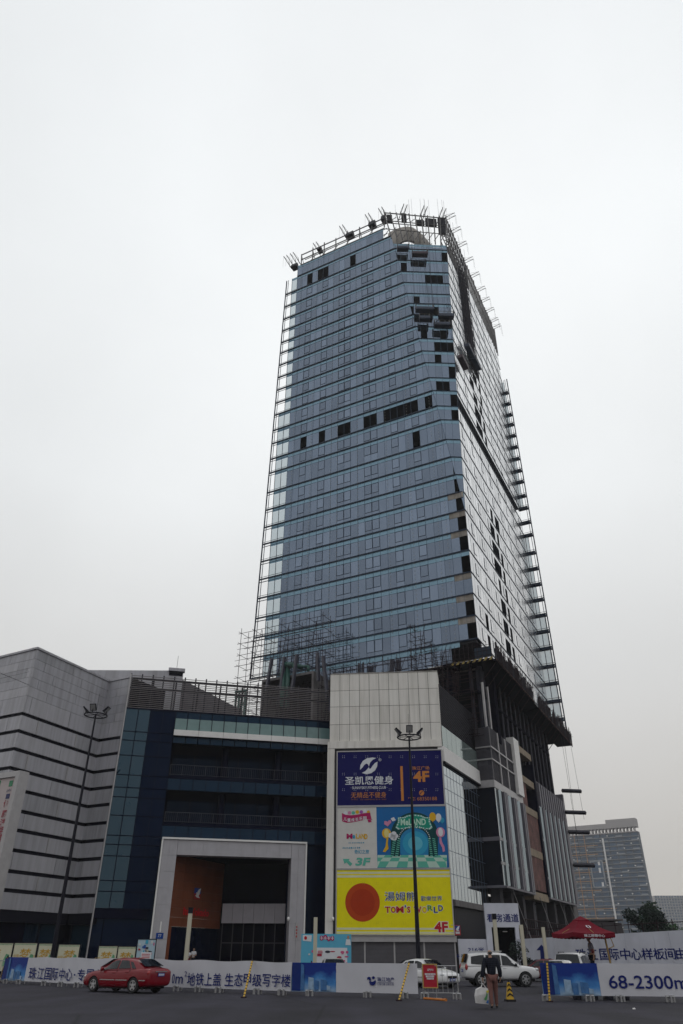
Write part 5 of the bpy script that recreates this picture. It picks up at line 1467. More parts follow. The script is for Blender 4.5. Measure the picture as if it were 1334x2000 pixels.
for (x0, y0, x1, y1, lab, m) in ((775, 493, 797, 500, 'dark blue cradle hung at the very top left of the tower corner', cr_blue), (804, 504, 834, 511, 'dark red railed cradle hung at the top, right of the top left cradle', cr_red), (811, 614, 846, 618, 'dark cradle before the upper row of open bays, left one', cr_blue), (855, 625, 885, 633, 'dark cradle before the upper row of open bays, right one', cr_blue), (818, 631, 838, 637, 'blue cradle hung just below the left cradle of the open bays', cr_blue), (847, 643, 877, 649, 'blue cradle hung just below the right cradle of the open bays', cr_blue)):
    a, b = chq(x0, y0), chq(x1, y1); b.z = a.z = (a.z+b.z)/2
    cradle(lab, a+hn*.5, b+hn*.5, b+hn*1.5, 1.1, m, 130.0) if False else cradle(lab, a+hn*1.5, b+hn*1.5, b+hn*.5, 1.1, m, 130.0)
for (x0, y0, x1, y1, lab, m) in ((889, 700, 906, 735, 'dark red cradle low on the side face, nearest the corner', cr_red), (903, 683, 917, 705, 'blue cradle on the side face at the foot of the dark lattice strip', cr_blue), (917, 715, 936, 738, 'blue cradle on the side face, lowest and farthest right', cr_blue)):
    a, b = TR.px(x0, y0), TR.px(x1, y1); z = (a[1]+b[1])/2; u0, u1 = a[0], a[0]+3.4
    u1 = min(u1, a[0]+6.5)
    cradle(lab, TR.P(u0, z, 1.3), TR.P(u1, z, 1.3), TR.P(u1, z, .4), 1.1, m, 130.2)
# ================================================================== STREET FURNITURE
def xat(px_, Y): return (px_-667)*Y*math.cos(PITCH)/F     # near the horizon line only
# ---- lamp posts
def lamp_post(label, x, y, Y):
    p = on_y(x, y, Y); H = p.z; bx_, by_ = p.x, p.y
    t = thing('lamp_post', label, 'lamp post', (bx_, by_, 0), 0, 'floodlight posts on the plaza')
    mb = MB(); mb.lathe((bx_, by_, 0), [(.32, 0), (.32, .05), (.20, .06), (.19, 1.2), (.165, 1.25), (.07, H+.1), (.03, H+.12)], 14); mb.build('pole', M['black'], t, smooth=False)
    mb = MB(); mb.tube((bx_, by_, H), (bx_, by_, H+1.9), .012, n=4); mb.build('spike', M['black'], t)
    c = Vector((bx_, by_, H)); N = 18; mb = MB()
    for k in range(N):
        a0, a1 = 2*math.pi*k/N, 2*math.pi*(k+1)/N
        mb.tube(c+Vector((math.cos(a0)*.95, math.sin(a0)*.95, 0)), c+Vector((math.cos(a1)*.95, math.sin(a1)*.95, 0)), .055, n=6)
    for k in range(6):
        a = 2*math.pi*k/6; mb.tube(c+Vector((0, 0, .05)), c+Vector((math.cos(a)*.95, math.sin(a)*.95, 0)), .03, n=5)
    mb.build('ring', M['black'], t)
    for a in (R(185), R(268), R(-5)):
        d = Vector((math.cos(a), math.sin(a), 0)); s_ = Vector((-d.y, d.x, 0)); o = c+d*.95+Vector((0, 0, .42)); u = (Vector((0, 0, 1))*.8+d*.6).normalized(); n_ = d*.8-Vector((0, 0, .6))
        n_.normalize(); w = .26; h = .30
        mb = MB(); q = [o-s_*w-u*h, o+s_*w-u*h, o+s_*w+u*h, o-s_*w+u*h]
        mb.hexa([q[0]-n_*.2, q[1]-n_*.2, q[1]*1.0+n_*.02, q[0]+n_*.02, q[3]-n_*.08, q[2]-n_*.08, q[2]+n_*.02, q[3]+n_*.02])
        mb.tube(c+d*.95, o-n_*.1, .03, n=6)
        hd = mb.build('floodlight', M['black'], t, recalc=True)
        mb = MB(); mb.hexa([q[0]*.5+q[0]*.5+s_*.05+u*.05+n_*.02, q[1]-s_*.05+u*.05+n_*.02, q[1]-s_*.05+u*.05+n_*.035, q[0]+s_*.05+u*.05+n_*.035, q[3]+s_*.05-u*.05+n_*.02, q[2]-s_*.05-u*.05+n_*.02, q[2]-s_*.05-u*.05+n_*.035, q[3]+s_*.05-u*.05+n_*.035])
        mb.build('lens', mat('floodlight_lens', (.30, .30, .30), .15, spec=.8, var=.05), hd)
    return t
lamp_post('tall black floodlight post before the clad wing', 187, 1397, 63)
lamp_post('tall black floodlight post before the billboards', 799, 1440, 60)
# ---- cream light columns
cream = mat('cream_column', (.46, .43, .34), .5, var=.05)
def light_column(label, x, ytop, Y, h, r=.19, capm=True):
    q = Vector((xat(x, Y), Y, 0)); t = thing('light_column', label, 'light column', tuple(q), 0, 'cream light columns on the plaza')
    mb = MB(); mb.box(q.x-r, q.x+r, Y-r, Y+r, .5, h); mb.build('diffuser', cream, t)
    mb = MB(); mb.box(q.x-r-.05, q.x+r+.05, Y-r-.05, Y+r+.05, 0, .5); mb.build('base', M['black'], t)
    if capm: mb = MB(); mb.box(q.x-r-.02, q.x+r+.02, Y-r-.02, Y+r+.02, h, h+.38); mb.build('cap', M['black'], t)
light_column('slim cream column with dark cap before the mall entrance', 369, 1786, 60, 4.15, .135)
light_column('slim cream column before the promotion board', 620, 1792, 60, 3.95, .13, False)
light_column('slim cream column with dark cap before the white gate sign', 977, 1797, 62, 3.95, .125)
light_column('slim cream column just right of the white gate sign', 1029, 1807, 66, 3.75, .13, False)
light_column('slim cream column before the hoarding, left of the parasol', 1072, 1811, 68, 3.65, .12, False)

# ---- banner pictures
def print_mat(name, top, bot, fr_z0, fr_z1):
    m = bpy.data.materials.new(name); m.use_nodes = True; n, l = m.node_tree.nodes, m.node_tree.links
    b = n['Principled BSDF']; b.inputs['Roughness'].default_value = .5; b.inputs['Specular IOR Level'].default_value = .15
    t = n.new('ShaderNodeTexCoord'); s_ = n.new('ShaderNodeSeparateXYZ'); l.new(t.outputs['Generated'], s_.inputs[0])
    z = n.new('ShaderNodeTexNoise'); z.inputs['Scale'].default_value = 2.2; z.inputs['Detail'].default_value = 5; l.new(t.outputs['Generated'], z.inputs['Vector'])
    a = n.new('ShaderNodeMath'); a.operation = 'MULTIPLY_ADD'; l.new(z.outputs['Fac'], a.inputs[0]); a.inputs[1].default_value = .7; l.new(s_.outputs['Z'], a.inputs[2])
    c = n.new('ShaderNodeValToRGB'); e = c.color_ramp
    e.elements[0].position = .35; e.elements[0].color = (*bot, 1); e.elements[1].position = 1.15; e.elements[1].color = (*top, 1)
    k = e.elements.new(.75); k.color = (.05, .20, .48, 1)
    l.new(a.outputs[0], c.inputs[0]); l.new(c.outputs[0], b.inputs['Base Color'])
    return m
PIC = print_mat('printed_city_sky', (.008, .03, .21), (.26, .38, .54), 0, 1)
vinyl = mat('white_vinyl', (.50, .50, .545), .55, var=.06, scale=.9, bump=.15, bscale=3, spec=.2)
steelb = mat('barrier_steel', (.30, .30, .31), .4, metal=.5, var=.1, scale=6)
b_tow = mat('printed_tower_blue', (.05, .14, .32), .5, var=.25, scale=5, spec=.15); b_tow2 = mat('printed_tower_pale', (.25, .36, .50), .5, var=.2, scale=6, spec=.15)
hand = mat('printed_dark_blue', (.006, .022, .15), .5, var=.15, spec=.15)
def cloth(fr, u0, u1, z0, z1, m, name, parent=None, d=.06, amp=.018, label=None, cat=None, group=None, sag=0):
    mb = MB(); nu, nz_ = max(4, int((u1-u0)/.28)), 5
    ph = random.random()*9
    def q(i, j, dd):
        u = u0+(u1-u0)*i/nu; z = z0(u)+(z1(u)-z0(u))*j/nz_
        w = amp*(math.sin(u*2.3+ph)+.6*math.sin(u*5.1+z*3+ph))
        if j == nz_: z += sag*math.sin(u*1.9+ph)
        return fr.P(u, z, d+w+dd)
    for s_ in (0, -.012):
        i0 = len(mb.v)
        for i in range(nu+1):
            for j in range(nz_+1): mb.v.append(q(i, j, s_))
        for i in range(nu):
            for j in range(nz_):
                a = i0+i*(nz_+1)+j; mb.f.append((a, a+nz_+1, a+nz_+2, a+1)); mb.m.append(0)
    o = mb.build(name, m, parent, smooth=True)
    if label: tag(o, label, cat, group)
    return o
def city(fr, u0, u1, z0, z1, d, parent, flip=False):
    w, h = u1-u0, z1-z0
    mb = MB(); mb.fbox(fr, u0, u0+w*.20, z0+.01, z1-.01, d, d+.006); mb.build('printed_tower', hand, parent)
    mb = MB(); mb.slab(fr, [(u0+w*.20, z0+.02), (u0+w*.29, z0+.02), (u0+w*.27, z1-.08), (u0+w*.20, z1-.02)], d, .006); mb.build('printed_tower', b_tow, parent)
    for a, b, t_, m in ((.38, .50, .50, b_tow2), (.52, .62, .40, b_tow), (.66, .80, .42, b_tow), (.80, .88, .22, b_tow2), (.34, .98, .08, b_tow2)):
        mb = MB(); mb.slab(fr, [(u0+w*a, z0+.015), (u0+w*b, z0+.015), (u0+w*b, z0+h*(t_-.03)), (u0+w*a, z0+h*t_)], d, .006); mb.build('printed_tower', m, parent)
# ---- crowd barriers
def barrier(fr, u0, u1, label, feet=(.25, .75), rails=True, h=1.22, group='crowd barriers along the plaza edge'):
    p = fr.P((u0+u1)/2, 0); t = thing('crowd_barrier', label, 'barrier', tuple(p), 0, group)
    mb = MB()
    for (a, b) in (((u0, .22), (u0, h)), ((u0, h), (u1, h)), ((u1, h), (u1, .22)), ((u1, .22), (u0, .22))): mb.tube(fr.P(*a), fr.P(*b), .024, n=7)
    mb.build('frame', steelb, t)
    if rails:
        mb = MB(); n = int((u1-u0)/.22)
        for i in range(1, n): mb.tube(fr.P(u0+(u1-u0)*i/n, .22), fr.P(u0+(u1-u0)*i/n, h), .012, n=5)
        mb.build('bars', steelb, t)
    for f in feet:
        u = u0+(u1-u0)*f; mb = MB()
        for dd in (-.26, .26): mb.tube(fr.P(u, 0, dd), fr.P(u, .20, dd), .045, n=8)
        for du in (-.15, .15): mb.tube(fr.P(u+du, 0, .12), fr.P(u+du, .2, .12), .05, n=8)
        mb.tube(fr.P(u-.17, .20, .12), fr.P(u+.17, .20, .12), .05, n=8)
        mb.tube(fr.P(u, .20, -.28), fr.P(u, .20, .28), .045, n=8); mb.tube(fr.P(u, .2), fr.P(u, .3), .03, n=6)
        mb.build('foot', steelb, t)
    return t
PA, PB, PC_, PD = Vector((-25.5, 59.3, 0)), Vector((-15.5, 49.9, 0)), Vector((-2.2, 40.95, 0)), Vector((5.2, 38.25, 0))
def mkfr(a, b): return Fr(a, math.degrees(math.atan2(b.y-a.y, b.x-a.x))), (b-a).length
F1, N1 = mkfr(PA, PB); F2, N2 = mkfr(PB, PC_); F3, N3 = mkfr(PC_, Vector((3.55, 38.85, 0)))
k = 0
for fr, L_, n, w in ((F1, N1, 4, 'far left run'), (F2, N2, 6, 'middle run'), (F3, N3, 2, 'logo banner run')):
    for i in range(n):
        barrier(fr, L_*i/n+.04, L_*(i+1)/n-.04, 'steel crowd barrier hidden by white banner cloth, '+w+' of the left line', feet=((.22, .8) if i % 2 else (.3,)))
z_b = lambda u: .17
txt = mat('navy_lettering', (.006, .014, .125), .5, var=.04, spec=.15)
s0 = F1.px(8, 1900)[0]; s1 = F1.px(52, 1900)[0]
bt1 = lambda u: 1.42-.0*u
ban1 = cloth(F1, s0, s1, z_b, bt1, PIC, 'picture_banner', label='blue city picture banner at the far left end of the barrier line', cat='banner'); 
cityf = F1.off(0, .10); city(F1, s0, s1, .19, 1.40, .10, ban1)
ban2 = thing('slogan_banner', 'long white banner with navy Chinese slogan behind the red car', 'banner', tuple(PB))
cloth(F1, s1+.02, N1, z_b, bt1, vinyl, 'cloth', ban2, sag=.02)
cloth(F2, 0, N2-.02, z_b, lambda u: 1.42-.09*u/N2, vinyl, 'cloth', ban2, sag=.025)
def onfr(body, chars):                                   # place characters one by one by their place along the line
    for ch_, fr, x0, y0, x1, y1, b_ in chars:
        a, b, c, e = rect(fr, x0, y0, x1, y1, .11); mb = MB(); letters(mb, fr, ch_, a, b, c, e, .11, 0, b_); mb.build('letter', txt, body)
xsplit = 667+PB.x/PB.y*F/math.cos(PITCH)
row = []
for ch_, x0, x1 in (('珠', 56, 71), ('江', 72.5, 85.5), ('国', 87, 100), ('际', 101.5, 113), ('中', 115.5, 126), ('心', 127.5, 141), ('·', 144, 147.5), ('专', 151, 165), ('属', 167, 182), ('办', 184, 199), ('公', 201, 216)):
    y0 = 1889+(x0-56)*.035; fr = F1 if (x0+x1)/2 < xsplit else F2
    row.append((ch_, fr, x0, y0 if ch_ != '·' else y0+10, x1, y0+24 if ch_ != '·' else y0+14, .009))
for ch_, x0, x1, y0, y1 in (('0', 336, 341, 1902, 1921), ('m', 342.5, 357, 1907, 1921), ('2', 360.5, 365, 1897, 1907), ('地', 365.5, 381, 1900, 1925), ('铁', 382, 398, 1900, 1925), ('上', 399.5, 414, 1900.5, 1925), ('盖', 415.5, 432, 1901, 1925), ('生', 439, 456, 1901, 1926), ('态', 457.5, 474, 1901, 1926), ('甲', 475.5, 490, 1902, 1926.5), ('级', 492.5, 511, 1902, 1927), ('写', 512.5, 528.5, 1902.5, 1927), ('字', 531, 547.5, 1902.5, 1927.5), ('楼', 549, 567.5, 1903, 1928)):
    row.append((ch_, F2, x0, y0, x1, y1, .009))
onfr(ban2, row)
a = F3.px(583, 1900)[0]; b = F3.px(657, 1900)[0]; c_ = N3
bt3 = lambda u: 1.32
pb = cloth(F3, 0.0, b, z_b, bt3, PIC, 'picture_banner', label='blue city picture banner between the slogan banner and the logo banner', cat='banner', amp=.01)
city(F3, 0.03, b, .19, 1.30, .09, pb)
lb = thing('logo_banner', 'white banner with a navy swirl logo and company name', 'banner', tuple(F3.P((b+c_)/2, 0)))
cloth(F3, b+.02, c_, z_b, bt3, vinyl, 'cloth', lb, amp=.01)
def rct(body, fr, x0, y0, x1, y1, m, name, par, d=.09, bold=.01):
    q = rect(fr, x0, y0, x1, y1, d); mb = MB(); letters(mb, fr, body, *q, d, 0, bold); return mb.build(name, m, par)
rct('珠江地产', F3, 737, 1908.5, 770, 1917.5, txt, 'lettering', lb)
rct('汇聚力量 创新价值', F3, 737, 1920, 769, 1924.5, txt, 'small_lettering', lb, bold=0)
mb = MB(); q = rect(F3, 737, 1918.6, 769, 1919.2, .09); mb.fbox(F3, *q, .085, .095); mb.build('rule', txt, lb)
mb = MB(); P_ = lambda x, y: F3.px(650+x/3.811, 1750+y/3.811, .09)
mb.slab(F3, [P_(*p) for p in ((255, 608), (268, 600), (280, 604), (284, 618), (280, 632), (292, 640), (306, 634), (318, 625), (322, 640), (314, 658), (296, 668), (278, 660), (270, 644), (274, 628), (266, 618), (258, 626))], .085, .01); mb.build('swirl_logo', txt, lb)
mb = MB(); mb.slab(F3, [P_(302+11*math.cos(R(30*k)), 608-11*math.sin(R(30*k))) for k in range(12)], .085, .01); mb.build('logo_dot', txt, lb)
# bare barrier at the end of the line
F4, N4 = mkfr(Vector((3.75, 38.8, 0)), Vector((5.25, 38.3, 0)))
barrier(F4, 0, N4, 'bare steel crowd barrier with vertical bars beside the red notice', feet=(.06, .97), h=1.24)
# ---- right barrier
F5, N5 = mkfr(Vector((8.75, 37.4, 0)), Vector((14.9, 36.9, 0)))
for i in range(3): barrier(F5, N5*i/3+.03, N5*(i+1)/3-.03, 'steel crowd barrier hidden by the area banner at right', feet=((.04, .95) if i == 0 else (.55,)), rails=False)
e1 = F5.px(1167, 1900)[0]
pb = cloth(F5, 0, e1, lambda u: .2, lambda u: 1.38, PIC, 'picture_banner', label='blue city picture banner under the red parasol at right', cat='banner', amp=.008)
city(F5, .02, e1, .22, 1.36, .09, pb)
ab = thing('area_banner', 'white banner reading 68-2300m in large navy digits', 'banner', tuple(F5.P(4, 0)))
cloth(F5, e1+.01, N5, lambda u: .2, lambda u: 1.38, vinyl, 'cloth', ab, amp=.008)
rct('68-2300m', F5, 1189, 1905, 1343, 1931.5, txt, 'lettering', ab, bold=.012)
# ---- striped leaning poles
yel = mat('pole_yellow', (.50, .30, .02), .5, var=.1, spec=.3); blk2 = mat('stripe_black', (.012, .011, .012), .6, spec=.2)
def striped(label, p, q):
    t = thing('striped_pole', label, 'pole', tuple(p), 0, 'yellow striped poles leaning on the barriers')
    y_, k_ = MB(), MB(); p, q = Vector(p), Vector(q); n = 13
    for i in range(n):
        a, b = p.lerp(q, i/n), p.lerp(q, (i+1)/n); mid = a.lerp(b, .72)
        y_.tube(a, mid, .042, n=8); k_.tube(mid, b, .043, n=8)
    y_.build('yellow_tube', yel, t); k_.build('black_bands', blk2, t)
    mb = MB(); mb.box(p.x-.12, p.x+.12, p.y-.12, p.y+.12, 0, .05); mb.build('base_plate', M['rust'], t)
def at0(x, y, Y=None): return on_z(x, y, 0)
g0 = on_z(476, 1949, 0); striped('yellow and black pole leaning on the slogan banner', g0, F2.P(F2.px(496, 1883)[0], 1.36, .15))
g0 = on_z(779, 1955, 0); striped('yellow and black pole leaning on the right end of the logo banner', g0, F3.P(F3.px(801, 1884)[0], 1.34, .15))
g0 = on_z(1074, 1957, 0); striped('yellow and black pole standing at the left end of the right banner', g0, F5.P(F5.px(1067, 1881)[0], 1.40, .2))
g0 = on_z(-3, 1918, 0); striped('yellow and black pole leaning at the far left picture banner', g0, F1.P(F1.px(19, 1873)[0], 1.48, .15))
# fallen orange pole at the notice
mb = MB(); p, q = on_z(828, 1950, .04), on_z(868, 1953, .04); mb.tube(p, q, .045, n=8); mb.tube(q, q+(q-p).normalized()*.12, .06, n=8)
tag(mb.build('fallen_pole', mat('orange_pole', (.42, .13, .012), .6, var=.3, scale=6)), 'orange pole lying on the ground below the red notice', 'pole')
# ---- red notice on a stand
t = thing('notice_board', 'red notice with white print in a yellow frame on a metal stand', 'notice', tuple(on_z(848, 1951, 0)))
NB = Fr(on_z(848, 1951, 0), -8); q = rect(NB, 827, 1884.5, 853, 1928)
mb = MB(); mb.fbox(NB, q[0], q[1], q[2], q[3], -.03, 0); pn = mb.build('board', mat('notice_red', (.36, .012, .03), .5, var=.05, spec=.2), t)
mb = MB(); w = .04
for p0, p1, z0, z1 in ((q[0]-w, q[0], q[2]-w, q[3]+w), (q[1], q[1]+w, q[2]-w, q[3]+w), (q[0], q[1], q[2]-w, q[2]), (q[0], q[1], q[3], q[3]+w)): mb.fbox(NB, p0, p1, z0, z1, -.04, .02)
mb.build('frame', mat('notice_gold', (.42, .27, .07), .5, var=.1), t)
rct('温馨提示', NB, 834.5, 1892, 846.5, 1896.5, I['lwhite'], 'lettering', pn, .01, .01)
mb = MB(); q_ = rect(NB, 830, 1901, 850, 1914, .01)
for r_ in range(3):
    z = q_[3]-(r_+.8)*(q_[3]-q_[2])/3; u = q_[0]+.04*r_
    while u < q_[1]-.05*r_: w_ = random.uniform(.025, .05); mb.fbox(NB, u, u+w_, z, z+.07, .005, .012); u += w_+.015
mb.build('small_print', I['lwhite'], pn)
mb = MB(); mb.tube(NB.P(q[1]-.05, 0, -.06), NB.P(q[1]-.05, q[2], -.06), .02, n=6); mb.tube(NB.P(q[0]+.05, 0, -.3), NB.P(q[0]+.1, q[2]+.3, -.05), .02, n=6); mb.box(*[v for v in (NB.o.x-.2, NB.o.x+.35, NB.o.y-.1, NB.o.y+.25, .0, .03)]); mb.build('stand', steelb, t)
# ---- traffic cone post
g0 = Vector((xat(993, 36.8), 36.8, 0)); t = thing('traffic_cone', 'yellow and black striped square bollard cone behind the walking man', 'cone', tuple(g0))
mb = MB(); mb.box(g0.x-.21, g0.x+.21, g0.y-.21, g0.y+.21, 0, .08); mb.build('base', blk2, t)
def frus(mb, z0, z1, m):
    r0, r1 = .15-.10*z0/.68, .15-.10*z1/.68
    mb.hexa([g0+Vector(v) for v in ((-r0, -r0, z0), (r0, -r0, z0), (r0, r0, z0), (-r0, r0, z0), (-r1, -r1, z1), (r1, -r1, z1), (r1, r1, z1), (-r1, r1, z1))], m)
mb = MB(); frus(mb, .08, .68, 0); mb.build('body', yel, t)
mb = MB()
for z in (.16, .33, .50):
    r_ = .15-.10*(z)/.68+.003
    for sx in (-1, 1):
        mb.hexa([g0+Vector(v) for v in ((0, -r_-.004, z+.08), (sx*r_, -r_-.004, z), (sx*r_, -r_+.01, z), (0, -r_+.01, z+.08), (0, -r_, z+.15), (sx*(r_-.012), -r_, z+.07), (sx*(r_-.012), -r_+.01, z+.07), (0, -r_+.01, z+.15))])
mb.build('chevrons', blk2, t)
mb = MB(); mb.tube(g0+Vector((0, 0, .68)), g0+Vector((0, 0, .74)), .025, n=8); mb.build('top_knob', blk2, t)

# ---- 梦 poster frames in front of the wing
cream_p = mat('cream_poster', (.54, .53, .40), .5, var=.05, scale=2, spec=.2); ochre = mat('ochre_ink', (.46, .27, .045), .5, var=.08, spec=.15); pgreen = mat('poster_green', (.12, .30, .17), .5, var=.25, scale=3, spec=.15)
PO1 = Fr((xat(25, 64.5), 64.5, 0), 2)
for k, (x0, x1, y0, x2, lab) in enumerate(((-24, 23, 1842, 0, 'cream poster frame with ochre calligraphy, at the left edge of the photo'), (26, 70, 1842, 0, 'cream poster with ochre calligraphy and a green leaf panel, widest of the row'), (74, 103, 1843, 0, 'narrow cream poster with ochre calligraphy, third in the row'), (113, 154, 1845, 0, 'cream poster with ochre calligraphy and dark green figure, left of the cable'), (192, 228, 1848, 0, 'cream poster with ochre calligraphy above the car roof, right of the cable'), (230, 264, 1849, 0, 'cream poster with ochre calligraphy beside the crowded promotion poster'))):
    a, b, c, e = rect(PO1, x0, y0, x1, 1876)
    t = thing('poster_frame', lab, 'poster', tuple(PO1.P((a+b)/2, 0)), 0, 'cream posters along the foot of the wing')
    mb = MB(); mb.fbox(PO1, a, b, .5, e, -.05, 0); pn = mb.build('poster', cream_p, t)
    mb = MB(); mb.fbox(PO1, a-.08, a, 0, e+.05, -.1, .03); mb.fbox(PO1, b, b+.08, 0, e+.05, -.1, .03); mb.fbox(PO1, a, b, e, e+.05, -.1, .03); mb.build('frame', M['black'], t)
    mb = MB(); cu = a+(b-a)*(.30 if b-a < 1.4 else .42) if k else a+(b-a)*.2; s_ = .72
    letters(mb, PO1, '梦', cu-.25, cu+s_-.1, e-1.05, e-.35, .015, 0, .01, .15); mb.build('calligraphy', ochre, pn)
    mb = MB(); letters(mb, PO1, '中国', cu-.62, cu-.25, e-.95, e-.72, .015); letters(mb, PO1, '最美', cu-.55, cu-.2, e-1.2, e-1.0, .015); mb.build('small_calligraphy', ochre, pn)
    mb = MB(); u = a+.05
    while u < b-.06: mb.fbox(PO1, u, u+.05, e-.12, e-.05, .004, .01); u += .1
    mb.build('border', pgreen, pn)
    mb = MB(); v0 = b-(b-a)*.28; mb.slab(PO1, [(v0, .8), (b-.08, .8), (b-.06, 1.1), (b-.15, 1.55), (v0+.12, 1.6), (v0-.02, 1.2)], .004, .01); mb.build('leaf_picture', pgreen if k != 3 else M['dteal'] if 'dteal' in M else pgreen, pn)
# ---- promotion boards
def collage(fr, a, b, c, e, par, n, cols, seed):
    rnd = random.Random(seed)
    for i in range(n):
        w, h = rnd.uniform(.05, .16)*(b-a), rnd.uniform(.06, .13)*(e-c)
        u = rnd.uniform(a+.03, b-w-.03); z = rnd.uniform(c+.03, e-h-.03); mb = MB()
        if rnd.random() < .5: mb.fbox(fr, u, u+w, z, z+h, .006, .012+.0015*i)
        else: mb.disc(fr, u+w/2, z+h/2, w/2, h/2, .006, 0, 12, .006+.0015*i)
        mb.build('printed_picture', ink('collage_'+cols[i % len(cols)][0], cols[i % len(cols)][1]), par)
CL = [('cyan', (.06, .33, .48)), ('red', (.34, .03, .06)), ('white', (.55, .55, .55)), ('pink', (.50, .10, .22)), ('ink', (.03, .03, .05)), ('rose', (.46, .22, .26)), ('blue', (.03, .09, .30)), ('cream', (.5, .45, .35))]
PB1 = Fr((xat(284, 62), 62, 0), 4); a, b, c, e = rect(PB1, 267, 1835, 302, 1882)
t = thing('promotion_poster', 'crowded colourful promotion poster in a thin frame before the left portal pier', 'poster', tuple(PB1.P(0, 0)))
mb = MB(); mb.fbox(PB1, a, b, .6, e, -.05, 0); pn = mb.build('poster', ink('pale_blue_print', (.36, .48, .56)), t)
mb = MB(); mb.fbox(PB1, a-.05, a, 0, e+.05, -.1, .03); mb.fbox(PB1, b, b+.05, 0, e+.05, -.1, .03); mb.fbox(PB1, a, b, e, e+.05, -.1, .03); mb.build('frame', M['black'], t)
collage(PB1, a, b, .7, e, pn, 34, CL, 3)
mb = MB(); mb.fbox(PB1, a+.35, b-.2, 1.2, 1.75, .06, .065); mb.build('text_block', I['lwhite'], pn)
mb = MB()
for r_ in range(4): mb.fbox(PB1, a+.4, b-.3, 1.27+.11*r_, 1.32+.11*r_, .066, .07)
mb.build('small_print', I['red'], pn)
PB2 = Fr((xat(637, 63), 63, 0), -2); a, b, c, e = rect(PB2, 588, 1824, 686, 1880)
t = thing('promotion_board', 'wide sky blue shop promotion board with pink pictures and a portrait, left of the shutters', 'board', tuple(PB2.P(0, 0)))
mb = MB(); mb.fbox(PB2, a, b, .5, e, -.06, 0); pn = mb.build('board', ink('promo_sky', (.10, .38, .55)), t)
mb = MB(); mb.fbox(PB2, a, a+.1, 0, .5, -.1, 0); mb.fbox(PB2, b-.1, b, 0, .5, -.1, 0); mb.build('leg', M['black'], t)
mb = MB(); A = PB2.px(618, 1850)[0]; mb.fbox(PB2, A, b-.3, .6, 2.1, .004, .01); mb.build('white_field', I['lwhite'], pn)
mb = MB(); mb.slab(PB2, [(a+.12, e-.45), (a+.75, e-.5), (a+.78, e-.1), (a+.1, e-.07)], .004, .012); tg = mb.build('logo_card', I['lwhite'], pn)
mb = MB(); mb.disc(PB2, a+.32, e-.27, .11, .12, .017, 0, 14, .006); mb.build('logo_mark', I['red'], tg)
collage(PB2, A, b-.02, .6, 2.0, pn, 30, [CL[3], CL[1], CL[5], CL[3], CL[7], CL[1], CL[4]], 5); collage(PB2, a, A, .6, 2.0, pn, 9, [CL[3], CL[0], CL[4], CL[2]], 6)
q = rect(PB2, 624, 1826.5, 652, 1838)
mb = MB(); u = q[0]
for k_ in range(4):
    mb.disc(PB2, u+.16, (q[2]+q[3])/2+.06*math.sin(k_*2), .15, .17, .012, 0, 7, .008); u += .27
mb.build('headline', I['magenta'], pn)
mb = MB(); u = q[0]+.02
for k_ in range(4):
    mb.fbox(PB2, u+.03, u+.25, (q[2]+q[3])/2-.02, (q[2]+q[3])/2+.02, .021, .026); mb.fbox(PB2, u+.11, u+.16, (q[2]+q[3])/2-.11, (q[2]+q[3])/2+.12, .021, .026); u += .27
mb.build('headline_strokes', I['lwhite'], pn)
q = rect(PB2, 676, 1827, 684, 1846); mb = MB(); mb.disc(PB2, (q[0]+q[1])/2, q[3]-.12, .09, .11, .012, 0, 14, .01); mb.build('portrait_face', ink('printed_skin', (.40, .22, .15)), pn)
mb = MB(); mb.slab(PB2, [(q[0]-.05, q[2]), (q[1]+.05, q[2]), (q[1], q[3]-.25), (q[0], q[3]-.25)], .012, .008); mb.build('portrait_shirt', I['lwhite'], pn)
# ---- white gate sign, hoardings
hoard = mat('printed_hoarding', (.50, .51, .58), .55, var=.10, scale=.7, bump=.12, bscale=1.5, spec=.2)
GT = Fr((xat(981, 77), 77, 0), -2)
a, b, c, e = rect(GT, 947, 1764, 1014, 1812); l0, _, _, _ = rect(GT, 960, 1811, 1005, 1812); _, l1, _, _ = rect(GT, 961, 1811, 1006, 1812); zo = GT.px(980, 1811)[1]
t = thing('gate_sign', 'white gateway with navy characters over a dark passage', 'gateway', tuple(GT.P(0, 0)))
mb = MB(); mb.fbox(GT, a, b, zo, e, -.5, 0); hd = mb.build('head_panel', hoard, t)
mb = MB(); mb.fbox(GT, a, l0, 0, zo, -.5, 0); mb.build('pier', hoard, t); mb = MB(); mb.fbox(GT, l1, b, 0, zo, -.5, 0); mb.build('pier', hoard, t)
mb = MB(); mb.fbox(GT, l0, l1, 0, zo, -3.5, -3.4); mb.fbox(GT, l0, l1, zo-.05, zo, -3.4, -.5); mb.fbox(GT, l0-.1, l0, 0, zo, -3.4, -.5); mb.fbox(GT, l1, l1+.1, 0, zo, -3.4, -.5); mb.build('passage', M['interior'], t)
mb = MB(); mb.fbox(GT, (l0+l1)/2+.1, (l0+l1)/2+.5, zo-.35, zo-.28, -1.2, -1); mb.build('lamp_tube', mat('lamp_tube', (.75, .75, .75), .4), t)
rct('看房通道', GT, 951, 1784.5, 1013, 1801, txt, 'lettering', hd, .03, .012)
h0 = Vector((10.75, 76.3, 0)); h1 = GT.P(a, 0, -.2); H1, NH1 = mkfr(h0, h1)
t = thing('hoarding', 'short pale hoarding reading 216 between the billboard block and the gateway', 'hoarding', tuple(h0))
mb = MB(); zt_ = H1.px(920, 1834)[1]; mb.fbox(H1, 0, NH1, 0, zt_, -.1, 0); pn = mb.build('panel', hoard, t)
rct('216米', H1, 914, 1850, 946, 1859.5, txt, 'lettering', pn, .02, .012)
mb = MB(); strk = rect(H1, 892, 1864, 944, 1873, .02)
u = strk[0]
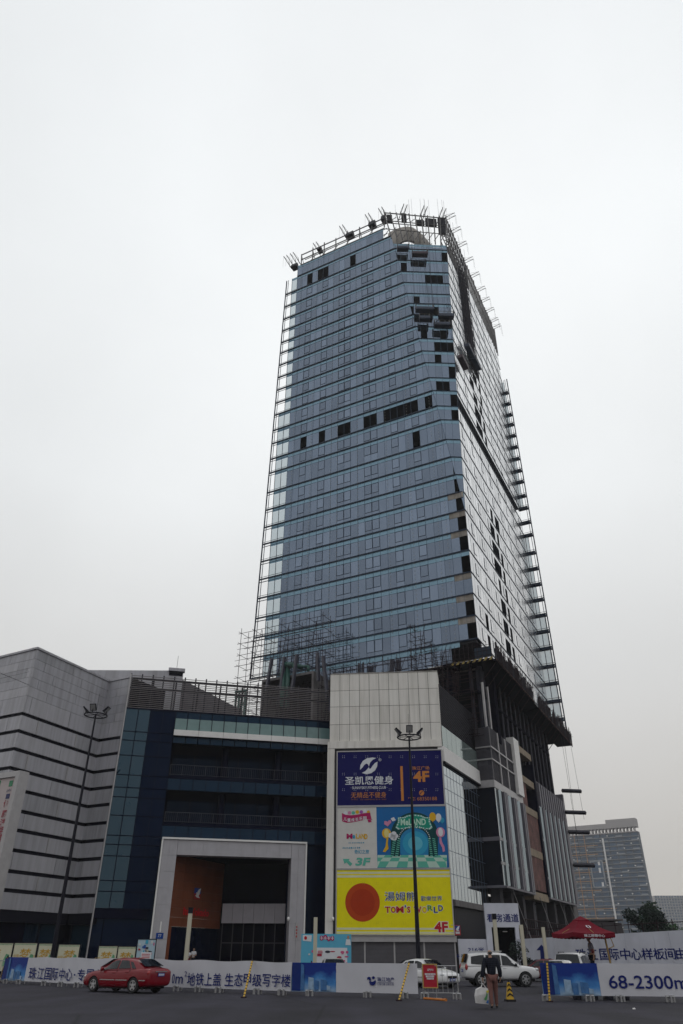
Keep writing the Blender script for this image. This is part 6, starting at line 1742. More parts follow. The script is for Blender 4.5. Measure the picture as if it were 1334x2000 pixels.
while u < strk[1]-.3: mb.fbox(H1, u, u+.3, strk[2]+.15, strk[2]+.2, .01, .02); mb.fbox(H1, u+.12, u+.17, strk[2], strk[3], .01, .02); mb.fbox(H1, u+.02, u+.28, strk[3]-.08, strk[3]-.03, .01, .02); u += .42
mb.build('small_print', txt, pn)
h0 = GT.P(b-.6, 0, .15); h1 = Vector((xat(1352, 55), 55, 0)); H2, NH2 = mkfr(h0, h1)
t = thing('hoarding', 'long pale hoarding with large navy characters behind the red parasol', 'hoarding', tuple(h0.lerp(h1, .5)))
mb = MB(); nseg = 14
ztl, ztr = H2.px(1010, 1834.5)[1], H2.px(1322, 1817)[1]
for j in range(nseg):
    a, b = NH2*j/nseg, NH2*(j+1)/nseg; z0, z1 = ztl+(ztr-ztl)*j/nseg, ztl+(ztr-ztl)*(j+1)/nseg
    mb.hexa([H2.P(a+.01, 0, 0), H2.P(b-.01, 0, 0), H2.P(b-.01, 0, -.1), H2.P(a+.01, 0, -.1), H2.P(a+.01, z0, random.uniform(-.02, .02)), H2.P(b-.01, z1, 0), H2.P(b-.01, z1, -.1), H2.P(a+.01, z0, -.1)])
pn = mb.build('panel', hoard, t)
for ch_, x0, x1 in (('珠', 1125, 1146), ('江', 1147, 1167), ('国', 1171, 1189), ('际', 1190, 1209), ('中', 1211, 1231), ('心', 1232, 1252), ('样', 1253, 1275), ('板', 1276, 1298), ('间', 1299, 1319), ('由', 1320, 1338)):
    fr = H2
    q = rect(fr, x0, 1853-(x0-1125)*.008, x1, 1876-(x0-1125)*.013, .03)
    if q[1] > NH2: continue
    mb = MB(); letters(mb, fr, ch_, *q, .03, 0, .012); mb.build('letter', txt, pn)
mb = MB(); AR = lambda x, y: H2.px(984+x/3.811, 1750+y/3.811, .03)
mb.slab(H2, [AR(*p) for p in ((278, 362), (318, 404), (298, 404), (300, 462), (352, 464), (352, 492), (276, 492), (270, 404), (242, 404))], .01, .02); mb.build('arrow', txt, pn)
# dark green net screen at the end of the hoarding
h2 = Vector((xat(1372, 51), 51, 0)); H3, NH3 = mkfr(h1, h2)
mb = MB(); mb.fbox(H3, .02, NH3+3, .02, ztr+.05, -.1, .0); tag(mb.build('net_screen', mat('green_net', (.006, .022, .014), .9, var=.4, scale=4)), 'dark green netted screen at the right end of the long hoarding', 'screen')
mb = MB()
for j in range(15):
    p = H2.P(NH2*j/14, 0, -.5); mb.tube(p, p+Vector((0, 0, ztr+.7)), .03, n=5)
mb.tube(H2.P(0, ztr+.5, -.5), H2.P(NH2, ztr+.5, -.5), .025, n=5); tag(mb.build('pole_rail', M['rust']), 'thin dark pole rail just behind the long hoarding', 'railing')

# ---- parasol on the guard stand
UY = 39.6
ux0, ux1 = xat(1091, UY), xat(1208, UY); ucx = (ux0+ux1)/2; hw = (ux1-ux0)/2*.76
zr_ = on_y(1150, 1822, UY).z; za = on_y(1140, 1789, UY).z; zv = zr_-.13
cloth_r = mat('crimson_canopy', (.125, .002, .012), .85, var=.08, scale=3, spec=.2)
t = thing('parasol', 'square crimson parasol with white characters on its scalloped valance', 'parasol', (xat(1196, UY), UY, 0))
uc = Vector((ucx, UY, 0)); ang = R(12)
def uv_(x, y, z): return uc+Vector((x*math.cos(ang)-y*math.sin(ang), x*math.sin(ang)+y*math.cos(ang), z))
zc = za-.16
mb = MB()
cs = [(-hw, -hw), (hw, -hw), (hw, hw), (-hw, hw)]
for k in range(4):
    (x0, y0), (x1, y1) = cs[k], cs[(k+1) % 4]; N = 6
    for i in range(N):
        for j in range(4):
            def q(s_, t_):
                x, y = x0+(x1-x0)*s_, y0+(y1-y0)*s_; f_ = 1-t_*.78
                sg_ = -.06*math.sin(math.pi*s_)*(1-t_)-.08*math.sin(math.pi*t_)
                return uv_(x*f_, y*f_, zr_+(zc-zr_)*t_+sg_)
            mb.poly([q(i/N, j/4), q((i+1)/N, j/4), q((i+1)/N, (j+1)/4), q(i/N, (j+1)/4)])
mb.build('canopy', cloth_r, t, smooth=True)
mb = MB()
for k in range(4):
    (x0, y0), (x1, y1) = cs[k], cs[(k+1) % 4]; f_ = .27
    mb.poly([uv_(x0*f_, y0*f_, zc-.02), uv_(x1*f_, y1*f_, zc-.02), uv_(0, 0, za)])
    mb.poly([uv_(x0*f_, y0*f_, zc-.02), uv_(x1*f_, y1*f_, zc-.02), uv_(x1*f_, y1*f_, zc-.07), uv_(x0*f_, y0*f_, zc-.07)])
mb.build('vent_cap', cloth_r, t)
mb = MB()
for k in range(4):
    (x0, y0), (x1, y1) = cs[k], cs[(k+1) % 4]; N = 22
    for i in range(N):
        s0_, s1_ = i/N, (i+1)/N; sa, sb = -.06*math.sin(math.pi*s0_), -.06*math.sin(math.pi*s1_)
        d0 = .17+.03*abs(math.sin(math.pi*s0_*N/2)); d1 = .17+.03*abs(math.sin(math.pi*s1_*N/2))
        A_0, A_1 = uv_(x0+(x1-x0)*s0_, y0+(y1-y0)*s0_, zr_+sa), uv_(x0+(x1-x0)*s1_, y0+(y1-y0)*s1_, zr_+sb)
        mb.poly([A_0, A_1, A_1-Vector((0, 0, d1)), A_0-Vector((0, 0, d0))])
vl_ = mb.build('valance', cloth_r, t)
VF = Fr(uv_(0, -hw, 0), 12)
mb = MB(); letters(mb, VF, '珠江國際中心', -.52, .52, zr_-.19, zr_-.075, .03, 0, .01); mb.build('lettering', I['lwhite'], vl_)
ecen = uv_(0, -hw*.58, zr_+(zc-zr_)*.42-.03)
mb = MB(); s_ = .11
tv = (uv_(0, -hw*.4, zr_+(zc-zr_)*.6)-uv_(0, -hw*.7, zr_+(zc-zr_)*.3)).normalized(); rv = (uv_(1, 0, 0)-uv_(0, 0, 0)).normalized(); nv = rv.cross(tv).normalized()
for a0 in (R(110), R(-70)):
    pts = []
    for k in range(9): a_ = a0+R(170)*k/8; pts.append(ecen+nv*.05+rv*math.cos(a_)*s_+tv*math.sin(a_)*s_*1.25)
    for k in range(9): a_ = a0+R(170)*(8-k)/8; pts.append(ecen+nv*.05+rv*(math.cos(a_)*s_*.35+.02*math.cos(a0+R(85)))+tv*math.sin(a_)*s_*1.0)
    mb.poly(pts)
mb.build('emblem', I['lwhite'], t)
pw = mat('varnished_wood', (.30, .19, .06), .5, var=.2, scale=4)
px_ = xat(1197, UY)
mb = MB(); mb.tube((px_+.05, UY, 0), (px_-.12, UY, zr_-.02), .045, n=8); mb.build('pole', pw, t)
mb = MB(); mb.tube((px_-.02, UY, 1.95), (px_+.25, UY, 2.05), .02, n=6); mb.tube((px_+.25, UY, 2.05), (px_+.12, UY, 2.5), .02, n=6); mb.tube((px_+.12, UY, 2.5), (px_-.1, UY, 2.45), .02, n=6); mb.tube((px_-.12, UY, zr_-.02), (ucx, UY, zc-.1), .025, n=6); mb.build('crank_arm', pw, t)
mb = MB()
for k in range(8):
    a = ang+R(45*k); e_ = hw*(1.38 if k % 2 else .98); mb.tube(uc+Vector((0, 0, zc-.1)), uc+Vector((math.cos(a)*e_, math.sin(a)*e_, zr_-.02)), .012, n=5)
mb.build('rib', pw, t)
mb = MB(); mb.lathe((px_+.05, UY, 0), [(.35, 0), (.35, .08), (.1, .12)], 16); mb.build('base', M['concdark'], t)
t = thing('guard_stand', 'low stepped guard platform behind the right picture banner', 'platform', (xat(1160, 39.7), 39.7, 0))
gx = xat(1160, 39.7); mb = MB(); mb.box(gx-.75, gx+.75, 39.0, 40.6, .02, .72); mb.box(gx-1.0, gx+1.0, 38.8, 40.8, 0, .2); mb.build('deck', M['concdark'], t)
mb = MB()
for s_ in (-1, 1): mb.bar((gx+s_*.7, 39.05, .72), (gx+s_*.7, 39.05, .9), .05)
mb.build('rail_stub', steelb, t)
# flower pots under the right banner
pot_c = [mat('pot_pale', (.30, .30, .31), .6), mat('pot_dark', (.02, .02, .035), .6), mat('pot_blue', (.01, .03, .12), .5)]
leaf_d = mat('leaf_dark', (.008, .016, .012), .6, var=.4, scale=3, spec=.2)
for k, (x, m, w) in enumerate(((1121, 1, .22), (1133, 0, .17), (1147, 0, .19), (1158, 1, .15), (1164, 0, .19), (1183, 1, .20), (1194, 0, .20), (1205, 1, .22), (1214, 1, .20))):
    q = Vector((xat(x, 38.4), 38.4, 0)); mb = MB(); mb.lathe(q, [(w*.7, 0), (w*.8, .04), (w, .34), (w*1.08, .36), (w*1.05, .40), (w*.85, .39)], 14)
    tag(mb.build('flower_pot', pot_c[m], smooth=False), ('pale' if m == 0 else 'dark')+' flower pot on the ground behind the right picture banner', 'pot', 'flower pots below the guard stand')

# ---- plants by the gateway
def leaves(mb, c, rx, rz, n, s, m=0, seed=0):
    rnd = random.Random(seed)
    for i in range(n):
        while True:
            p = Vector((rnd.uniform(-1, 1), rnd.uniform(-1, 1), rnd.uniform(-1, 1)))
            if .15 < p.length < 1: break
        p = Vector((p.x*rx, p.y*rx, p.z*rz))+c
        a = Vector((rnd.gauss(0, 1), rnd.gauss(0, 1), rnd.gauss(0, .6))).normalized(); b = a.cross(Vector((rnd.gauss(0, 1), rnd.gauss(0, 1), rnd.gauss(0, 1)))).normalized()
        l_ = s*rnd.uniform(.6, 1.4)
        mb.poly([p, p+a*l_*.5+b*l_*.22, p+a*l_, p+a*l_*.5-b*l_*.22], m)
def potted(label, x, Y, h, r_, sd):
    q = Vector((xat(x, Y), Y, 0)); t = thing('potted_plant', label, 'plant', tuple(q), 0, 'potted plants by the gateway')
    mb = MB(); mb.lathe(q, [(.25, 0), (.35, .5), (.38, .55), (.3, .54)], 14); mb.build('pot', pot_c[2], t)
    mb = MB(); mb.tube(q+Vector((0, 0, .5)), q+Vector((0, 0, h)), .04, .02, n=6)
    for k in range(7): a = k*2.4; mb.tube(q+Vector((0, 0, h*.55+k*.1)), q+Vector((math.cos(a)*r_*.8, math.sin(a)*r_*.8, h*.8+k*.1)), .02, .008, n=5)
    mb.build('stem', M['rust'], t)
    mb = MB(); leaves(mb, q+Vector((0, 0, h)), r_, r_*.85, 420, .2, 0, sd); mb.build('foliage', leaf_d, t)
potted('dark bushy potted plant just right of the gateway', 1018, 70, 2.0, .8, 1)
potted('small dark potted shrub against the left end of the long hoarding', 1033, 71, 1.1, .55, 2)
# ---- trees beyond the hoarding
def tree(name, label, x, y, h, r_, leafm, n, sd, ls):
    q = Vector((x, y, 0)); rnd = random.Random(sd); t = thing(name, label, 'tree', tuple(q), 0, 'trees beyond the hoarding')
    mb = MB(); mb.tube(q, q+Vector((.2, 0, h*.45)), .28, .2, n=9); tips = []
    for k in range(9):
        a = k*2.4+rnd.random(); b = q+Vector((.2, 0, h*(.3+.03*k))); e_ = q+Vector((math.cos(a)*r_*.75*rnd.uniform(.6, 1), math.sin(a)*r_*.75, h*(.45+.055*k)))
        mb.tube(b, e_, .12, .04, n=6); tips.append(e_)
        for j in range(2): f_ = e_+Vector((rnd.uniform(-1, 1), rnd.uniform(-1, 1), rnd.uniform(.2, 1)))*r_*.35; mb.tube(e_, f_, .04, .015, n=4); tips.append(f_)
    mb.build('trunk', M['rust'], t)
    mb = MB()
    for k, p in enumerate(tips): leaves(mb, p, r_*rnd.uniform(.28, .42), r_*rnd.uniform(.22, .34), n//len(tips), ls, 0 if rnd.random() < .6 else 1, sd*31+k)
    mb.build('crown', leafm, t)
lf1 = [mat('leaf_deep', (.012, .028, .022), .6, var=.5, scale=1.2, spec=.2), mat('leaf_mid', (.022, .048, .028), .6, var=.4, scale=1.2, spec=.2)]
lf2 = [mat('leaf_green', (.035, .085, .035), .6, var=.4, scale=1.2, spec=.2), mat('leaf_bright', (.055, .12, .045), .6, var=.4, scale=1.2, spec=.2)]
tree('broadleaf_tree', 'dark tall bushy tree beyond the long hoarding', xat(1288, 112), 112, 7.4, 2.5, lf1, 7000, 11, .36)
tree('broadleaf_tree', 'lower bright green tree right of the dark tree', xat(1315, 118), 118, 5.4, 2.0, lf2, 4200, 12, .34)
tree('broadleaf_tree', 'small pale green tree at the right edge beyond the hoarding', xat(1334, 125), 125, 5.0, 2.0, lf2, 1600, 13, .32)
# low grey shed behind the parasol
SH = Fr((xat(1160, 100), 100, 0), -6); a, b, c, e = rect(SH, 1150, 1797, 1222, 1825)
t = thing('site_shed', 'low dark grey site shed behind the parasol', 'shed', tuple(SH.P((a+b)/2, 0)))
mb = MB(); mb.hexa([SH.P(a, 0, 0), SH.P(b, 0, 0), SH.P(b, 0, -6), SH.P(a, 0, -6), SH.P(a, e, 0), SH.P(b-.4, e-.3, 0), SH.P(b-.4, e-.3, -6), SH.P(a, e, -6)]); mb.build('wall', mat('shed_grey', (.055, .048, .055), .8, var=.15, stain=.2), t)
mb = MB(); mb.fbox(SH, a-.2, b-.2, e-.05, e+.1, -6.2, .2); mb.build('roof', M['concdark'], t)

# ================================================================== FAR BUILDINGS
def far_block(name, label, fr, u0, u1, depth, H, floors, wallm, bandm, winm, accents=None, roofz=None, nw=12):
    t = thing(name, label, 'building', tuple(fr.P((u0+u1)/2, 0, -depth/2)))
    mb = MB(); mb.fbox(fr, u0, u1, 0, H, -depth, -1.2); mb.build('wall', wallm, t)
    fh = H/floors; w = MB(); sl = MB(); wl_ = MB()
    for k in range(floors):
        z = k*fh
        sl.fbox(fr, u0-.2, u1+.2, z-.22, z+.22, -1.3, .25 if k % 2 else -.2)
        for j in range(nw):
            a = u0+(u1-u0)*(j+.12)/nw; b = u0+(u1-u0)*(j+.88)/nw
            w.fbox(fr, a, b, z+fh*.18, z+fh*.9, -1.25, -1.1 if (j+k) % 3 else -.9)
            if (j*7+k*3) % 5 == 0: wl_.fbox(fr, b-.2, b+.8, z+fh*.3, z+fh*.55, -1.2, -.3)
            if (j+2*k) % 4 == 1: sl.fbox(fr, a-.3, b+.3, z+.22, z+fh*.34, -.1, .1)
    w.build('windows', winm, t); sl.build('balcony_slabs', bandm, t)
    if wl_.v: wl_.build('air_conditioners', M['white'], t)
    return t, fh
FA = Fr((xat(1296, 700), 700, 0), -33)
fz = on_y(1241, 1640, 700).z; ua = FA.px(1105, 1660)[0]; zr2 = FA.px(1241, 1597)[1]; zr1 = FA.px(1130, 1613)[1]; zw = FA.px(1180, 1628)[1]
fw = mat('far_wall', (.045, .068, .10), .7, var=.2, scale=.05); fb = mat('far_slab', (.24, .26, .29), .7); fo = mat('hazed_far_window', (.03, .075, .14), .3, spec=.3, var=.4, scale=.1); forg = mat('orange_scaffold', (.34, .17, .06), .8); fconc = mat('far_concrete', (.34, .32, .32), .8, var=.08, scale=.05)  # wall and window tones paler and bluer, part of the haze painted in
t, fh = far_block('far_apartment_tower', 'hazy unfinished apartment tower with orange scaffold lines beyond the podium', FA, ua-40, 0, 9, zw, 27, fw, fb, fo, nw=16)
mb = MB(); us = FA.px(1183, 1610)[0]; mb.fbox(FA, ua-40, us, zw+4, zr1, -8.5, .0); mb.fbox(FA, us, .0, zw+4, zr2, -9, .0); mb.build('roof_parapet', fconc, t)
mb = MB()
for j in range(34): u = ua-40+(40-ua)*j/34; mb.fbox(FA, u, u+1.0, zw, zw+4, -6, -.6)
mb.fbox(FA, ua-40, 0, zw-.4, zw+.4, -9, .2); mb.build('roof_colonnade', fconc, t)
mb = MB()
for k in range(2, 26, 2):
    a = FA.px(1100, 1700)[0]; b = FA.px(1165+random.uniform(-14, 30), 1700)[0]; mb.fbox(FA, a, b, k*fh+1.2, k*fh+1.75, .2, .5)
u = FA.px(1150, 1700)[0]
for uu in (u, u-9): mb.fbox(FA, uu, uu+.6, 0, zw, .3, .6)
mb.build('orange_scaffold', forg, t)
mb = MB(); u = FA.px(1186, 1700)[0]; mb.fbox(FA, u, u+1.4, 4, zw-4, .2, .7); mb.build('white_hoist', M['white'], t)
z5_ = FA.px(1170, 1734)[1]; z6_ = FA.px(1165, 1681)[1]; a, b = FA.px(1156, 1710)[0], FA.px(1182, 1710)[0]
mb = MB(); mb.fbox(FA, a, b, z5_, z6_, -.9, .5); mb.build('open_frame_void', fo, t)
mb = MB()
for q in ((a, a+1, z5_, z6_), (b-1, b, z5_, z6_), (a, b, z6_-1, z6_), (a, b, (z5_+z6_)/2-4, (z5_+z6_)/2-3), (a, b, z5_, z5_+1)): mb.fbox(FA, *q, .5, .9)
mb.build('open_frame', fb, t)
mb = MB()
for (x, y0, y1) in ((1170, 1681, 1690), (1172, 1695, 1705), (1178, 1723, 1733)): q = rect(FA, x-2, y0, x+2, y1); mb.fbox(FA, q[0], q[1], q[2], q[3], .5, .7)
mb.build('bright_panel', M['white'], t)
FB = Fr((xat(1306, 1300), 1300, 0), -8); zt_ = FB.px(1320, 1749)[1]; b = FB.px(1350, 1760)[0]
t, fh = far_block('far_office_slab', 'very faint pale slab building at the right edge', FB, 0, b+30, 40, zt_, 22, fconc, fb, fo, nw=20)
FC = Fr((xat(1270, 1500), 1500, 0), 5); a, b = FC.px(1272, 1770)[0], FC.px(1292, 1770)[0]
far_block('far_tower_block', 'faint low hazy block right of the apartment tower', FC, a, b, 40, FC.px(1280, 1762)[1], 16, fconc, fb, fo, nw=6)
a, b = FC.px(1293, 1770)[0], FC.px(1303, 1770)[0]
far_block('far_tower_block', 'faint hazy block between the low block and the slab at the right edge', FC.off(0, -60), a, b+15, 40, FC.px(1298, 1768)[1], 14, fconc, fb, fo, nw=5)
# overhead cables at the top left
mb = MB(); p, q = on_y(-20, 1306, 40), on_y(57, 1338, 60); mb.tube(p, q, .02, n=5)
tag(mb.build('cable', M['black']), 'thin overhead cable sloping down in front of the clad wing', 'cable')
mb = MB(); p, q = on_y(-20, 1330, 40), on_y(57, 1312, 60); mb.tube(p, q, .015, n=5); tag(mb.build('cable', M['black']), 'thin overhead cable sloping up in front of the clad wing', 'cable')

q = on_z(1238, 1971, 0); mb = MB(); mb.hexa([q+Vector(v) for v in ((-.06, -.04, .0), (.05, -.06, .0), (.07, .04, .0), (-.03, .06, .0), (-.05, -.03, .03), (.03, -.04, .05), (.05, .03, .02), (-.02, .04, .04))])
tag(mb.build('paper_scrap', M['white']), 'tiny white scrap of paper on the asphalt before the area banner', 'litter')
# ================================================================== VEHICLES
def eval_mesh(o):
    dg = bpy.context.evaluated_depsgraph_get()
    return bpy.data.meshes.new_from_object(o.evaluated_get(dg))
glassd = mat('car_glass', (.004, .006, .010), .05, spec=.35, var=.05)
tyre = mat('tyre_rubber', (.010, .010, .012), .85, var=.15, scale=8); rimm = mat('alloy_rim', (.42, .42, .43), .3, metal=.6, var=.05); chrome = mat('chrome_trim', (.5, .5, .5), .2, metal=.9, var=.05)
lampr = mat('tail_lamp_red', (.28, .01, .012), .15, spec=.7, var=.05); lampw = mat('head_lamp_clear', (.50, .52, .54), .1, spec=.8, var=.1); plate_b = mat('plate_blue', (.01, .03, .22), .4, var=.05); seamm = mat('panel_gap', (.004, .003, .004), .8, var=.1)
def car(name, label, cat, pos, head, paint, S, group=None):
    """S: dict of the side profile, x forward, y left"""
    t = thing(name, label, cat, pos, head, group)
    L, W = S['L'], S['W']; hl = L/2
    st = S['body']                     # (x, z_bottom, z_belt, halfwidth)
    def ring(x, zb, zt, w):
        h = zt-zb; up = [(0, zb), (w*.80, zb), (w*.95, zb+h*.10), (w*1.0, zb+h*.36), (w*.985, zb+h*.70), (w*.93, zb+h*.92), (w*.80, zt), (w*.4, zt+.025), (0, zt+.035)]
        return [(x, y, z) for y, z in up]+[(x, -y, z) for y, z in up[-2:0:-1]]
    mb = MB(); rs = [ring(*q) for q in st]; n = len(rs[0])
    for r_ in rs: mb.v += [Vector(p) for p in r_]
    for i in range(len(rs)-1):
        for j in range(n): mb.f.append((i*n+j, (i+1)*n+j, (i+1)*n+(j+1) % n, i*n+(j+1) % n)); mb.m.append(0)
    mb.f.append(tuple(range(n))); mb.m.append(0); mb.f.append(tuple((len(rs)-1)*n+j for j in range(n))[::-1]); mb.m.append(0)
    body = mb.build('body', paint, t, world=False, recalc=True)
    sub = body.modifiers.new('s', 'SUBSURF'); sub.levels = 2; sub.render_levels = 2
    cut = MB(); wr = S['wr']; cutter = None
    for wx in S['wheels']: 
        for sy in (-1, 1): cut.lathe((wx, sy*(W/2-.26), wr*.98), [(.01, -.30), (wr*1.17, -.30), (wr*1.17, .30), (.01, .30)], 28, axis=Vector((0, 1, 0)))
    cutter = cut.build('arch_cutter', paint, None, world=False, recalc=True)
    cutter.parent = t
    bm_ = body.modifiers.new('b', 'BOOLEAN'); bm_.operation = 'DIFFERENCE'; bm_.object = cutter; bm_.solver = 'EXACT'
    me = eval_mesh(body); body.modifiers.clear(); body.data = me
    me.materials.clear(); me.materials.append(paint)
    me.polygons.foreach_set('material_index', [0]*len(me.polygons)); me.polygons.foreach_set('use_smooth', [True]*len(me.polygons)); me.set_sharp_from_angle(angle=R(40))
    bpy.data.objects.remove(cutter)
    mb = MB()                          # dark inside of the arches and underbody
    for wx in S['wheels']: mb.box(wx-wr*1.15, wx+wr*1.15, -W/2+.30, W/2-.30, wr*.5, wr*2.05)
    mb.box(-hl+.35, hl-.35, -W/2+.2, W/2-.2, S['zb']-.02, S['zb']+.12); mb.build('underbody', seamm, t, world=False)
    # greenhouse
    g = S['cabin']                     # (x, z_base, z_top, w_base, w_top)
    mb = MB(); rr = []
    for x, zb, zt, wb, wt in g:
        up = [(wb, zb), (wb+(wt-wb)*.55, zb+(zt-zb)*.55), (wt, zt-.07*min(1, (zt-zb)/.3)), (wt*.86, zt-.015), (wt*.4, zt+.012), (0, zt+.018)]
        rr.append([(x, y, z) for y, z in up]+[(x, -y, z) for y, z in up[-2::-1]])
    n = len(rr[0])
    for r_ in rr: mb.v += [Vector(p) for p in r_]
    for i in range(len(rr)-1):
        for j in range(n-1): mb.f.append((i*n+j, i*n+j+1, (i+1)*n+j+1, (i+1)*n+j)); mb.m.append(0)
    mb.f.append(tuple(range(n))); mb.m.append(0); mb.f.append(tuple((len(rr)-1)*n+j for j in range(n))[::-1]); mb.m.append(0)
    mb.build('roof', paint, t, world=False, smooth=True, recalc=True, angle=38)
    def side(x, tt, sy, off=.008):
        for a, b in zip(g[:-1], g[1:]):
            if a[0] <= x <= b[0]:
                f = (x-a[0])/(b[0]-a[0]); q = [a[k]+(b[k]-a[k])*f for k in range(5)]
                ztop = q[2]-.07*min(1, (q[2]-q[1])/.3)
                return Vector((x, sy*(q[3]+(q[4]-q[3])*tt+off), q[1]+(ztop-q[1])*tt))
    for sy in (-1, 1):
        for wdw in S['windows']:       # list of (x, t) outline points
            mb = MB()
            cuts = sorted({q[0] for q in g} | {a[0]+(b[0]-a[0])*k/4 for a, b in zip(g[:-1], g[1:]) for k in range(4)})
            for xa, xb in zip(cuts[:-1], cuts[1:]):
                for ta, tb in ((0, .55), (.55, 1)):
                    pl = clip(clip(clip(clip(list(wdw), 1, 0, -xa), -1, 0, xb), 0, 1, -ta), 0, -1, tb) if True else []
                    if pl: mb.poly([side(x, tt, sy, .028) for x, tt in pl])
            mb.build('side_window', glassd, t, world=False)
    for (i0, i1, nm) in S['screens']:
        a, b = g[i0], g[i1]; e = .02 if b[0] > a[0] else .02
        d = 1 if nm == 'windscreen' else -1
        def sp(q, s_, tt):
            lo, hi = (a, b) if a[2]-a[1] < b[2]-b[1] else (b, a)
            x = lo[0]+(hi[0]-lo[0])*tt; w = lo[3]*.93+(hi[4]*.90-lo[3]*.93)*tt; z = lo[2]+(hi[2]-lo[2])*tt
            return Vector((x+d*.03, s_*w, z+.055))
        mb = MB(); lo = .10; hi_ = .93
        for k in range(6):
            s0_, s1_ = -1+2*k/6, -1+2*(k+1)/6; bul = lambda s_: Vector((d*.05*(1-s_*s_), 0, .015*(1-s_*s_)))
            mb.poly([sp(0, s0_, lo)+bul(s0_), sp(0, s1_, lo)+bul(s1_), sp(0, s1_, hi_)+bul(s1_), sp(0, s0_, hi_)+bul(s0_)])
        mb.build(nm, glassd, t, world=False)
    # wheels
    for wx in S['wheels']:
        for sy in (-1, 1):
            c = Vector((wx, sy*(W/2-.13), wr)); ax = Vector((0, sy, 0)); mb = MB()
            wh = thing('wheel', None, None, c); wh.parent = t
            mb.lathe((0, 0, 0), [(wr*.6, -.10), (wr*.93, -.11), (wr, -.08), (wr, .08), (wr*.93, .11), (wr*.68, .115), (wr*.64, .08)], 28, axis=ax); mb.build('tyre', tyre, wh, world=False, smooth=True, angle=35)
            mb = MB(); mb.lathe((0, 0, 0), [(wr*.66, .05), (wr*.66, .105), (wr*.60, .11), (wr*.58, .06)], 28, axis=ax)
            mb.lathe((0, 0, 0), [(wr*.16, .04), (wr*.16, .10), (wr*.10, .115)], 14, axis=ax)
            for k in range(S.get('spokes', 5)):
                a = 2*math.pi*k/S.get('spokes', 5)+.3; d = Vector((math.cos(a), 0, math.sin(a))); s_ = Vector((-math.sin(a), 0, math.cos(a)))
                p0, p1 = d*wr*.1, d*wr*.61; w0, w1 = .05, .035
                mb.hexa([p0-s_*w0+ax*.05, p1-s_*w1+ax*.06, p1+s_*w1+ax*.06, p0+s_*w0+ax*.05, p0-s_*w0+ax*.095, p1-s_*w1+ax*.10, p1+s_*w1+ax*.10, p0+s_*w0+ax*.095])
            mb.build('rim', rimm, wh, world=False, recalc=True)
            mb = MB(); mb.lathe((0, 0, 0), [(wr*.58, .0), (wr*.58, .02)], 20, axis=ax); mb.build('hub_back', seamm, wh, world=False)
    def hw(x):
        for a, b in zip(st[:-1], st[1:]):
            if a[0] <= x <= b[0]:
                f = (x-a[0])/(b[0]-a[0]); return tuple(a[k]+(b[k]-a[k])*f for k in range(1, 4))
        return st[-1][1:]
    # door seams, handles, trim strip
    for sy in (-1, 1):
        mb = MB()
        for x in S['seams']:
            zb, zt, w = hw(x); mb.hexa([Vector((x+dx, sy*(w*f+d), z)) for z, f in ((zb+.10, .975), (zt-.05, .94)) for dx, d in ((-.006, -.02), (.006, -.02), (.006, .004), (-.006, .004))])
        mb.build('door_seams', seamm, t, world=False, recalc=True)
        for x in S['handles']:
            zb, zt, w = hw(x); mb = MB(); z = zt-.17; mb.box(x-.1, x+.1, sy*w*.955-.025, sy*w*.955+.025, z, z+.035); mb.build('door_handle', chrome if S.get('chrome') else paint, t, world=False)
        mb = MB()
        for a, b in S.get('strips', ()):
            N = 6
            for k in range(N):
                xa, xb = a+(b-a)*k/N, a+(b-a)*(k+1)/N; z = S['strip_z']
                ya, yb = hw(xa)[2]*1.0, hw(xb)[2]*1.0
                mb.hexa([(xa, sy*(ya-.03), z), (xb, sy*(yb-.03), z), (xb, sy*(yb+.008), z), (xa, sy*(ya+.008), z), (xa, sy*(ya-.03), z+.04), (xb, sy*(yb-.03), z+.04), (xb, sy*(yb+.008), z+.04), (xa, sy*(ya+.008), z+.04)])
        if mb.v: mb.build('trim_strip', chrome, t, world=False, recalc=True)
        x = S['mirror']; zb, zt, w = hw(x); mb = MB(); mb.lathe((x, sy*(w+.02), zt+.03), [(.03, -.06), (.09, -.04), (.10, .03), (.05, .07)], 10, axis=Vector((1, 0, .0))); mb.tube((x, sy*(w-.15), zt-.01), (x, sy*w, zt+.03), .03, n=6); mb.build('mirror', paint if not S.get('dark_mirror') else glassd, t, world=False, smooth=True)
        for (nm, x, y, z, sx, sy_, sz, m) in S['lamps']:
            mb = MB(); i = mb.lathe((x, sy*y, z), [(.15, -sx), (.75, -sx*.6), (1, 0), (.75, sx*.6), (.15, sx)], 12, axis=Vector((1, 0, 0)))
            for v in mb.v: v.y = sy*y+(v.y-sy*y)*sy_; v.z = z+(v.z-z)*sz
            mb.build(nm, m, t, world=False, smooth=True)
    for (nm, x, z, d, w, h, m) in S['plates']:
        mb = MB(); mb.box(x-.015, x+.015, -w/2, w/2, z, z+h); pl = mb.build(nm, m, t, world=False)
        if nm == 'number_plate':
            mb = MB(); y = -w/2+.04
            for k in range(7): mb.box(x+d*.016-.002, x+d*.016+.002, y, y+.035, z+.03, z+h-.03); y += .055
            mb.build('plate_digits', I['lwhite'], pl, world=False)
    for (a, b, r_) in S.get('rails', ()):
        for sy in (-1, 1):
            mb = MB(); mb.tube((a[0], sy*a[1], a[2]), (b[0], sy*b[1], b[2]), r_, n=7)
            for f in (.05, .95): x = a[0]+(b[0]-a[0])*f; mb.tube((x, sy*a[1], a[2]-.07), (x, sy*a[1], a[2]), r_, n=6)
            mb.build('roof_rail', S['railm'], t, world=False)
    return t
red_paint = mat('red_car_paint', (.165, .001, .008), .28, spec=.25, var=.03, coat=.25); white_paint = mat('white_car_paint', (.62, .62, .63), .3, spec=.5, var=.02, coat=.4)
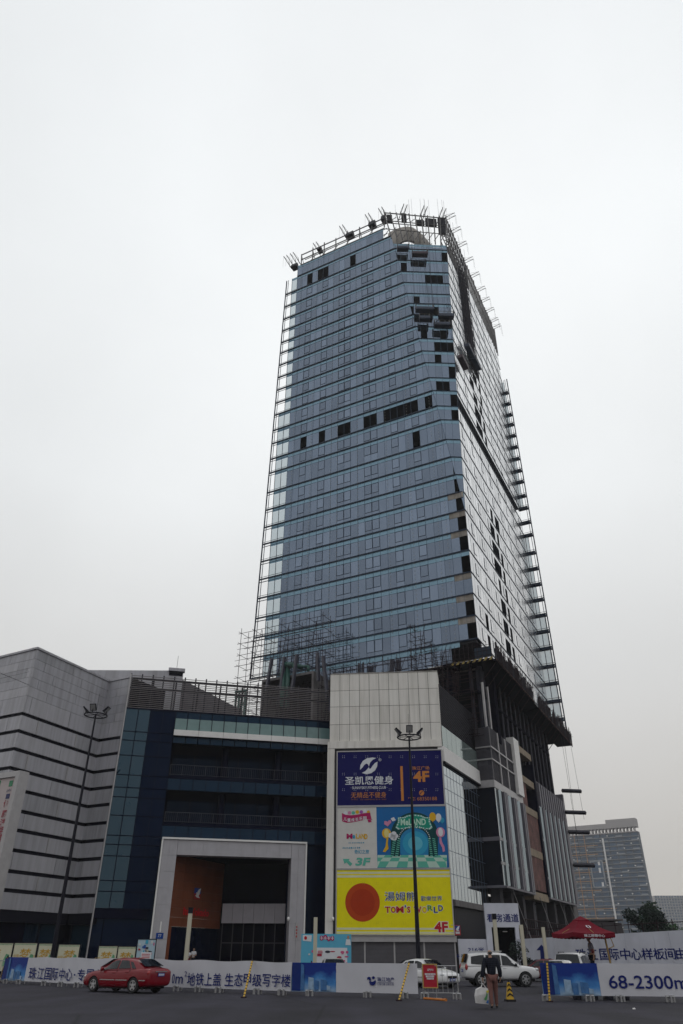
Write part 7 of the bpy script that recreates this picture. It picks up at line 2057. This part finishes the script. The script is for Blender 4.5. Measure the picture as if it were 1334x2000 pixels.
SEDAN = dict(L=4.6, W=1.80, wr=.325, wheels=(-1.34, 1.36), zb=.20, spokes=5, chrome=False,
    body=[(-2.30, .42, .80, .70), (-2.26, .30, .98, .80), (-2.05, .24, 1.04, .87), (-1.3, .20, 1.03, .90), (0, .19, .98, .905), (1.0, .19, .95, .90), (1.6, .20, .90, .88), (2.05, .22, .80, .82), (2.26, .27, .68, .72), (2.31, .36, .58, .62)],
    cabin=[(-1.86, .98, 1.03, .74, .62), (-1.15, .98, 1.38, .80, .58), (-.55, .96, 1.455, .81, .60), (.10, .95, 1.45, .81, .60), (.42, .94, 1.385, .81, .59), (1.25, .90, .95, .77, .62)],
    windows=[[(-.12, .12), (.98, .12), (.72, .55), (.38, .93), (-.12, .95)], [(-1.02, .14), (-.20, .12), (-.20, .95), (-.72, .93)], [(-1.38, .16), (-1.10, .14), (-.80, .92), (-1.02, .84)]],
    screens=((4, 5, 'windscreen'), (0, 1, 'rear_window')), seams=(-1.02, -.16, .95), handles=(-.85, .02), mirror=.80,
    strips=((-.95, -.2), (-.12, .9), (-2.1, -1.72)), strip_z=.52,
    lamps=[('tail_lamp', -2.17, .66, .84, .10, .17, .115, lampr), ('head_lamp', 2.12, .62, .66, .14, .16, .09, lampw)],
    plates=[('number_plate', -2.325, .70, -1, .44, .14, plate_b), ('boot_trim', -2.305, .88, -1, .78, .03, chrome), ('number_plate', 2.335, .36, 1, .44, .14, plate_b), ('grille', 2.315, .50, 1, .70, .12, seamm)])
h_ = math.pi-R(31); hv = Vector((math.cos(h_), math.sin(h_), 0)); rv_ = Vector((hv.y, -hv.x, 0))
rear_w = on_z(259, 1940.5, 0); cpos = rear_w+hv*1.34+rv_*.78
car('red_sedan', 'red four door sedan seen from behind left, parked before the slogan banner', 'car', tuple(cpos), h_, red_paint, SEDAN)
SUV = dict(L=4.76, W=1.88, wr=.39, wheels=(-1.38, 1.41), zb=.34, spokes=6, chrome=False,
    body=[(-2.36, .52, .98, .74), (-2.30, .44, 1.12, .86), (-1.9, .38, 1.17, .92), (0, .34, 1.15, .94), (1.0, .34, 1.13, .93), (1.7, .38, 1.09, .92), (2.15, .42, 1.02, .88), (2.34, .48, .90, .78), (2.40, .56, .78, .66)],
    cabin=[(-2.28, 1.10, 1.16, .80, .70), (-2.05, 1.10, 1.72, .86, .68), (-1.4, 1.10, 1.80, .88, .69), (-.2, 1.09, 1.82, .88, .70), (.35, 1.08, 1.76, .87, .69), (1.22, 1.06, 1.12, .84, .72)],
    windows=[[(.0, .08), (1.02, .10), (.80, .50), (.42, .88), (.0, .92)], [(-1.0, .08), (-.08, .08), (-.08, .92), (-1.0, .92)], [(-1.98, .20), (-1.10, .08), (-1.10, .92), (-1.93, .88)]],
    screens=((4, 5, 'windscreen'), (0, 1, 'rear_window')), seams=(-1.05, -.04, 1.0), handles=(-.88, .12), mirror=.85, dark_mirror=True,
    lamps=[('tail_lamp', -2.26, .76, 1.02, .10, .11, .20, lampr), ('head_lamp', 2.20, .68, .92, .16, .18, .10, lampw)],
    plates=[('number_plate', -2.375, .78, -1, .44, .14, plate_b), ('grille', 2.41, .62, 1, .80, .22, chrome), ('number_plate', 2.42, .50, 1, .44, .12, plate_b)],
    rails=[((-1.7, .62, 1.88), (.1, .63, 1.89), .025)], railm=rimm)
car('white_suv', 'large white off road vehicle facing right, behind the walking man', 'car', (xat(977, 54.5), 54.5, 0), R(5), white_paint, SUV)
car('white_sedan', 'white sedan facing right half hidden by the red notice and barrier', 'car', (xat(833, 52.5), 52.5, 0), R(-52), white_paint, SEDAN, 'white sedans behind the banners')
HB = dict(SEDAN); 
car('white_sedan', 'white sedan with only its roof showing above the right picture banner, nearer one', 'car', (xat(1097, 46.5), 46.5, 0), R(72), white_paint, SEDAN, 'white sedans behind the banners')
SUV2 = dict(SUV); SUV2['rails'] = [((-1.5, .62, 1.85), (.2, .63, 1.86), .02)]; SUV2['railm'] = seamm
car('white_crossover', 'white crossover with dark roof rails behind the roof showing sedan at right', 'car', (xat(1126, 52), 52, .0), R(64), white_paint, SUV2)
car('silver_sedan', 'pale sedan showing its roof below the promotion board', 'car', (xat(655, 55), 55, 0), R(95), mat('silver_car_paint', (.40, .41, .42), .3, spec=.5, var=.02, coat=.4), SEDAN)
car('maroon_car', 'dark red hatch seen between the white off road vehicle and the right banner', 'car', (xat(1066, 66), 66, 0), R(150), mat('maroon_paint', (.10, .006, .012), .3, var=.03, coat=.4), SEDAN)

# ================================================================== PEOPLE
skin = mat('skin', (.30, .17, .115), .6, var=.06, scale=8)
def skinmesh(pts, edges, name, m, parent, sub=2, root=0):
    me = bpy.data.meshes.new(name); me.from_pydata([p[:3] for p in pts], edges, [])
    o = bpy.data.objects.new(name, me); col.objects.link(o)
    md = o.modifiers.new('skin', 'SKIN'); md.use_smooth_shade = True
    if not me.skin_vertices: return o
    for i, v in enumerate(me.skin_vertices[0].data):
        r_ = pts[i][3]; r2 = pts[i][4] if len(pts[i]) > 4 else r_
        v.radius = (r_, r2); v.use_root = i == root
    sb = o.modifiers.new('sub', 'SUBSURF'); sb.levels = sub; sb.render_levels = sub
    m2 = eval_mesh(o); o.modifiers.clear(); o.data = m2; m2.materials.clear(); m2.materials.append(m)
    m2.polygons.foreach_set('use_smooth', [True]*len(m2.polygons))
    o.parent = parent
    return o
def person(label, pos, rz, H, J, cl, group=None, hair=None, bald=False):
    """J: joints for a 1.75 m figure facing +y (x to its right). cl: garment list."""
    t = thing('person', label, 'person', pos, rz, group); k = H/1.75; t.scale = (k, k, k)
    P = {n: Vector(v) for n, v in J.items()}
    V, E, ix = [], [], {}
    def add(n, p, r_, r2=None): ix[n] = len(V); V.append((p.x, p.y, p.z, r_, r2 or r_)); return ix[n]
    add('pelvis', P['pelvis'], .125, .10); add('waist', P['waist'], .115, .09); add('chest', P['chest'], .150, .105); add('neckb', P['neckb'], .075, .07); add('neck', P['neck'], .052); 
    add('jaw', P['head']+Vector((0, .025, -.085)), .058, .07); add('head', P['head'], .078, .095); add('crown', P['head']+Vector((0, -.01, .075)), .062, .07)
    E += [(0, 1), (1, 2), (2, 3), (3, 4), (4, 5), (5, 6), (6, 7)]
    for s_, sg in (('L', -1), ('R', 1)):
        sh, el, wr_, hd = P['sh'+s_], P['el'+s_], P['wr'+s_], P['hd'+s_]
        a = add('sh'+s_, sh, .058); b = add('ua'+s_, sh.lerp(el, .45), .048); c = add('el'+s_, el, .040); d = add('fa'+s_, el.lerp(wr_, .35), .040); e = add('wr'+s_, wr_, .026); f = add('pm'+s_, wr_.lerp(hd, .5), .034, .02)
        E += [(ix['chest'], a), (a, b), (b, c), (c, d), (d, e), (e, f)]
        dv = (hd-wr_).normalized(); sd = dv.cross(Vector((sg, 0, 0))).normalized()
        for q, (o_, l_) in enumerate(((-.027, .070), (-.009, .082), (.010, .078), (.027, .062))):
            k0 = add('f%d%s' % (q, s_), wr_+dv*.085+sd*o_, .0095); k1 = add('g%d%s' % (q, s_), wr_+dv*(.085+l_*.55)+sd*o_*1.05-Vector((sg*.012, 0, 0)), .009); k2 = add('h%d%s' % (q, s_), wr_+dv*(.085+l_*.9)+sd*o_-Vector((sg*.035, 0, 0)), .0075); E += [(f, k0), (k0, k1), (k1, k2)]
        k0 = add('t0'+s_, wr_+dv*.035-sd*.032-Vector((sg*.01, 0, 0)), .012); k1 = add('t1'+s_, wr_+dv*.075-sd*.05-Vector((sg*.02, 0, 0)), .010); E += [(e, k0), (k0, k1)]
        hp, kn, an, to = P['hp'+s_], P['kn'+s_], P['an'+s_], P['to'+s_]
        a = add('hp'+s_, hp, .085); b = add('th'+s_, hp.lerp(kn, .5), .070); c = add('kn'+s_, kn, .055); d = add('ca'+s_, kn.lerp(an, .35), .055); e = add('an'+s_, an, .036); f = add('hl'+s_, an+(an-to).normalized()*.03-Vector((0, 0, .035)), .035); g = add('to'+s_, to, .035, .028)
        E += [(0, a), (a, b), (b, c), (c, d), (d, e), (e, f), (e, g)]
    body = skinmesh(V, E, 'body', skin, t)
    # face
    hd = P['head']; mb = MB(); 
    for sx in (-1, 1): mb.lathe(hd+Vector((sx*.083, -.005, -.02)), [(.008, -.008), (.028, 0), (.012, .012)], 8, axis=Vector((sx, 0, 0)))
    mb.lathe(hd+Vector((0, .085, -.035)), [(.016, -.0), (.013, .015), (.004, .025)], 8, axis=Vector((0, 1, -.2))); mb.build('ears_and_nose', skin, body, world=False, smooth=True)
    mb = MB()
    for sx in (-1, 1): mb.lathe(hd+Vector((sx*.032, .082, .0)), [(.012, 0), (.009, .012)], 8, axis=Vector((0, 1, 0)))
    mb.build('eyes', I['ink'], body, world=False)
    mb = MB(); mb.box(hd.x-.024, hd.x+.024, hd.y+.078, hd.y+.092, hd.z-.082, hd.z-.074); mb.build('mouth', mat('lips', (.22, .07, .06), .6), body, world=False)
    if hair:
        hp_ = [(hd.x, hd.y-.02, hd.z+.062, .082, .088), (hd.x, hd.y-.042, hd.z+.0, .080, .07), (hd.x, hd.y-.05, hd.z-.055, .05, .04)] if not bald else [(hd.x, hd.y-.03, hd.z+.03, .083, .085), (hd.x, hd.y-.045, hd.z-.02, .078, .068), (hd.x, hd.y-.05, hd.z-.06, .05, .04)]
        skinmesh(hp_, [(0, 1), (1, 2)], 'hair', hair, t, 2)
    for nm, m, kind, ex in cl:
        VV, EE, id2 = [], [], {}
        def g2(n, e_=ex, f=1):
            id2[n] = len(VV); q = V[ix[n]]; VV.append((q[0], q[1], q[2], q[3]*f+e_, q[4]*f+e_))
        if kind in ('coat', 'shirt'):
            for n in ('pelvis', 'waist', 'chest', 'neckb'): g2(n)
            if kind == 'coat': VV[0] = (VV[0][0], VV[0][1], VV[0][2]-.05, VV[0][3]+.012, VV[0][4]+.015)
            EE += [(0, 1), (1, 2), (2, 3)]
            for s_ in 'LR':
                ns = ['sh', 'ua', 'el', 'fa', 'wr'] if kind == 'coat' else ['sh', 'ua']
                for n in ns: g2(n+s_)
                if kind == 'shirt': q = V[ix['ua'+s_]]; e_ = V[ix['el'+s_]]; id2['x'+s_] = len(VV); VV.append(tuple(q[i]+(e_[i]-q[i])*.6 for i in range(3))+(.058,.058)); ns.append('x')
                EE += [(id2['chest'], id2[ns[0]+s_])]+[(id2[a+s_], id2[b+s_]) for a, b in zip(ns[:-1], ns[1:])]
        elif kind == 'trousers':
            g2('pelvis'); 
            for s_ in 'LR':
                for n in ('hp', 'th', 'kn', 'ca', 'an'): g2(n+s_)
                EE += [(0, id2['hp'+s_])]+[(id2[a+s_], id2[b+s_]) for a, b in (('hp', 'th'), ('th', 'kn'), ('kn', 'ca'), ('ca', 'an'))]
                q = VV[id2['an'+s_]]; VV[id2['an'+s_]] = (q[0], q[1], q[2], .060, .062); q = VV[id2['ca'+s_]]; VV[id2['ca'+s_]] = (q[0], q[1], q[2], .066, .068)
        elif kind == 'shoe':
            for s_ in 'LR':
                q = [V[ix[n+s_]] for n in ('hl', 'to')]
                o_ = skinmesh([(q[0][0], q[0][1], q[0][2], .044, .042), ((q[0][0]+q[1][0])/2, (q[0][1]+q[1][1])/2, (q[0][2]+q[1][2])/2, .046, .042), (q[1][0], q[1][1], q[1][2], .044, .036)], [(0, 1), (1, 2)], 'shoe', m, t, 2)
            continue
        skinmesh(VV, EE, nm, m, t, 2)
    return t
def pose(**k):
    J = dict(pelvis=(0, 0, .95), waist=(0, 0, 1.12), chest=(0, .0, 1.32), neckb=(0, -.01, 1.45), neck=(0, 0, 1.51), head=(0, .015, 1.635),
             shL=(-.185, 0, 1.41), elL=(-.225, -.02, 1.13), wrL=(-.23, .03, .88), hdL=(-.225, .05, .73), shR=(.185, 0, 1.41), elR=(.225, -.02, 1.13), wrR=(.23, .03, .88), hdR=(.225, .05, .73),
             hpL=(-.095, 0, .90), knL=(-.10, .02, .50), anL=(-.10, -.01, .09), toL=(-.105, .14, .035), hpR=(.095, 0, .90), knR=(.10, .02, .50), anR=(.10, -.01, .09), toR=(.105, .14, .035))
    J.update(k); return J
def check_mat():
    m = bpy.data.materials.new('dark_checked_cloth'); m.use_nodes = True; n, l = m.node_tree.nodes, m.node_tree.links; b = n['Principled BSDF']; b.inputs['Roughness'].default_value = .85; b.inputs['Specular IOR Level'].default_value = .1
    t = n.new('ShaderNodeTexCoord'); c = n.new('ShaderNodeTexBrick'); c.inputs['Scale'].default_value = 9; c.offset = 0; c.inputs['Color1'].default_value = (.006, .007, .012, 1); c.inputs['Color2'].default_value = (.010, .011, .018, 1); c.inputs['Mortar'].default_value = (.03, .035, .055, 1); c.inputs['Mortar Size'].default_value = .03; c.inputs['Brick Width'].default_value = .5; c.inputs['Row Height'].default_value = .5
    mp = n.new('ShaderNodeMapping'); mp.inputs['Rotation'].default_value = (R(90), 0, 0); l.new(t.outputs['Object'], mp.inputs[0]); l.new(mp.outputs[0], c.inputs['Vector']); l.new(c.outputs[0], b.inputs['Base Color']); return m
rosebr = mat('rose_brown_cloth', (.16, .078, .070), .85, var=.15, scale=5, spec=.1); darkcl = mat('dark_cloth', (.010, .010, .016), .85, var=.2, scale=5, spec=.1); whitecl = mat('white_shirt', (.50, .50, .53), .8, var=.08, scale=5, spec=.1); greycl = mat('grey_lilac_shirt', (.20, .19, .23), .8, var=.08, scale=5, spec=.1); shoe_m = mat('black_shoe', (.006, .006, .010), .5)
grey_h = mat('grey_hair', (.06, .058, .06), .8, var=.3, scale=20); black_h = mat('black_hair', (.007, .006, .008), .6, var=.2)
mpos = on_z(966, 1970, 0)
wm = person('grey haired man in dark checked shirt and rose trousers walking away with a bag', tuple(mpos), R(3), 1.86,
    pose(shL=(-.20, 0, 1.41), shR=(.20, 0, 1.41), elL=(-.29, -.03, 1.13), wrL=(-.33, .0, .89), hdL=(-.33, .03, .74), elR=(.28, -.05, 1.13), wrR=(.30, .02, .90), hdR=(.29, .05, .76), knL=(-.10, -.04, .50), anL=(-.10, -.14, .10), toL=(-.11, .0, .035), knR=(.11, .10, .52), anR=(.12, .14, .09), toR=(.14, .29, .04)),
    [('checked_shirt', check_mat(), 'coat', .042), ('trousers', rosebr, 'trousers', .036), ('shoes', shoe_m, 'shoe', 0)], hair=grey_h, bald=True)
# the shopping bag he carries
kk = 1.86/1.75; hw_ = mpos+Vector((-.33*kk, .04*kk, .70*kk)); t = thing('shopping_bag', 'white shopping bag with a green and yellow leaf print held by the walking man', 'bag', tuple(hw_-Vector((0, 0, .55))))
bagm = mat('bag_white', (.56, .55, .55), .7, var=.08, scale=6); BG = Fr(hw_, 6)
mb = MB(); z0, z1 = hw_.z-.56, hw_.z-.10; N = 8
prof = [(-.24, -.02), (.20, -.06), (.23, .30), (.27, .42), (-.02, .47), (-.20, .40), (-.26, .20)]
front = [BG.P(u-.06, z0+z, .10+.05*math.sin(z*6)) for u, z in prof]; back = [BG.P(u-.06, z0+z, -.10) for u, z in prof]; i = len(mb.v); mb.v += front+back; n = len(prof)
mb.f.append(tuple(range(n))); mb.m.append(0); mb.f.append(tuple(n+j for j in range(n))[::-1]); mb.m.append(0)
for j in range(n): mb.f.append((j, (j+1) % n, n+(j+1) % n, n+j)); mb.m.append(0)
bg_ = mb.build('bag_body', bagm, t, recalc=True)
mb = MB()
for dd in (-.06, .06): mb.tube(BG.P(-.10, z0+.42, dd), BG.P(0, hw_.z+.03, 0), .010, n=5); mb.tube(BG.P(.12, z0+.42, dd), BG.P(0, hw_.z+.03, 0), .010, n=5)
mb.build('handles', bagm, t)
gpr = mat('print_green', (.06, .22, .08), .6); ypr = mat('print_yellow', (.55, .48, .05), .6); bpr = mat('print_blue', (.02, .10, .32), .6)
for pts, m, nm in (([(-.02, .10), (.05, .06), (.10, .12), (.13, .24), (.10, .33), (.07, .22)], gpr, 'leaf_print'), ([(.10, .28), (.16, .30), (.19, .38), (.08, .36)], ypr, 'leaf_print'), ([(.05, .0), (.13, -.03), (.15, .08), (.10, .07)], bpr, 'wave_print')):
    mb = MB(); mb.slab(BG, [(u-.02, z0+z) for u, z in pts], .155, .006); mb.build(nm, m, bg_)
person('guard in lilac shirt with dark red armband in profile under the red parasol', (xat(1161, 39.8), 39.8, .72), R(88), 1.74,
    pose(elL=(-.22, -.07, 1.13), wrL=(-.215, -.03, .90), hdL=(-.21, .0, .76), elR=(.22, -.06, 1.13), wrR=(.2, .05, .92), hdR=(.19, .10, .79), head=(0, .03, 1.635)),
    [('shirt', greycl, 'shirt', .014), ('trousers', darkcl, 'trousers', .014), ('shoes', shoe_m, 'shoe', 0)], hair=black_h)
gpx = Vector((xat(1161, 39.8), 39.8, .72))
mb = MB(); a = gpx+Vector((-.03, -.22, 1.20)); mb.tube(a, a+Vector((.05, -.03, -.14)), .062, .058, n=10); tag(mb.build('armband', mat('armband_red', (.12, .008, .015), .8)), 'dark red armband worn on the left sleeve of the guard', 'armband')
for (x, lab, trous, sx, hh) in ((373, 'shopper in white top with red skirt colour at the mall entrance, left of two', mat('red_cloth', (.20, .012, .02), .8), -.05, 1.6), (383, 'shopper in white shirt and dark trousers at the mall entrance, right of two', darkcl, .02, 1.72)):
    p = Vector((xat(x, 76), 76, .0))
    person(lab, (p.x, p.y, .42), R(175 if x == 373 else 165), hh, pose(elL=(-.27, .05, 1.15), wrL=(-.12, .22, 1.15), hdL=(-.02, .26, 1.2)), [('shirt', whitecl, 'shirt', .016), ('trousers', trous, 'trousers', .016), ('shoes', shoe_m, 'shoe', 0)], hair=black_h, group=None)
mb = MB(); mb.box(xat(378, 76)-9, xat(378, 76)+14, 74.5, 82, .01, .42); mb.box(xat(378, 76)-9, xat(378, 76)+14, 74.1, 74.5, .01, .21)
tag(mb.build('entrance_steps', M['concdark']), 'low grey steps before the mall entrance', 'steps')

# ================================================================== HAZE
HZ = 168.0
mb = MB(); mb.box(-900, 1200, -400, 1650, -1, HZ)
hzm = bpy.data.materials.new('haze'); hzm.use_nodes = True; n, l = hzm.node_tree.nodes, hzm.node_tree.links; n.clear()
out = n.new('ShaderNodeOutputMaterial'); vol = n.new('ShaderNodeVolumePrincipled'); vol.inputs['Color'].default_value = (.82, .83, .855, 1); vol.inputs['Density'].default_value = .00027; vol.inputs['Anisotropy'].default_value = .2
l.new(vol.outputs[0], out.inputs['Volume'])
hz_o = mb.build('haze', hzm, None, world=False); tag(hz_o, kind='stuff')
